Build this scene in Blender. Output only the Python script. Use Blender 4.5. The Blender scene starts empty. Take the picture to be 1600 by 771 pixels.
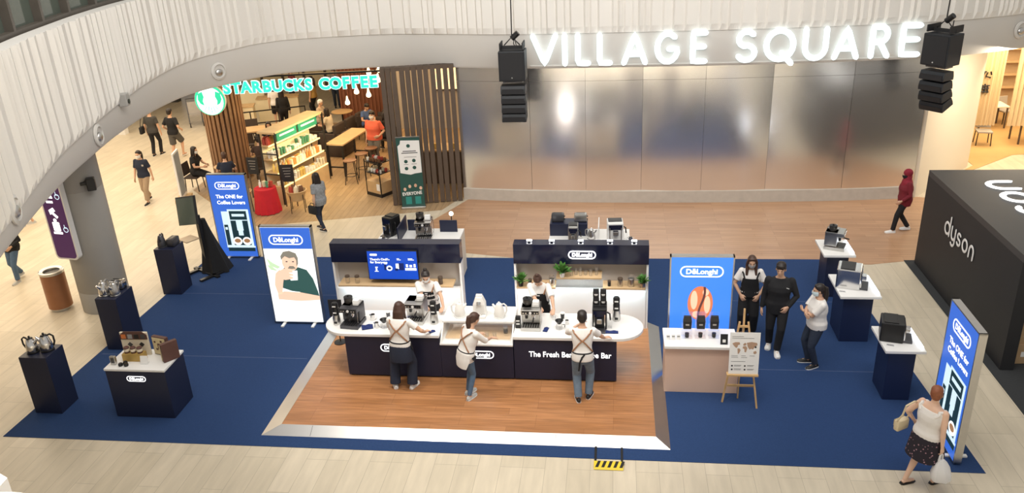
import bpy, bmesh, math, random
import numpy as np
from mathutils import Vector as V, Matrix, Euler

random.seed(7)
SC = bpy.context.scene
COL = SC.collection
R = math.radians
PI = math.pi

# ------------------------------------------------------------------ camera
FOC, PITCH, ROLL, YAW, CAMH = 1283.05, 0.406877, -0.047828, -0.135018, 8.0
_cy, _sy = math.cos(YAW), math.sin(YAW)
_cp, _sp = math.cos(PITCH), math.sin(PITCH)
_cr, _sr = math.cos(ROLL), math.sin(ROLL)
CM = (np.array([[_cr, -_sr, 0], [_sr, _cr, 0], [0, 0, 1]])
      @ np.array([[1, 0, 0], [0, _cp, -_sp], [0, _sp, _cp]])
      @ np.array([[1, 0, 0], [0, 0, -1.0], [0, 1, 0]])
      @ np.array([[_cy, -_sy, 0], [_sy, _cy, 0], [0, 0, 1]]))
cam_data = bpy.data.cameras.new('camera')
cam = bpy.data.objects.new('camera', cam_data)
COL.objects.link(cam)
cam_data.sensor_fit = 'HORIZONTAL'
cam_data.sensor_width = 36
cam_data.lens = FOC / 1600 * 36
cam_data.clip_end = 300
_m = Matrix.Identity(4)
for _i in range(3):
    _m[_i][0] = CM[0][_i]; _m[_i][1] = -CM[1][_i]; _m[_i][2] = -CM[2][_i]
_m[2][3] = CAMH
cam.matrix_world = _m
SC.camera = cam


def G(px, py, z=0.0):
    """place on the level z that a point of the 1600x771 photograph belongs to"""
    d = CM.T @ np.array([(px - 800) / FOC, (py - 385.5) / FOC, 1.0])
    t = (z - CAMH) / d[2]
    return V((t * d[0], t * d[1], z))

# ------------------------------------------------------------------ light
SC.view_settings.view_transform = 'Standard'
SC.view_settings.look = 'None'
SC.view_settings.exposure = 0.1
SC.view_settings.gamma = 1.0
SC.view_settings.use_curve_mapping = False
w = bpy.data.worlds.new('hall_light')
SC.world = w
w.use_nodes = True
bg = w.node_tree.nodes['Background']
bg.inputs[0].default_value = (1.0, 0.965, 0.91, 1)
bg.inputs[1].default_value = 0.46


def area(name, loc, target, sx, sy, power, color=(1, 1, 1), spread=180):
    d = bpy.data.lights.new(name, 'AREA')
    d.shape = 'RECTANGLE'; d.size = sx; d.size_y = sy
    d.energy = power; d.color = color; d.spread = R(spread)
    o = bpy.data.objects.new(name, d)
    COL.objects.link(o)
    o.location = loc
    o.rotation_euler = (V(target) - V(loc)).to_track_quat('-Z', 'Y').to_euler()
    return o


def spot(name, loc, target, power, color=(1, 1, 1), size=60, blend=.5, rad=.06):
    d = bpy.data.lights.new(name, 'SPOT')
    d.energy = power; d.color = color; d.spot_size = R(size); d.spot_blend = blend
    d.shadow_soft_size = rad
    o = bpy.data.objects.new(name, d)
    COL.objects.link(o)
    o.location = loc
    o.rotation_euler = (V(target) - V(loc)).to_track_quat('-Z', 'Y').to_euler()
    return o


area('skylight_area', (-1, 11, 15), (-1, 12, 0), 16, 14, 1350, (1, .96, .9))
spot('truss_spot', (-5.0, 11.0, 9.5), (-2.6, 12.0, 0), 900, (1, .93, .82), 50, .6, .10)
spot('truss_spot', (0.4, 9.0, 9.5), (-1.2, 12.2, 0), 700, (1, .93, .82), 50, .6, .12)
area('floor_fill_area', (0, -1.5, 9.2), (0, -1.5, 0), 13, 5, 2600, (1, .96, .9), 95)  # added fill: brightens the out-of-view floor that the metal wall mirrors
area('mall_left_area', (-16.5, 21, 3.7), (-16.5, 21, 0), 9, 18, 1150, (1, .84, .63))
area('cafe_area', (-8.0, 26.2, 3.7), (-8.3, 26, 0), 6.5, 6, 330, (1, .68, .36))
area('restaurant_area', (12.2, 27.5, 3.7), (12.2, 27.5, 0), 4, 5, 420, (1, .78, .48))
area('curtain_fill_area', (10.9, 24.6, 3.6), (12.0, 26.4, 1.5), 1.2, .8, 110, (1, .80, .52))  # added fill on the camera side, brightens the curtains
area('fascia_fill_area', (0, 7.5, 12.0), (-1.5, 21.5, 4.2), 14, 4, 480, (1, .97, .93), 110)  # added fill aimed at the fascia and metal wall
area('corridor_area', (10.5, 22.0, 3.6), (9.5, 22.5, 0), 1.5, 2, 130, (1, .86, .66))

# ------------------------------------------------------------------ materials
MATS = {}


def mat(name, col, rough=.5, metal=0.0, emit=None, es=1.0, var=0.0, vscale=8.0, bump=0.0, alpha=1.0, trans=0.0, spec=.5, ior=1.45):
    """procedural material: a principled shader whose colour wanders with a noise texture"""
    if name in MATS:
        return MATS[name]
    m = bpy.data.materials.new(name)
    m.use_nodes = True
    nt = m.node_tree
    b = nt.nodes['Principled BSDF']
    b.inputs['Base Color'].default_value = (*col, 1)
    b.inputs['Roughness'].default_value = rough
    b.inputs['Metallic'].default_value = metal
    b.inputs['IOR'].default_value = ior
    b.inputs['Specular IOR Level'].default_value = spec
    if trans:
        b.inputs['Transmission Weight'].default_value = trans
    if alpha < 1:
        b.inputs['Alpha'].default_value = alpha
    if emit:
        b.inputs['Emission Color'].default_value = (*emit, 1)
        b.inputs['Emission Strength'].default_value = es
    tc = nt.nodes.new('ShaderNodeTexCoord')
    if var:
        n = nt.nodes.new('ShaderNodeTexNoise'); n.inputs['Scale'].default_value = vscale
        n.inputs['Detail'].default_value = 4
        nt.links.new(tc.outputs['Object'], n.inputs['Vector'])
        mx = nt.nodes.new('ShaderNodeMix'); mx.data_type = 'RGBA'
        mx.inputs[6].default_value = (*[min(1, c * (1 - var)) for c in col], 1)
        mx.inputs[7].default_value = (*[min(1, c * (1 + var)) for c in col], 1)
        nt.links.new(n.outputs['Fac'], mx.inputs[0])
        nt.links.new(mx.outputs[2], b.inputs['Base Color'])
    if bump:
        n2 = nt.nodes.new('ShaderNodeTexNoise'); n2.inputs['Scale'].default_value = vscale * 6
        nt.links.new(tc.outputs['Object'], n2.inputs['Vector'])
        bp = nt.nodes.new('ShaderNodeBump'); bp.inputs['Strength'].default_value = bump
        bp.inputs['Distance'].default_value = .01
        nt.links.new(n2.outputs['Fac'], bp.inputs['Height'])
        nt.links.new(bp.outputs['Normal'], b.inputs['Normal'])
    MATS[name] = m
    return m


def plank_mat(name, c1, c2, grout, length, width, rot, rough=.35, grain=.12, gscale=(1.2, 14, 1), mortar=.006):
    m = bpy.data.materials.new(name); m.use_nodes = True
    nt = m.node_tree; b = nt.nodes['Principled BSDF']
    b.inputs['Roughness'].default_value = rough
    tc = nt.nodes.new('ShaderNodeTexCoord')
    mp = nt.nodes.new('ShaderNodeMapping'); mp.inputs['Rotation'].default_value = (0, 0, rot)
    nt.links.new(tc.outputs['Object'], mp.inputs[0])
    br = nt.nodes.new('ShaderNodeTexBrick')
    br.inputs['Color1'].default_value = (*c1, 1); br.inputs['Color2'].default_value = (*c2, 1)
    br.inputs['Mortar'].default_value = (*grout, 1)
    br.inputs['Scale'].default_value = 1
    br.inputs['Brick Width'].default_value = length
    br.inputs['Row Height'].default_value = width
    br.inputs['Mortar Size'].default_value = mortar
    br.inputs['Mortar Smooth'].default_value = .3
    br.offset = .37; br.offset_frequency = 3
    nt.links.new(mp.outputs[0], br.inputs['Vector'])
    mp2 = nt.nodes.new('ShaderNodeMapping'); mp2.inputs['Scale'].default_value = gscale
    nt.links.new(mp.outputs[0], mp2.inputs[0])
    n = nt.nodes.new('ShaderNodeTexNoise'); n.inputs['Scale'].default_value = 1.6; n.inputs['Detail'].default_value = 6
    nt.links.new(mp2.outputs[0], n.inputs['Vector'])
    mr = nt.nodes.new('ShaderNodeMapRange')
    mr.inputs[1].default_value = .25; mr.inputs[2].default_value = .75
    mr.inputs[3].default_value = 1 - grain; mr.inputs[4].default_value = 1 + grain
    nt.links.new(n.outputs['Fac'], mr.inputs[0])
    mx = nt.nodes.new('ShaderNodeMix'); mx.data_type = 'RGBA'; mx.blend_type = 'MULTIPLY'
    mx.inputs[0].default_value = 1
    nt.links.new(br.outputs['Color'], mx.inputs[6]); nt.links.new(mr.outputs[0], mx.inputs[7])
    nt.links.new(mx.outputs[2], b.inputs['Base Color'])
    MATS[name] = m
    return m


def lit(name, col, s=1.0):
    return mat(name, tuple(c * .6 for c in col), .4, 0, col, s)

M_TILE = plank_mat('beige_stone_tile', (.60, .525, .405), (.54, .47, .355), (.38, .33, .25), 1.25, .34, PI / 2, .38, .10, (.8, 5, 1), .004)
M_REDWOOD = plank_mat('reddish_plank_floor', (.46, .27, .155), (.39, .22, .125), (.25, .14, .08), 1.3, .13, 0, .33, .15, (.8, 12, 1), .003)
M_LAM = plank_mat('laminate_plank', (.43, .20, .085), (.34, .15, .058), (.20, .085, .035), 1.25, .17, 0, .32, .28, (1.0, 16, 1), .002)
M_CARPET = mat('navy_carpet', (.024, .052, .138), .95, var=.18, vscale=40, bump=.3, spec=.15)
M_DCARPET = mat('charcoal_carpet', (.03, .032, .034), .95, var=.2, vscale=30)
M_FASCIA = mat('painted_plaster', (.61, .59, .555), .6, var=.03, vscale=.7)
M_PLEAT = mat('pleated_plaster', (.75, .725, .68), .65, var=.03, vscale=.5)
M_METAL = mat('brushed_aluminium_cladding', (.93, .91, .88), .20, .93, var=.05, vscale=1.4)
M_STONE = mat('grey_stone_plinth', (.50, .45, .39), .5, var=.15, vscale=6)
M_BEIGE = mat('beige_wall_paint', (.74, .66, .53), .55, var=.03, vscale=1)
M_ALU = mat('aluminium_ramp', (.50, .49, .48), .30, 1.0, var=.06, vscale=3)
M_NAVY = mat('navy_laminate', (.012, .016, .042), .42, var=.1, vscale=3)
M_NAVYB = mat('navy_blue_laminate', (.010, .018, .060), .4, var=.1, vscale=3)
M_GLOSSNAVY = mat('glossy_navy_panel', (.008, .010, .03), .12, var=.1, vscale=2)
M_WHITE = mat('white_laminate', (.80, .79, .77), .35, var=.02, vscale=4)
M_CREAM = mat('cream_laminate', (.80, .72, .60), .4, var=.03, vscale=4)
M_GREY = mat('warm_grey_board', (.42, .38, .34), .6, var=.04, vscale=3)
M_OAK = mat('light_oak_board', (.62, .43, .24), .45, var=.15, vscale=5)
M_PINK = mat('blush_board', (.68, .47, .36), .55, var=.03, vscale=3)
M_BLACK = mat('black_plastic', (.012, .012, .013), .35, var=.1, vscale=8)
M_MATBLACK = mat('matt_black_board', (.016, .016, .018), .6, var=.12, vscale=3)
M_DARKW = mat('dark_stained_timber', (.10, .070, .050), .5, var=.2, vscale=5)
M_SLATW = mat('brown_timber_slat', (.23, .125, .062), .5, var=.2, vscale=5)
M_CHROME = mat('polished_steel', (.72, .71, .70), .18, 1.0, var=.04, vscale=9)
M_STEEL = mat('brushed_steel', (.60, .59, .57), .32, 1.0, var=.06, vscale=9)
M_DSTEEL = mat('dark_gunmetal', (.10, .10, .11), .35, .7, var=.1, vscale=9)
M_GLASS = mat('clear_glass', (1, 1, 1), .03, trans=1.0, alpha=.30, var=.001)
M_ACRYL = mat('clear_acrylic', (.95, .97, 1), .05, trans=.9, alpha=.22, var=.001)
M_DGLASS = mat('dark_green_glass', (.10, .12, .10), .08, var=.2, vscale=1.2)
M_BRONZE = mat('bronze_mullion', (.10, .085, .07), .45, var=.2, vscale=6)
M_CONC = mat('grey_column_render', (.34, .325, .30), .55, var=.06, vscale=2)
L_WHITE = lit('lit_white_acrylic', (1, .99, .97), 1.7)
L_LOGO = lit('lit_white_logo', (1, .99, .98), 1.1)
L_BLUE = lit('lit_blue_print', (.035, .12, .52), 1.0)
L_WPRINT = lit('lit_white_print', (.93, .96, .93), 1.0)
L_LETTER = lit('lit_cool_white_letter', (.84, .97, 1.0), 1.3)
L_GREENL = lit('lit_green_letter', (.03, .62, .44), 1.4)


# ------------------------------------------------------------------ builders
class MB:
    def __init__(s):
        s.bm = bmesh.new()

    def face(s, vs):
        try:
            return s.bm.faces.new(vs)
        except ValueError:
            return None

    def box(s, c, d, rz=0.0, rot=None):
        c = V(c); h = V(d) / 2
        q = rot if rot is not None else Matrix.Rotation(rz, 3, 'Z')
        v = [s.bm.verts.new(c + q @ V((x * h.x, y * h.y, z * h.z))) for x in (-1, 1) for y in (-1, 1) for z in (-1, 1)]
        for f in ((0, 1, 3, 2), (4, 6, 7, 5), (0, 4, 5, 1), (2, 3, 7, 6), (0, 2, 6, 4), (1, 5, 7, 3)):
            s.face([v[i] for i in f])
        return s

    def box2(s, a, b):
        a = V(a); b = V(b)
        return s.box((a + b) / 2, [abs(b[i] - a[i]) for i in range(3)])

    def loft(s, rings, cap=True):
        """rings: lists of points, all the same length, closed"""
        vr = [[s.bm.verts.new(p) for p in r] for r in rings]
        n = len(vr[0])
        for a, b in zip(vr, vr[1:]):
            for i in range(n):
                s.face((a[i], a[(i + 1) % n], b[(i + 1) % n], b[i]))
        if cap:
            s.face(list(reversed(vr[0]))); s.face(vr[-1])
        return s

    def lathe(s, prof, c=(0, 0, 0), n=20, axis='Z', cap=True, sy=1.0):
        c = V(c); rings = []
        for r, z in prof:
            r = max(r, 1e-4)
            ring = []
            for i in range(n):
                a = 2 * PI * i / n
                p = V((r * math.cos(a), r * math.sin(a) * sy, z))
                if axis == 'Y': p = V((p.x, -p.z, p.y))
                if axis == 'X': p = V((p.z, p.x, p.y))
                ring.append(c + p)
            rings.append(ring)
        return s.loft(rings, cap)

    def cyl(s, a, b, r0, r1=None, n=10):
        return s.tube([a, b], [r0, r0 if r1 is None else r1], n)

    def tube(s, pts, r, n=8, flat=None):
        pts = [V(p) for p in pts]
        rr = r if isinstance(r, (list, tuple)) else [r] * len(pts)
        rings = []; u = None
        for i, p in enumerate(pts):
            t = (pts[min(i + 1, len(pts) - 1)] - pts[max(i - 1, 0)]).normalized()
            if u is None:
                u = t.orthogonal().normalized()
                if flat is not None:
                    u = (V(flat) - t * V(flat).dot(t)).normalized()
            else:
                u = (u - t * u.dot(t)).normalized()
            w_ = t.cross(u)
            k = .35 if flat is not None else 1
            rings.append([p + (u * math.cos(2 * PI * j / n) * k + w_ * math.sin(2 * PI * j / n)) * rr[i] for j in range(n)])
        return s.loft(rings)

    def ball(s, c, r, n=12, m=8, rot=None):
        c = V(c); r = V((r, r, r)) if not hasattr(r, '__len__') else V(r)
        rings = []
        for j in range(m + 1):
            t = PI * (j / m)
            t = min(max(t, .03), PI - .03)
            ring = []
            for i in range(n):
                a = 2 * PI * i / n
                p = V((r.x * math.sin(t) * math.cos(a), r.y * math.sin(t) * math.sin(a), -r.z * math.cos(t)))
                if rot is not None: p = rot @ p
                ring.append(c + p)
            rings.append(ring)
        return s.loft(rings)

    def prism(s, poly, z0, z1, mtx=None):
        mtx = mtx or Matrix.Identity(4)
        a = [mtx @ V((p[0], p[1], z0)) for p in poly]
        b = [mtx @ V((p[0], p[1], z1)) for p in poly]
        return s.loft([a, b])

    def obj(s, name, m, parent=None, smooth=False, bevel=0.0, loc=None, rz=None):
        bm = s.bm
        bmesh.ops.recalc_face_normals(bm, faces=bm.faces[:])
        if bevel:
            es = [e for e in bm.edges if len(e.link_faces) == 2 and e.calc_face_angle(0) > .6]
            bmesh.ops.bevel(bm, geom=es, offset=bevel, segments=2, affect='EDGES', profile=.5)
        me = bpy.data.meshes.new(name)
        bm.to_mesh(me); bm.free()
        me.materials.append(m)
        o = bpy.data.objects.new(name, me)
        COL.objects.link(o)
        if parent is not None: o.parent = parent
        if smooth:
            me.shade_smooth()
            me.set_sharp_from_angle(angle=R(40))
        if loc is not None: o.location = loc
        if rz is not None: o.rotation_euler = (0, 0, rz)
        return o


def tag(o, label=None, cat=None, group=None, kind=None):
    if label: o['label'] = label
    if cat: o['category'] = cat
    if group: o['group'] = group
    if kind: o['kind'] = kind
    return o


def struct(o):
    o['kind'] = 'structure'
    return o


def thing(name, label, cat, loc=(0, 0, 0), rz=0.0, group=None):
    o = bpy.data.objects.new(name, None)
    COL.objects.link(o)
    o.empty_display_size = .1
    o.location = loc; o.rotation_euler = (0, 0, rz)
    return tag(o, label, cat, group)


def dup(root, loc, rz=0.0, label=None, group=None):
    r = root.copy(); COL.objects.link(r); r.location = loc; r.rotation_euler = (0, 0, rz)
    if label: r['label'] = label
    if group: r['group'] = group
    for ch in list(root.children):
        c = ch.copy(); COL.objects.link(c); c.parent = r
        for g in list(ch.children):
            d = g.copy(); COL.objects.link(d); d.parent = c
    return r

STAND = Matrix.Rotation(PI / 2, 4, 'X')       # lays xy drawing upright, facing -Y


def lettering(txt, size, m, parent, mtx, extrude=.004, bold=0.0, align='CENTER', name='lettering', spacing=1.0, width=None):
    cu = bpy.data.curves.new('text', 'FONT')
    cu.body = txt; cu.size = size; cu.extrude = extrude; cu.offset = bold
    cu.align_x = align; cu.align_y = 'CENTER'; cu.resolution_u = 3; cu.space_character = spacing
    o = bpy.data.objects.new('text', cu)
    COL.objects.link(o)
    dg = bpy.context.evaluated_depsgraph_get()
    me = bpy.data.meshes.new_from_object(o.evaluated_get(dg))
    bpy.data.objects.remove(o)
    if width:
        xs = [v.co.x for v in me.vertices]
        k = width / (max(xs) - min(xs))
        for v in me.vertices: v.co.x *= k
    me.transform(mtx)
    me.materials.clear(); me.materials.append(m)
    r = bpy.data.objects.new(name, me)
    COL.objects.link(r)
    if parent is not None: r.parent = parent
    return r


def rrect(w_, h_, r, n=6):
    pts = []
    for cx, cy, a0 in ((w_ / 2 - r, h_ / 2 - r, 0), (-w_ / 2 + r, h_ / 2 - r, 90), (-w_ / 2 + r, -h_ / 2 + r, 180), (w_ / 2 - r, -h_ / 2 + r, 270)):
        for i in range(n + 1):
            a = R(a0 + 90 * i / n)
            pts.append((cx + r * math.cos(a), cy + r * math.sin(a)))
    return pts


def ring_prism(mb, outer, inner, z0, z1, mtx):
    o0 = [mtx @ V((*p, z0)) for p in outer]; o1 = [mtx @ V((*p, z1)) for p in outer]
    i1 = [mtx @ V((*p, z1)) for p in inner]; i0 = [mtx @ V((*p, z0)) for p in inner]
    mb.loft([o0, o1, i1, i0, o0], cap=False)
    bmesh.ops.remove_doubles(mb.bm, verts=mb.bm.verts[:], dist=1e-6)
    return mb


def capsule_logo(parent, mtx, w_, m, h_=None, t=.004, fill=None, name='brand_capsule'):
    """lettering inside a rounded outline, drawn in the plane of mtx"""
    h_ = h_ or w_ * .32
    st = h_ * .11
    mb = MB()
    ring_prism(mb, rrect(w_, h_, h_ * .48), rrect(w_ - 2 * st, h_ - 2 * st, h_ * .48 - st), 0, t, mtx)
    root = mb.obj(name, m, parent)
    lettering('D\u0113Longhi', h_ * .62, m, root, mtx @ Matrix.Translation((0, -.02 * h_, t / 2)), t / 2, h_ * .018, width=w_ * .72)
    return root

# ------------------------------------------------------------------ setting: floors
mb = MB(); mb.box2((-42, -6, -.2), (30, 62, 0)); struct(mb.obj('floor', M_TILE))
mb = MB()
mb.prism([(-4.15, 21.75), (-4.9, 20.0), (-5.2, 18.9), (-3.9, 18.05), (-2.4, 17.72), (5.7, 17.5), (6.6, 17.72), (8.1, 18.3), (9.2, 20.0), (9.4, 21.5), (8.1, 21.9), (4.2, 21.8), (-2, 21.8)], 0.0, .004)
struct(mb.obj('floor_planks', M_REDWOOD))
mb = MB(); mb.prism([(6.47, 17.75), (6.49, 11.3), (14, 11.3), (14, 17.75)], 0, .005); struct(mb.obj('floor_dark_carpet', M_DCARPET))
mb = MB(); mb.prism([(-10.15, 10.27), (5.34, 10.27), (4.95, 17.75), (-10.0, 17.65)], 0, .007)
carpet = struct(mb.obj('floor_navy_carpet', M_CARPET))
mb = MB()
for y in (12.95, 15.62):
    mb.box((-7.9, y, .0075), (4.2, .014, .002)); mb.box((3.2, y, .0075), (3.6, .014, .002))
mb.obj('carpet_seam', mat('pale_seam', (.07, .10, .20), .8, var=.1), carpet)

# raised wooden platform with an aluminium ramp border
pf = struct(bpy.data.objects.new('floor_platform', None)); COL.objects.link(pf)
X0, X1, Y0, Y1 = -5.44, .66, 10.74, 14.45
mb = MB(); mb.box2((X0, Y0, .0), (X1, Y1, .1)); struct(mb.obj('floor_laminate', M_LAM, pf))
mb = MB()
o_ = [(X0 - .29, Y0 - .19), (X1 + .22, Y0 - .19), (X1 + .22, Y1), (X0 - .29, Y1)]
i_ = [(X0, Y0), (X1, Y0), (X1, Y1), (X0, Y1)]
for a, b in ((0, 1), (1, 2), (3, 0)):
    A, B, C_, D = V((*o_[a], .008)), V((*o_[b], .008)), V((*i_[b], .104)), V((*i_[a], .104))
    dn = V((0, 0, -.012))
    mb.loft([[A, B, C_, D], [A + dn, B + dn, C_ + V((0, 0, -.09)), D + V((0, 0, -.09))]])
struct(mb.obj('ramp_border', M_ALU, pf))
mb = MB()
for x in (-4.9, -3.6, -2.5, -1.9, -.9, .1):
    mb.box((x, Y0 - .095, .0585), (.006, .185, .004), rot=Matrix.Rotation(math.atan2(.096, .19), 3, 'X'))
struct(mb.obj('ramp_joint', M_DSTEEL, pf))

# ------------------------------------------------------------------ setting: the ring fascia
RING0 = [(-1.1, 1.25), (-2.28, 2.12), (-3.2, 2.75), (-4.5, 3.9), (-5.8, 5.3), (-6.9, 6.8), (-7.6, 8.0), (-8.14, 9.1), (-8.66, 10.4), (-9.36, 12.35), (-9.82, 14.0), (-10.2, 15.6), (-10.46, 17.4), (-10.40, 19.1),
         (-9.8, 20.35), (-8.8, 21.45), (-6.3, 22.0), (-4.4, 21.75), (-2.5, 21.4), (.9, 21.28), (4.2, 21.3), (7.7, 21.65), (9.4, 22.2), (10.7, 22.9), (12.4, 24.0), (14.5, 25.6)]


def catmull(P, step):
    P = [V((*p, 0)) for p in P]
    P = [2 * P[0] - P[1]] + P + [2 * P[-1] - P[-2]]
    fine = []
    for i in range(1, len(P) - 2):
        for k in range(24):
            t = k / 24
            a, b, c, d = P[i - 1:i + 3]
            fine.append(.5 * (2 * b + (c - a) * t + (2 * a - 5 * b + 4 * c - d) * t * t + (3 * b - a - 3 * c + d) * t ** 3))
    fine.append(P[-2])
    out = [fine[0]]; acc = 0
    for a, b in zip(fine, fine[1:]):
        L = (b - a).length
        while acc + L >= step:
            f = (step - acc) / L
            a = a.lerp(b, f); out.append(a.copy()); L = (b - a).length; acc = 0
        acc += L
    return out


def normals(P):
    N = []
    for i in range(len(P)):
        t = (P[min(i + 1, len(P) - 1)] - P[max(i - 1, 0)]).normalized()
        N.append(V((t.y, -t.x, 0)))          # points into the atrium
    return N

RB = catmull(RING0, .25); NB = normals(RB)
Z_B, Z_P, Z_T = 3.76, 4.75, 6.20


def zp(p):
    """height of the lower edge of the pleats: it dips along the left side"""
    if p.x > -9.0 and p.y > 16: return Z_P
    T = ((0, 4.12), (10, 4.17), (12.3, 4.32), (15.8, 4.44), (18.2, 4.60), (19.3, 4.66), (20.8, 4.74), (23, 4.75))
    for (a, za), (b, zb) in zip(T, T[1:]):
        if p.y <= b: return za + (zb - za) * (p.y - a) / (b - a)
    return Z_P


def strip(name, P, N, prof, m):
    """prof: closed list of (offset into the atrium, z) swept along the curve"""
    mb = MB()
    rings = [[p + n * o + V((0, 0, z if z < Z_P else zp(p) + .02)) for o, z in prof] for p, n in zip(P, N)]
    vr = [[mb.bm.verts.new(q) for q in r] for r in rings]
    k = len(prof)
    for a, b in zip(vr, vr[1:]):
        for i in range(k): mb.face((a[i], a[(i + 1) % k], b[(i + 1) % k], b[i]))
    mb.face(vr[0]); mb.face(vr[-1])
    return struct(mb.obj(name, m, smooth=True))

strip('trim_1', RB, NB, [(0, Z_P + .02), (.0, Z_B + .06), (-.04, Z_B), (-.55, Z_B), (-.55, Z_P + .02)], M_FASCIA)
# pleats: irregular vertical folds
RP = catmull(RING0, .05); NP = normals(RP)
offs = []; i = 0
rr = random.Random(3)
while len(offs) < len(RP):
    wv = rr.choice((3, 4, 5, 6, 7)); a = rr.uniform(.05, .11)
    for k in range(wv):
        f = k / wv
        offs.append(a * (1 - f) ** .8 if f > .12 else a * f / .12)
mb = MB()
zz = [Z_P - .06, Z_P + .02, Z_T]
rows = []
for p, n, o in zip(RP, NP, offs):
    zz = [zp(p) - .10, zp(p) + .06, Z_T]
    rows.append([mb.bm.verts.new(p + n * (.02 + o * k) + V((0, 0, z))) for z, k in zip(zz, (.2, 1, 1))])
back = [[mb.bm.verts.new(p - n * .25 + V((0, 0, z))) for z in (zp(p) - .10, Z_T)] for p, n in zip(RP, NP)]
for a, b, c, d in zip(rows, rows[1:], back, back[1:]):
    mb.face((a[0], b[0], b[1], a[1])); mb.face((a[1], b[1], b[2], a[2]))
    mb.face((a[2], b[2], d[1], c[1])); mb.face((c[0], d[0], b[0], a[0])); mb.face((c[1], d[1], d[0], c[0]))
struct(mb.obj('trim_2', M_PLEAT))
# storey slab behind the ring
CC = V((-1, 11.5, 0))
mb = MB()
sl = RB[16::8]
inn = [p - normals(RB)[16::8][i] * .5 for i, p in enumerate(sl)]
out = [CC + (p - CC) * (1 + 24 / (p - CC).length) for p in sl]
for z, in ((Z_B + .22,), (Z_T - .3,)):
    vi = [mb.bm.verts.new((p.x, p.y, z)) for p in inn]; vo = [mb.bm.verts.new((p.x, p.y, z)) for p in out]
    for i in range(len(sl) - 1): mb.face((vi[i], vi[i + 1], vo[i + 1], vo[i]))
struct(mb.obj('ceiling', M_FASCIA))
# upper-storey glazing above the fluted band, left
gl = [(p - n * .32) for p, n in zip(RB, NB)]
i0 = min(range(len(RB)), key=lambda i: (RB[i] - V((-8.0, 9.6, 0))).length)
i1 = min(range(len(RB)), key=lambda i: (RB[i] - V((-10.3, 18.6, 0))).length)
win = struct(bpy.data.objects.new('window_1', None)); COL.objects.link(win)
seg = gl[i0:i1:1]
mb = MB()
rings = [[p + V((0, 0, Z_T - .05)), p - n * .22 + V((0, 0, Z_T - .05)), p - n * .22 + V((0, 0, Z_T + .06)), p + V((0, 0, Z_T + .06))] for p, n in zip(seg, NB[i0:i1])]
mb.loft(rings); struct(mb.obj('window_sill', M_BRONZE, win))
for j in range(0, len(seg), 5):
    n = NB[i0 + j]; mb = MB()
    mb.box(seg[j] + V((0, 0, Z_T + .75)) - n * .1, (.1, .2, 1.45), math.atan2(n.y, n.x) + PI / 2)
    struct(mb.obj('window_mullion', M_BRONZE, win))
    if j + 5 < len(seg):
        mb = MB(); a, b = seg[j] - n * .16, seg[j + 5] - n * .16
        d = (b - a); mb.box((a + b) / 2 + V((0, 0, Z_T + .75)), (d.length - .08, .02, 1.4), math.atan2(d.y, d.x))
        struct(mb.obj('window_pane', M_DGLASS, win))

# ------------------------------------------------------------------ setting: metal wall
WALL = catmull([(-4.27, 21.82), (-2.3, 21.6), (.9, 21.52), (4.3, 21.58), (6.2, 21.68), (7.95, 21.85)], .1)
NW = normals(WALL)
WOB = [.0, .012, -.02, .022, -.012, .018, -.02]
cuts = [-9, -2.26, -.78, .70, 2.33, 3.98, 6.0, 99]
wb = struct(bpy.data.objects.new('wall_back', None)); COL.objects.link(wb)
for a, b in zip(cuts, cuts[1:]):
    for z0, z1 in ((.33, 3.38), (3.386, 3.9)):
        ids = [i for i, p in enumerate(WALL) if a - .06 <= p.x <= b + .04]
        if len(ids) < 2: continue
        mb = MB()
        # each panel is a flat sheet between its two edges with a slight bow
        P0, P1 = WALL[ids[0]].copy(), WALL[ids[-1]].copy()
        P0.y += WOB[cuts.index(a)]; P1.y -= WOB[cuts.index(a)]
        rings = []
        for k in range(9):
            f = k / 8; p = P0.lerp(P1, .002 + .996 * f); n = NW[ids[0]].lerp(NW[ids[-1]], f)
            q = p + n * (.02 * math.sin(PI * f))
            rings.append([q + V((0, 0, z0)), q - n * .1 + V((0, 0, z0)), q - n * .1 + V((0, 0, z1)), q + V((0, 0, z1))])
        mb.loft(rings); struct(mb.obj('cladding_panel', M_METAL, wb, smooth=True))
mb = MB()
mb.loft([[p + n * .05, p - n * .2, p - n * .2 + V((0, 0, .33)), p + n * .04 + V((0, 0, .33))] for p, n in zip(WALL, NW)])
struct(mb.obj('baseboard_back', M_STONE))
mb = MB(); mb.loft([[p - n * .12, p - n * .32, p - n * .32 + V((0, 0, 3.9)), p - n * .12 + V((0, 0, 3.9))] for p, n in zip(WALL, NW)])
struct(mb.obj('wall_core', M_GREY))
# beige wall on the right, turning away from the metal one
mb = MB(); a, b = V((8.0, 21.86, 0)), V((10.3, 24.5, 0)); nrm = V((-(b - a).y, (b - a).x, 0)).normalized() * .18
mb.loft([[a, b, b + nrm, a + nrm], [p + V((0, 0, 3.9)) for p in (a, b, b + nrm, a + nrm)]]); struct(mb.obj('wall_right', M_BEIGE))


def AT(px, py, Y):
    """point of the upright plane y = Y"""
    d = CM.T @ np.array([(px - 800) / FOC, (py - 385.5) / FOC, 1.0])
    t = Y / d[1]
    return V((t * d[0], Y, CAMH + t * d[2]))


def ipoly(mb, pts, mtx, t=.002, z=0.0):
    return mb.prism(pts, z, z + t, mtx)


def ell(cx, cy, rx, ry, n=20, a0=0, a1=360):
    return [(cx + rx * math.cos(R(a0 + (a1 - a0) * i / n)), cy + ry * math.sin(R(a0 + (a1 - a0) * i / n))) for i in range(n + (a1 - a0 < 360))]


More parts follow.
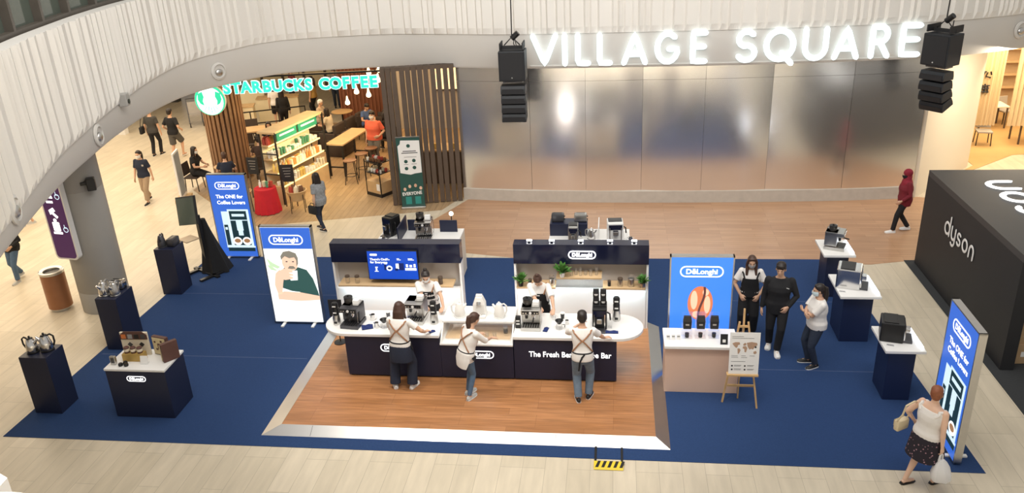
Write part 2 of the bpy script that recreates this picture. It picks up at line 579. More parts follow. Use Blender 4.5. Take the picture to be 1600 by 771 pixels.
def flat(parent, name, m, mtx, polys, z=0.0, t=.002):
    for p in (polys[1:] if len(polys) < 5 else ()): flat(parent, name, m, mtx, [p], z, t)
    if len(polys) < 5: polys = polys[:1]
    mb = MB()
    for p in polys: ipoly(mb, p, mtx, t, z)
    return mb.obj(name, m, parent)


def rect(x0, y0, x1, y1):
    return [(x0, y0), (x1, y0), (x1, y1), (x0, y1)]

# ------------------------------------------------------------------ light boxes
L_PALE = lit('lit_pale_print', (.62, .78, .88), .9)
L_DARKP = lit('lit_dark_print', (.012, .035, .045), .8)
L_GREENP = lit('lit_dark_green_print', (.035, .09, .08), .9)
L_SKIN = lit('lit_skin_print', (.82, .55, .40), .95)
L_HAIRP = lit('lit_grey_hair_print', (.22, .20, .16), .9)
L_BEAN = lit('lit_bean_print', (.60, .17, .07), 1.0)
L_BEAND = lit('lit_dark_bean_print', (.10, .035, .03), 1.0)
L_BEANL = lit('lit_pale_bean_print', (.95, .50, .33), 1.0)
L_SKYB = lit('lit_sky_blue_print', (.045, .20, .70), 1.05)
L_COFFEE = lit('lit_coffee_print', (.33, .17, .08), .9)


def lightbox(label, a, b, h, face, group='free-standing light boxes', depth=.1):
    """a, b: bottom corners of the lit face seen left and right"""
    a = V(a); b = V(b); d = b - a; rz = math.atan2(d.y, d.x); w_ = d.length
    c = (a + b) / 2 + V((-d.y, d.x, 0)).normalized() * depth / 2
    t = thing('light_box', label, 'light box', (c.x, c.y, .007), rz, group)
    hd = depth / 2
    mb = MB()
    z0 = .03
    for x in (-1, 1): mb.box((x * (w_ / 2 - .012), 0, z0 + h / 2), (.024, depth, h))
    for z in (z0 + .012, z0 + h - .012): mb.box((0, 0, z), (w_, depth, .024))
    mb.box((0, hd - .006, z0 + h / 2), (w_ - .03, .01, h - .03))
    mb.obj('frame', M_STEEL, t)
    for x in (-w_ * .3, w_ * .3):
        mb = MB(); mb.box((x, 0, .015), (.06, .42, .03)); mb.obj('foot', M_WHITE, t, bevel=.004)
    mb = MB(); mb.box((0, -hd + .012, z0 + h / 2), (w_ - .046, .016, h - .046))
    f = mb.obj('printed_face', face, t)
    mtx = Matrix.Translation((0, -hd + .003, z0)) @ STAND
    return t, f, mtx, w_, h


def machine_poster(f, mtx, w_, h):
    capsule_logo(f, mtx @ Matrix.Translation((0, h * .865, 0)), w_ * .62, L_LOGO, w_ * .19)
    lettering('The ONE for', w_ * .125, L_LOGO, f, mtx @ Matrix.Translation((-w_ * .33, h * .735, 0)), .002, .003, 'LEFT')
    lettering('Coffee Lovers', w_ * .125, L_LOGO, f, mtx @ Matrix.Translation((-w_ * .33, h * .665, 0)), .002, .003, 'LEFT')
    W = lambda x: (x - .5) * w_
    g = lambda x0, y0, x1, y1: rect(W(x0), y0 * h, W(x1), y1 * h)
    flat(f, 'printed_machine', L_PALE, mtx, [g(.22, .14, .40, .56), g(.38, .14, .92, .585)])
    flat(f, 'printed_machine', L_DARKP, mtx, [g(.42, .46, .86, .565), g(.42, .15, .86, .45), g(.24, .15, .34, .40)], .002)
    flat(f, 'printed_spout', L_PALE, mtx, [g(.56, .33, .72, .46), g(.58, .27, .70, .34), g(.48, .50, .80, .53), g(.26, .34, .32, .37)], .004)
    flat(f, 'printed_cup', L_WPRINT, mtx, [ell(W(.52), .2 * h, w_ * .115, h * .05), ell(W(.76), .2 * h, w_ * .115, h * .05)], .004)
    flat(f, 'printed_latte', L_COFFEE, mtx, [ell(W(.52), .205 * h, w_ * .08, h * .026), ell(W(.76), .205 * h, w_ * .08, h * .026)], .006)
    flat(f, 'printed_tray', L_PALE, mtx, [g(.22, .12, .95, .14)], .004)
    flat(f, 'printed_base', L_DARKP, mtx, [g(.24, .075, .93, .12)], .002)

t, f, mx_, w_, h_ = lightbox('tall blue light box with coffee machine picture behind the monitor stand', (-9.65, 17.56, 0), (-8.66, 17.56, 0), 2.15, L_BLUE)
machine_poster(f, mx_, w_, h_)
p_tl, p_tr = G(1487, 467, 2.2), G(1531, 523, 2.2)
t, f, mx_, w_, h_ = lightbox('blue light box seen at an angle beside the lady with the plastic bag', (p_tl.x, p_tl.y, 0), (p_tr.x, p_tr.y, 0), 2.17, L_BLUE, depth=.11)
machine_poster(f, mx_, w_, h_)

t, f, mx_, w_, h_ = lightbox('white light box with blue header and a man drinking from a cup', (-6.97, 14.3, 0), (-5.9, 14.3, 0), 2.15, L_WPRINT)
W = lambda x: (x - .5) * w_
flat(f, 'printed_header', L_BLUE, mx_, [rect(W(.025), .775 * h_, W(.975), .985 * h_)])
capsule_logo(f, mx_ @ Matrix.Translation((-.01, h_ * .865, .003)), w_ * .66, L_LOGO, w_ * .2)
PM = lambda pts: [(W(x), y * h_) for x, y in pts]
flat(f, 'printed_jumper', L_GREENP, mx_, [PM([(.20, .46), (.30, .55), (.42, .60), (.66, .585), (.80, .56), (.90, .47), (.96, .34), (.98, .27), (.80, .265), (.60, .33), (.45, .34), (.28, .37), (.20, .42)])])
flat(f, 'printed_arm', L_SKIN, mx_, [PM([(.16, .25), (.16, .31), (.30, .335), (.62, .325), (.98, .29), (.98, .25), (.60, .235)]), PM([(.17, .30), (.13, .40), (.18, .52), (.27, .56), (.36, .53), (.30, .42), (.25, .31)]), PM([(.40, .50), (.44, .56), (.60, .55), (.56, .47), (.48, .46)])], .002)
flat(f, 'printed_head', L_SKIN, mx_, [ell(W(.50), .635 * h_, .155 * w_, .088 * h_)], .004)
flat(f, 'printed_hair', L_HAIRP, mx_, [PM([(.34, .66), (.335, .70), (.40, .745), (.52, .755), (.64, .73), (.67, .68), (.655, .62), (.62, .60), (.63, .66), (.60, .69), (.50, .68), (.42, .70), (.37, .68)]), PM([(.44, .575), (.48, .60), (.56, .60), (.60, .575), (.52, .57)])], .006)
flat(f, 'printed_face_detail', L_DARKP, mx_, [ell(W(.44), .645 * h_, .022 * w_, .005 * h_), ell(W(.565), .645 * h_, .022 * w_, .005 * h_)], .006)
flat(f, 'printed_cup', L_WPRINT, mx_, [PM([(.42, .545), (.62, .555), (.60, .455), (.46, .45)])], .006)
flat(f, 'printed_hand', L_SKIN, mx_, [PM([(.24, .47), (.30, .56), (.38, .575), (.52, .55), (.53, .535), (.44, .53), (.53, .515), (.53, .50), (.44, .50), (.52, .485), (.51, .47), (.36, .455)])], .008)
flat(f, 'printed_leaf', lit('lit_leaf_print', (.50, .66, .42), 1.0), mx_, [PM([(.05, .68), (.10, .60), (.24, .57), (.30, .59), (.16, .63)]), PM([(.04, .61), (.10, .56), (.24, .545), (.12, .60)])])

t, f, mx_, w_, h_ = lightbox('blue light box with a giant coffee bean behind the blush counter', (.95, 13.0, 0), (2.03, 13.0, 0), 2.15, L_SKYB)
W = lambda x: (x - .5) * w_
capsule_logo(f, mx_ @ Matrix.Translation((0, h_ * .865, .003)), w_ * .68, L_LOGO, w_ * .195)
bx, by = 0, .58 * h_
flat(f, 'printed_bean', L_BEAN, mx_, [ell(bx, by, .2 * w_, .155 * h_, 28)])
flat(f, 'printed_bean_highlight', L_BEANL, mx_, [ell(bx - .10 * w_, by + .03 * h_, .055 * w_, .085 * h_), ell(bx + .11 * w_, by - .01 * h_, .05 * w_, .08 * h_), ell(bx + .08 * w_, by + .10 * h_, .05 * w_, .03 * h_), ell(bx - .06 * w_, by - .10 * h_, .06 * w_, .03 * h_)], .002)
cr = [(bx + .02 * w_ + .045 * w_ * math.sin((k / 12 - .5) * PI * 1.4), by - .15 * h_ + .3 * h_ * k / 12) for k in range(13)]
flat(f, 'printed_bean_crease', L_BEAND, mx_, [[(x - .018 * w_, y) for x, y in cr] + [(x + .018 * w_, y) for x, y in reversed(cr)]], .004)

# ------------------------------------------------------------------ plinths
def plinth(label, x0, x1, y0, y1, h, m, top=None, group=None, over=.0):
    cx, cy = (x0 + x1) / 2, (y0 + y1) / 2
    t = thing('display_plinth', label, 'display plinth', (cx, cy, .007), 0, group)
    mb = MB(); hh = h - (.04 if top else 0)
    mb.box((0, 0, hh / 2), (x1 - x0, y1 - y0, hh)); mb.obj('body', m, t, bevel=.004)
    if top:
        mb = MB(); mb.box((0, 0, h - .02), (x1 - x0 + 2 * over, y1 - y0 + 2 * over, .04)); mb.obj('top', top, t, bevel=.005)
    return t

GP = 'dark plinths with kettles along the left carpet edge'
plinth('tall dark navy plinth at the front left corner of the carpet', -10.02, -9.52, 10.95, 11.42, 1.12, M_NAVY, None, GP)
plinth('tall dark navy plinth in front of the grey column', -9.98, -9.55, 13.12, 13.72, 1.12, M_NAVY, None, GP)
plinth('tall dark navy plinth nearest the monitor stand', -10.10, -9.66, 15.55, 16.05, 1.1, M_NAVY, None, GP)
D = plinth('wide navy plinth with white top and logo at the carpet front', -8.48, -7.42, 10.93, 11.58, .96, M_NAVY, M_WHITE, None, .012)
capsule_logo(D, Matrix.Translation((0.0, -.327, .775)) @ STAND, .34, L_WHITE, .105)

GR = 'white-topped navy plinths along the right carpet edge'
L_LED = lit('lit_cool_led_strip', (.75, .85, 1.0), 6)


def right_plinth(label, x0, x1, y0, y1, h, m=M_NAVYB):
    t = plinth(label, x0 + .10, x1 - .10, y0 + .13, y1 - .13, h, m, None, GR)
    hx, hy = (x1 - x0) / 2, (y1 - y0) / 2
    mb = MB(); mb.box((0, 0, h + .026), (2 * hx, 2 * hy, .05)); mb.obj('top', M_WHITE, t, bevel=.006)
    mb = MB(); mb.box((.06, hy - .16, h / 2 + .06), (2 * hx - .10, .02, h - .12)); mb.obj('back_panel', M_WHITE, t)
    mb = MB(); mb.box((.06, hy - .144, h * .78), (2 * hx - .2, .008, h * .3)); mb.obj('added_rear_glow', lit('added_glow_cool', (.82, .88, 1), 16.0), t)  # glow added on an unseen face for bright spots in the metal wall
    mb = MB(); mb.box((hx - .03, .0, h + .066), (.025, 2 * hy - .2, .03)); mb.obj('led_strip', L_LED, t)
    return t

E_ = right_plinth('navy plinth with white top, farthest back on the right', 4.2, 4.82, 15.72, 16.55, .95, M_NAVY)
F_ = right_plinth('navy plinth with white top, middle of the three on the right', 4.08, 4.80, 13.88, 14.84, .95)
G_ = right_plinth('navy plinth with white top, nearest the front on the right', 4.32, 4.94, 11.97, 12.80, .95)

# blush counter and easel
t = thing('display_counter', 'blush pink counter with white top in front of the bean light box', 'counter', (1.47, 12.42, .007))
mb = MB(); mb.box((0, 0, .44), (1.22, .52, .88)); mb.obj('body', M_PINK, t, bevel=.004)
mb = MB(); mb.box((-.02, 0, .905), (1.22, .64, .05)); mb.obj('top', M_WHITE, t, bevel=.005)

# ------------------------------------------------------------------ bar counters
BARG = 'sections of the long coffee bar'
ZB = .1


def arc(cx, cy, r, a0, a1, n=14):
    return [(cx + r * math.cos(R(a0 + (a1 - a0) * i / n)), cy + r * math.sin(R(a0 + (a1 - a0) * i / n))) for i in range(n + 1)]

cl = thing('bar_counter', 'left section of the bar with a rounded white end', 'bar counter', (-3.9, 12.68, ZB), 0, BARG)
mb = MB(); mb.box((.02, 0, .43), (1.72, .84, .80)); mb.obj('base', M_NAVY, cl, bevel=.004)
mb = MB(); mb.box((.02, .02, .02), (1.66, .8, .04)); mb.obj('toe_kick', M_BLACK, cl)
mb = MB(); mb.prism([(.88, -.46), (.88, .44)] + arc(-.83, -.01, .45, 90, 270), .832, .89); mb.obj('worktop', M_WHITE, cl, bevel=.008)
capsule_logo(cl, Matrix.Translation((.05, -.422, .60)) @ STAND, .50, L_WHITE, .155)
cc = thing('bar_counter', 'middle section of the bar with the slanted glass case', 'bar counter', (-2.375, 12.68, ZB), 0, BARG)
mb = MB(); mb.box((0, 0, .36), (1.286, .84, .66)); mb.obj('base', M_NAVY, cc, bevel=.004)
mb = MB(); mb.box((0, .02, .02), (1.25, .8, .04)); mb.obj('toe_kick', M_BLACK, cc)
mb = MB(); mb.box((0, -.01, .705), (1.286, .88, .03)); mb.obj('case_floor', M_WHITE, cc)
mb = MB(); mb.box((0, -.02, .728), (1.15, .50, .016)); mb.obj('wooden_board', M_OAK, cc)
for x in (-.628, .628):
    mb = MB(); mb.prism([(-.44, .72), (.42, .72), (.42, .96), (-.14, .96)], -.012, .012, Matrix.Translation((x, 0, 0)) @ Matrix(((0, 0, 1, 0), (1, 0, 0, 0), (0, 1, 0, 0), (0, 0, 0, 1))))
    mb.obj('case_side', M_WHITE, cc)
mb = MB(); mb.box((0, .165, .98), (1.286, .58, .04)); mb.obj('case_top', M_WHITE, cc, bevel=.006)
mb = MB(); d = V((0, .28, .23)); mb.box((0, -.285, .845), (1.23, d.length, .006), rot=Matrix.Rotation(math.atan2(.23, .28), 3, 'X'))
mb.obj('glass_front', M_GLASS, cc)
capsule_logo(cc, Matrix.Translation((.05, -.422, .50)) @ STAND, .50, L_WHITE, .155)
cr_ = thing('bar_counter', 'right section of the bar with white lettering on its front', 'bar counter', (-.84, 12.68, ZB), 0, BARG)
mb = MB(); mb.box((.005, 0, .43), (1.77, .84, .80)); mb.obj('base', M_NAVY, cr_, bevel=.004)
mb = MB(); mb.box((0, .02, .02), (1.72, .8, .04)); mb.obj('toe_kick', M_BLACK, cr_)
mb = MB(); mb.prism([(-.885, .44), (-.885, -.46)] + arc(.90, -.01, .45, -90, 90), .832, .89); mb.obj('worktop', M_WHITE, cr_, bevel=.008)
lettering('The Fresh Bean Coffee Bar', .15, L_WHITE, cr_, Matrix.Translation((.09, -.423, .53)) @ STAND, .002, .0015, width=1.42)
ZC = ZB + .89 + .001                # worktop level

# ------------------------------------------------------------------ back walls of the bar
PANG = 'back walls of the bar'
PY = 14.17
HZ = AT(513, 410, PY).z - ZB
PH = 1.776


def back_wall(label, x0, x1):
    cx = (x0 + x1) / 2; hw = (x1 - x0) / 2
    t = thing('bar_backdrop', label, 'bar backdrop', (cx, PY, ZB), 0, PANG)
    mb = MB(); mb.box((0, .13, (PH + HZ) / 2), (2 * hw, .26, PH - HZ)); mb.obj('header', M_GLOSSNAVY, t, bevel=.004)
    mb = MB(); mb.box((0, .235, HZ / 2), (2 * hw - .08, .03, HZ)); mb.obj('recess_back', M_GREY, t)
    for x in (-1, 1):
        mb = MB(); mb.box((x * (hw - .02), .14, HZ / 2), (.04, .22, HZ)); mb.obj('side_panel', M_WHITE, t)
    mb = MB(); mb.box((0, .10, .40), (2 * hw - .09, .16, .80)); mb.obj('lower_panel', M_WHITE, t)
    return t, hw

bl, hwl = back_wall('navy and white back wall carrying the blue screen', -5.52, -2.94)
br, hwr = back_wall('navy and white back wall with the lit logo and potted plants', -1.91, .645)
ZS = AT(600, 446, 14.05).z             # shelf height
def shelf(parent, x0, x1, z, dz=.035):
    mb = MB(); mb.box(((x0 + x1) / 2, .04, z - ZB - dz / 2), (x1 - x0, .34, dz)); return mb.obj('shelf', M_OAK, parent, bevel=.003)
shelf(bl, -hwl + .12, hwl - .16, ZS)
shelf(br, -hwr + .05, -.48, ZS); shelf(br, .42, hwr - .06, ZS)
ZS2 = AT(905, 434, 14.05).z
shelf(br, -.46, .40, ZS2)
for par, segs in ((bl, ((-hwl + .12, hwl - .16, ZS),)), (br, ((-hwr + .05, -.48, ZS), (-.46, .40, ZS2), (.42, hwr - .06, ZS)))):
    for x0, x1, z in segs:
        mb = MB(); mb.box(((x0 + x1) / 2, .0, z - ZB - .042), (x1 - x0 - .04, .05, .012)); mb.obj('led_strip', L_LED, par)
mb = MB()
capsule_logo(br, Matrix.Translation((.03, -.004, (PH + HZ) / 2)) @ STAND, .52, lit('lit_logo_bright', (1, 1, 1), 3.0), .165, t=.012)
for x in (-.98, -.55, .0, .55, 1.0):
    t = thing('strip_spotlight', 'small spotlight on top of the lit-logo back wall', 'spotlight', (-.63 + x, PY + .13, ZB + PH), 0, 'spotlights on the back wall')
    mb = MB(); mb.box((0, 0, .012), (.05, .05, .024)); mb.obj('bracket', M_BLACK, t)
    mb = MB(); mb.cyl((-.05, .02, .03), (.05, .02, .03), .017, n=10); mb.obj('lamp_head', lit('lit_spot_white', (1, 1, .97), 9), t)

for x0, x1, z in ((-5.35, -3.15, ZS), (-1.85, -1.15, ZS), (-1.08, -.26, ZS2), (-.18, .56, ZS)):
    area('shelf_strip_area', ((x0 + x1) / 2, PY - .10, z - .05), ((x0 + x1) / 2, PY - .06, z - 1), x1 - x0, .03, 4.2 * (x1 - x0), (.74, .92, 1.0), 150)
# screen
a, b = AT(572, 391, PY - .04), AT(656, 437, PY - .04)
scr = thing('television', 'flat screen with blue coffee advert on the left back wall', 'television', ((a.x + b.x) / 2, PY - .035, b.z))
sw, sh = b.x - a.x, a.z - b.z
mb = MB(); mb.box((0, 0, sh / 2), (sw, .06, sh)); mb.obj('casing', M_BLACK, scr, bevel=.006)
L_TV = lit('lit_screen_blue', (.006, .055, .42), 1.0)
mb = MB(); mb.box((0, -.031, sh / 2), (sw - .03, .004, sh - .03)); fs = mb.obj('screen', L_TV, scr)
sm = Matrix.Translation((0, -.0335, sh / 2)) @ STAND
flat(fs, 'advert_badge', L_WPRINT, sm, [rrect(sw * .14, sh * .07, .01)] and [[(x - sw * .36, y + sh * .36) for x, y in rrect(sw * .14, sh * .07, .012)]])
lettering("There\u2019s One", sh * .105, L_WPRINT, fs, sm @ Matrix.Translation((-sw * .44, sh * .20, 0)), .001, .002, 'LEFT')
lettering('for Everyone', sh * .105, L_WPRINT, fs, sm @ Matrix.Translation((-sw * .44, sh * .10, 0)), .001, .002, 'LEFT')
P_ = lambda u, v: (u * sw, v * sh)
flat(fs, 'advert_pictures', L_WPRINT, sm, [rect(*P_(-.37, -.22), *P_(-.29, -.20)), rect(*P_(-.345, -.19), *P_(-.315, -.08)), rect(*P_(-.35, -.08), *P_(-.30, -.05)), rect(*P_(-.16, .04), *P_(-.11, .10)), ell(*P_(-.07, -.10), sw * .06, sh * .09), rect(*P_(.06, -.12), *P_(.17, .06)), rect(*P_(.24, -.17), *P_(.46, -.09)), rect(*P_(.26, -.06), *P_(.30, .04)), rect(*P_(.33, -.06), *P_(.38, .02)), rect(*P_(.41, -.06), *P_(.45, .05)), rect(*P_(-.13, .22), *P_(-.08, .24)), rect(*P_(-.13, .18), *P_(-.05, .20)), rect(*P_(.09, .22), *P_(.14, .24)), rect(*P_(.09, .18), *P_(.17, .20)), rect(*P_(.31, .22), *P_(.40, .24)), rect(*P_(.31, .18), *P_(.43, .20))])
flat(fs, 'advert_machines', lit('lit_screen_navy', (.004, .012, .09), 1), sm, [rect(*P_(-.17, -.16), *P_(-.13, .03)), rect(*P_(.12, -.16), *P_(.22, .08)), ell(*P_(-.07, -.10), sw * .035, sh * .04), rect(*P_(.04, -.18), *P_(.10, -.10))], .003)

# ------------------------------------------------------------------ appliances (front faces -Y, standing on z = 0)
def black_pack(parent, z, x=0, y=0, name='coffee_pack'):
    mb = MB(); mb.loft([[(x + a * .05, y + b * .035, z) for a, b in ((-1, -1), (1, -1), (1, 1), (-1, 1))], [(x + a * .052, y + b * .036, z + .08) for a, b in ((-1, -1), (1, -1), (1, 1), (-1, 1))], [(x + a * .047, y + b * .015, z + .14) for a, b in ((-1, -1), (1, -1), (1, 1), (-1, 1))]])
    o = mb.obj(name, M_BLACK, parent)
    mb = MB(); mb.box((x, y - .0365, z + .05), (.06, .002, .014)); mb.box((x, y - .0365, z + .03), (.045, .002, .008)); mb.obj('pack_label', M_WHITE, o)
    return o


def grinder(label, loc, rz=0, group='coffee grinders', s=1.0):
    t = thing('coffee_grinder', label, 'coffee grinder', loc, rz, group)
    mb = MB(); mb.lathe([(.062 * s, 0), (.066 * s, .02 * s), (.058 * s, .14 * s), (.056 * s, .17 * s)], n=16); mb.obj('steel_body', M_STEEL, t, smooth=True)
    mb = MB(); mb.lathe([(.05 * s, .17 * s), (.052 * s, .26 * s), (.044 * s, .29 * s), (.05 * s, .295 * s), (.052 * s, .37 * s), (.042 * s, .39 * s)], n=4 * 4, sy=.85); mb.obj('bean_hopper', M_BLACK, t)
    mb = MB()
    for z in (.22, .335): mb.box((0, -.049 * s, z * s), (.055 * s, .004, .02 * s))
    mb.obj('label_strip', M_WHITE, t)
    mb = MB(); mb.box((0, -.065 * s, .05 * s), (.05 * s, .02, .03 * s)); mb.obj('dose_dial', M_BLACK, t)
    return t


def espresso(label, loc, rz=0, m=M_STEEL, group=None, hopper=True):
    t = thing('espresso_machine', label, 'coffee machine', loc, rz, group)
    mb = MB(); mb.box((0, .06, .24), (.33, .24, .30)); mb.box((0, .0, .345), (.33, .36, .09)); mb.obj('housing', m, t, bevel=.008)
    mb = MB(); mb.box((0, -.02, .035), (.34, .40, .07)); dt = mb.obj('drip_tray', m, t, bevel=.005)
    mb = MB()
    for i in range(7): mb.box((-.13 + i * .043, -.13, .072), (.022, .15, .003))
    mb.obj('tray_grille', M_BLACK, dt)
    mb = MB(); mb.box((0, -.182, .345), (.29, .006, .06)); fp = mb.obj('control_panel', M_BLACK, t)
    mb = MB(); mb.cyl((0, -.185, .345), (0, -.196, .345), .024, n=14); mb.obj('pressure_gauge', M_WHITE, fp)
    for x in (-.12, -.075, .075, .12):
        mb = MB(); mb.cyl((x, -.185, .345), (x, -.198, .345), .014, n=10); mb.obj('button', M_CHROME, fp)
    mb = MB(); mb.lathe([(.032, .24), (.036, .27), (.03, .30)], (.05, -.10, 0), 14); mb.obj('group_head', M_CHROME, t, smooth=True)
    mb = MB(); mb.lathe([(.028, .205), (.033, .225), (.033, .24)], (.05, -.10, 0), 14); pf_ = mb.obj('portafilter', M_CHROME, t, smooth=True)
    mb = MB(); mb.tube([(.05, -.13, .225), (.05, -.20, .22), (.05, -.27, .205)], [.012, .014, .016], 8); mb.obj('handle', M_BLACK, pf_, smooth=True)
    mb = MB(); mb.lathe([(.025, .20), (.03, .27)], (-.075, -.10, 0), 12); mb.obj('grinder_outlet', M_BLACK, t)
    mb = MB(); mb.tube([(.15, -.12, .31), (.165, -.16, .25), (.165, -.17, .12)], .006, 6); mb.obj('steam_wand', M_CHROME, t, smooth=True)
    if hopper:
        mb = MB(); mb.lathe([(.055, .39), (.075, .42), (.08, .48), (.078, .50)], (-.07, .05, 0), 16); hp = mb.obj('bean_hopper', mat('smoked_plastic', (.05, .045, .04), .15, var=.1), t, smooth=True)
        mb = MB(); mb.lathe([(.08, .50), (.08, .515), (.02, .52), (.018, .54)], (-.07, .05, 0), 16); mb.obj('hopper_lid', M_BLACK, hp, smooth=True)
    mb = MB(); mb.box((.08, .05, .40), (.14, .22, .012)); ct = mb.obj('cup_tray', M_CHROME, t)
    mb = MB(); mb.box((.08, .05, .435), (.11, .10, .06)); mb.obj('water_lid', M_WHITE, t, bevel=.004)
    return t


def bean_to_cup(label, loc, rz=0, m=M_BLACK, group=None, w_=.26, h=.36, d=.40, accent=M_CHROME):
    t = thing('automatic_coffee_machine', label, 'coffee machine', loc, rz, group)
    mb = MB(); mb.box((0, .03, h / 2), (w_, d, h)); mb.obj('housing', m, t, bevel=.018)
    mb = MB(); mb.box((0, .06, h + .008), (w_ * .86, d * .6, .016)); mb.obj('top_lid', M_BLACK, t, bevel=.004)
    mb = MB(); mb.box((0, -d / 2 + .026, h * .78), (w_ * .84, .012, h * .26)); mb.obj('display', M_GLOSSNAVY, t)
    mb = MB(); mb.box((0, -d / 2 - .015, h * .52), (w_ * .34, .10, h * .22)); mb.obj('coffee_spout', accent, t, bevel=.008)
    mb = MB(); mb.box((0, -d / 2 - .03, .02), (w_ * .8, .15, .04)); mb.obj('drip_tray', M_DSTEEL, t, bevel=.005)
    for x in (-1, 1):
        mb = MB(); mb.box((x * w_ * .36, -d / 2 + .02, h * .42), (.018, .02, h * .7)); mb.obj('chrome_trim', accent, t)
    mb = MB(); mb.tube([(w_ * .5 + .005, -.02, h * .72), (w_ * .5 + .05, -.05, h * .68), (w_ * .5 + .06, -.06, h * .4)], .014, 8); mb.obj('milk_wand', M_BLACK, t, smooth=True)
    mb = MB(); mb.box((w_ * .5 + .05, -.03, h * .2), (.075, .12, h * .38)); mb.obj('milk_jug', M_GLASS, t, bevel=.008)
    return t


def kettle(label, loc, rz=0, m=M_CHROME, hm=M_BLACK, group=None, s=1.0):
    t = thing('kettle', label, 'kettle', loc, rz, group)
    mb = MB(); mb.lathe([(.088 * s, 0), (.09 * s, .018 * s), (.082 * s, .022 * s)], n=18); mb.obj('power_base', hm, t, smooth=True)
    mb = MB(); mb.lathe([(.08 * s, .024 * s), (.088 * s, .05 * s), (.075 * s, .13 * s), (.055 * s, .20 * s), (.045 * s, .225 * s)], n=18); mb.obj('body', m, t, smooth=True)
    mb = MB(); mb.lathe([(.046 * s, .226 * s), (.034 * s, .24 * s), (.01 * s, .243 * s), (.016 * s, .262 * s), (.008 * s, .27 * s)], n=14); mb.obj('lid', hm, t, smooth=True)
    mb = MB(); mb.tube([(-.055 * s, 0, .15 * s), (-.095 * s, 0, .19 * s), (-.11 * s, 0, .215 * s)], [.03 * s, .02 * s, .013 * s], 10); mb.obj('spout', m, t, smooth=True)
    mb = MB(); mb.tube([(.04 * s, 0, .225 * s), (.085 * s, 0, .245 * s), (.125 * s, 0, .215 * s), (.125 * s, 0, .13 * s), (.10 * s, 0, .07 * s)], .013 * s, 8); mb.obj('handle', hm, t, smooth=True)
    return t


def toaster(label, loc, rz=0, m=M_CHROME, group=None):
    t = thing('toaster', label, 'toaster', loc, rz, group)
    mb = MB(); mb.box((0, 0, .10), (.28, .18, .17)); mb.obj('casing', m, t, bevel=.03, smooth=True)
    mb = MB(); mb.box((0, 0, .012), (.25, .16, .02)); mb.obj('base', M_BLACK, t)
    mb = MB()
    for y in (-.04, .04): mb.box((0, y, .186), (.19, .028, .004))
    mb.obj('bread_slot', M_BLACK, t)
    mb = MB(); mb.box((.15, 0, .12), (.025, .05, .018)); mb.obj('lever', M_BLACK, t, bevel=.004)
    mb = MB(); mb.cyl((.14, 0, .05), (.158, 0, .05), .018, n=12); mb.obj('browning_dial', M_BLACK, t)
    return t


def jug(label, loc, rz=0, group='steel milk jugs', s=1.0, m=M_CHROME):
    t = thing('milk_jug', label, 'milk jug', loc, rz, group)
    mb = MB(); mb.lathe([(.04 * s, 0), (.044 * s, .01), (.036 * s, .07 * s), (.04 * s, .10 * s), (.037 * s, .10 * s), (.03 * s, .02)], n=14); mb.obj('body', m, t, smooth=True)
    mb = MB(); mb.tube([(.038 * s, 0, .085 * s), (.07 * s, 0, .08 * s), (.068 * s, 0, .03 * s), (.04 * s, 0, .02 * s)], .006, 6); mb.obj('handle', m, t, smooth=True)
    mb = MB(); mb.tube([(-.036 * s, 0, .085 * s), (-.052 * s, 0, .103 * s)], [.014 * s, .006 * s], 6); mb.obj('spout', m, t)
    return t


def cup(label, loc, m=M_BLACK, lid=M_BLACK, s=1.0, group='paper cups', cat='cup'):
    t = thing('paper_cup', label, cat, loc, 0, group)
    mb = MB(); mb.lathe([(.028 * s, 0), (.04 * s, .105 * s)], n=14); mb.obj('cup_wall', m, t, smooth=True)
    mb = MB(); mb.lathe([(.043 * s, .105 * s), (.042 * s, .118 * s), (.03 * s, .122 * s)], n=14); mb.obj('lid', lid, t, smooth=True)
    return t


def server(label, loc, rz=0):
    t = thing('coffee_dripper', label, 'coffee dripper', loc, rz)
    mb = MB(); mb.lathe([(.06, 0), (.066, .03), (.05, .09), (.048, .10), (.044, .10), (.058, .03)], n=16); mb.obj('glass_server', M_GLASS, t, smooth=True)
    mb = MB(); mb.lathe([(.03, .10), (.075, .165), (.07, .168), (.03, .115)], n=16); mb.obj('dripper_cone', M_BLACK, t, smooth=True)
    mb = MB(); mb.tube([(.055, 0, .085), (.10, 0, .08), (.095, 0, .03)], .007, 6); mb.obj('handle', M_BLACK, t)
    return t


def cloth(label, loc, rz=0, m=None, s=(.20, .12)):
    t = tag(MB().obj('folded_cloth', m or mat('royal_navy_cloth', (.015, .03, .13), .9, var=.2, vscale=20)), label, 'cloth', 'folded navy cloths on the bar')
    bm = bmesh.new()
    n = 9; q = []
    for L in (0, 1):
        q.append([[bm.verts.new(((i / (n - 1) - .5) * s[0], (j / (n - 1) - .5) * s[1], .003 + L * (.012 + .006 * math.sin(i * 1.3 + j * .9)))) for j in range(n)] for i in range(n)])
    for i in range(n - 1):
        for j in range(n - 1):
            bm.faces.new((q[1][i][j], q[1][i + 1][j], q[1][i + 1][j + 1], q[1][i][j + 1]))
            bm.faces.new((q[0][i][j], q[0][i][j + 1], q[0][i + 1][j + 1], q[0][i + 1][j]))
    ed = [(i, 0) for i in range(n)] + [(n - 1, j) for j in range(1, n)] + [(i, n - 1) for i in range(n - 2, -1, -1)] + [(0, j) for j in range(n - 2, 0, -1)]
    for (a, b), (c, d) in zip(ed, ed[1:] + ed[:1]): bm.faces.new((q[0][a][b], q[0][c][d], q[1][c][d], q[1][a][b]))
    bm.to_mesh(t.data); bm.free()
    t.location = loc; t.rotation_euler = (0, 0, rz)
    return t


def at(px, py, z=ZC, dy=0):
    p = G(px, py, z); p.y += dy; return p

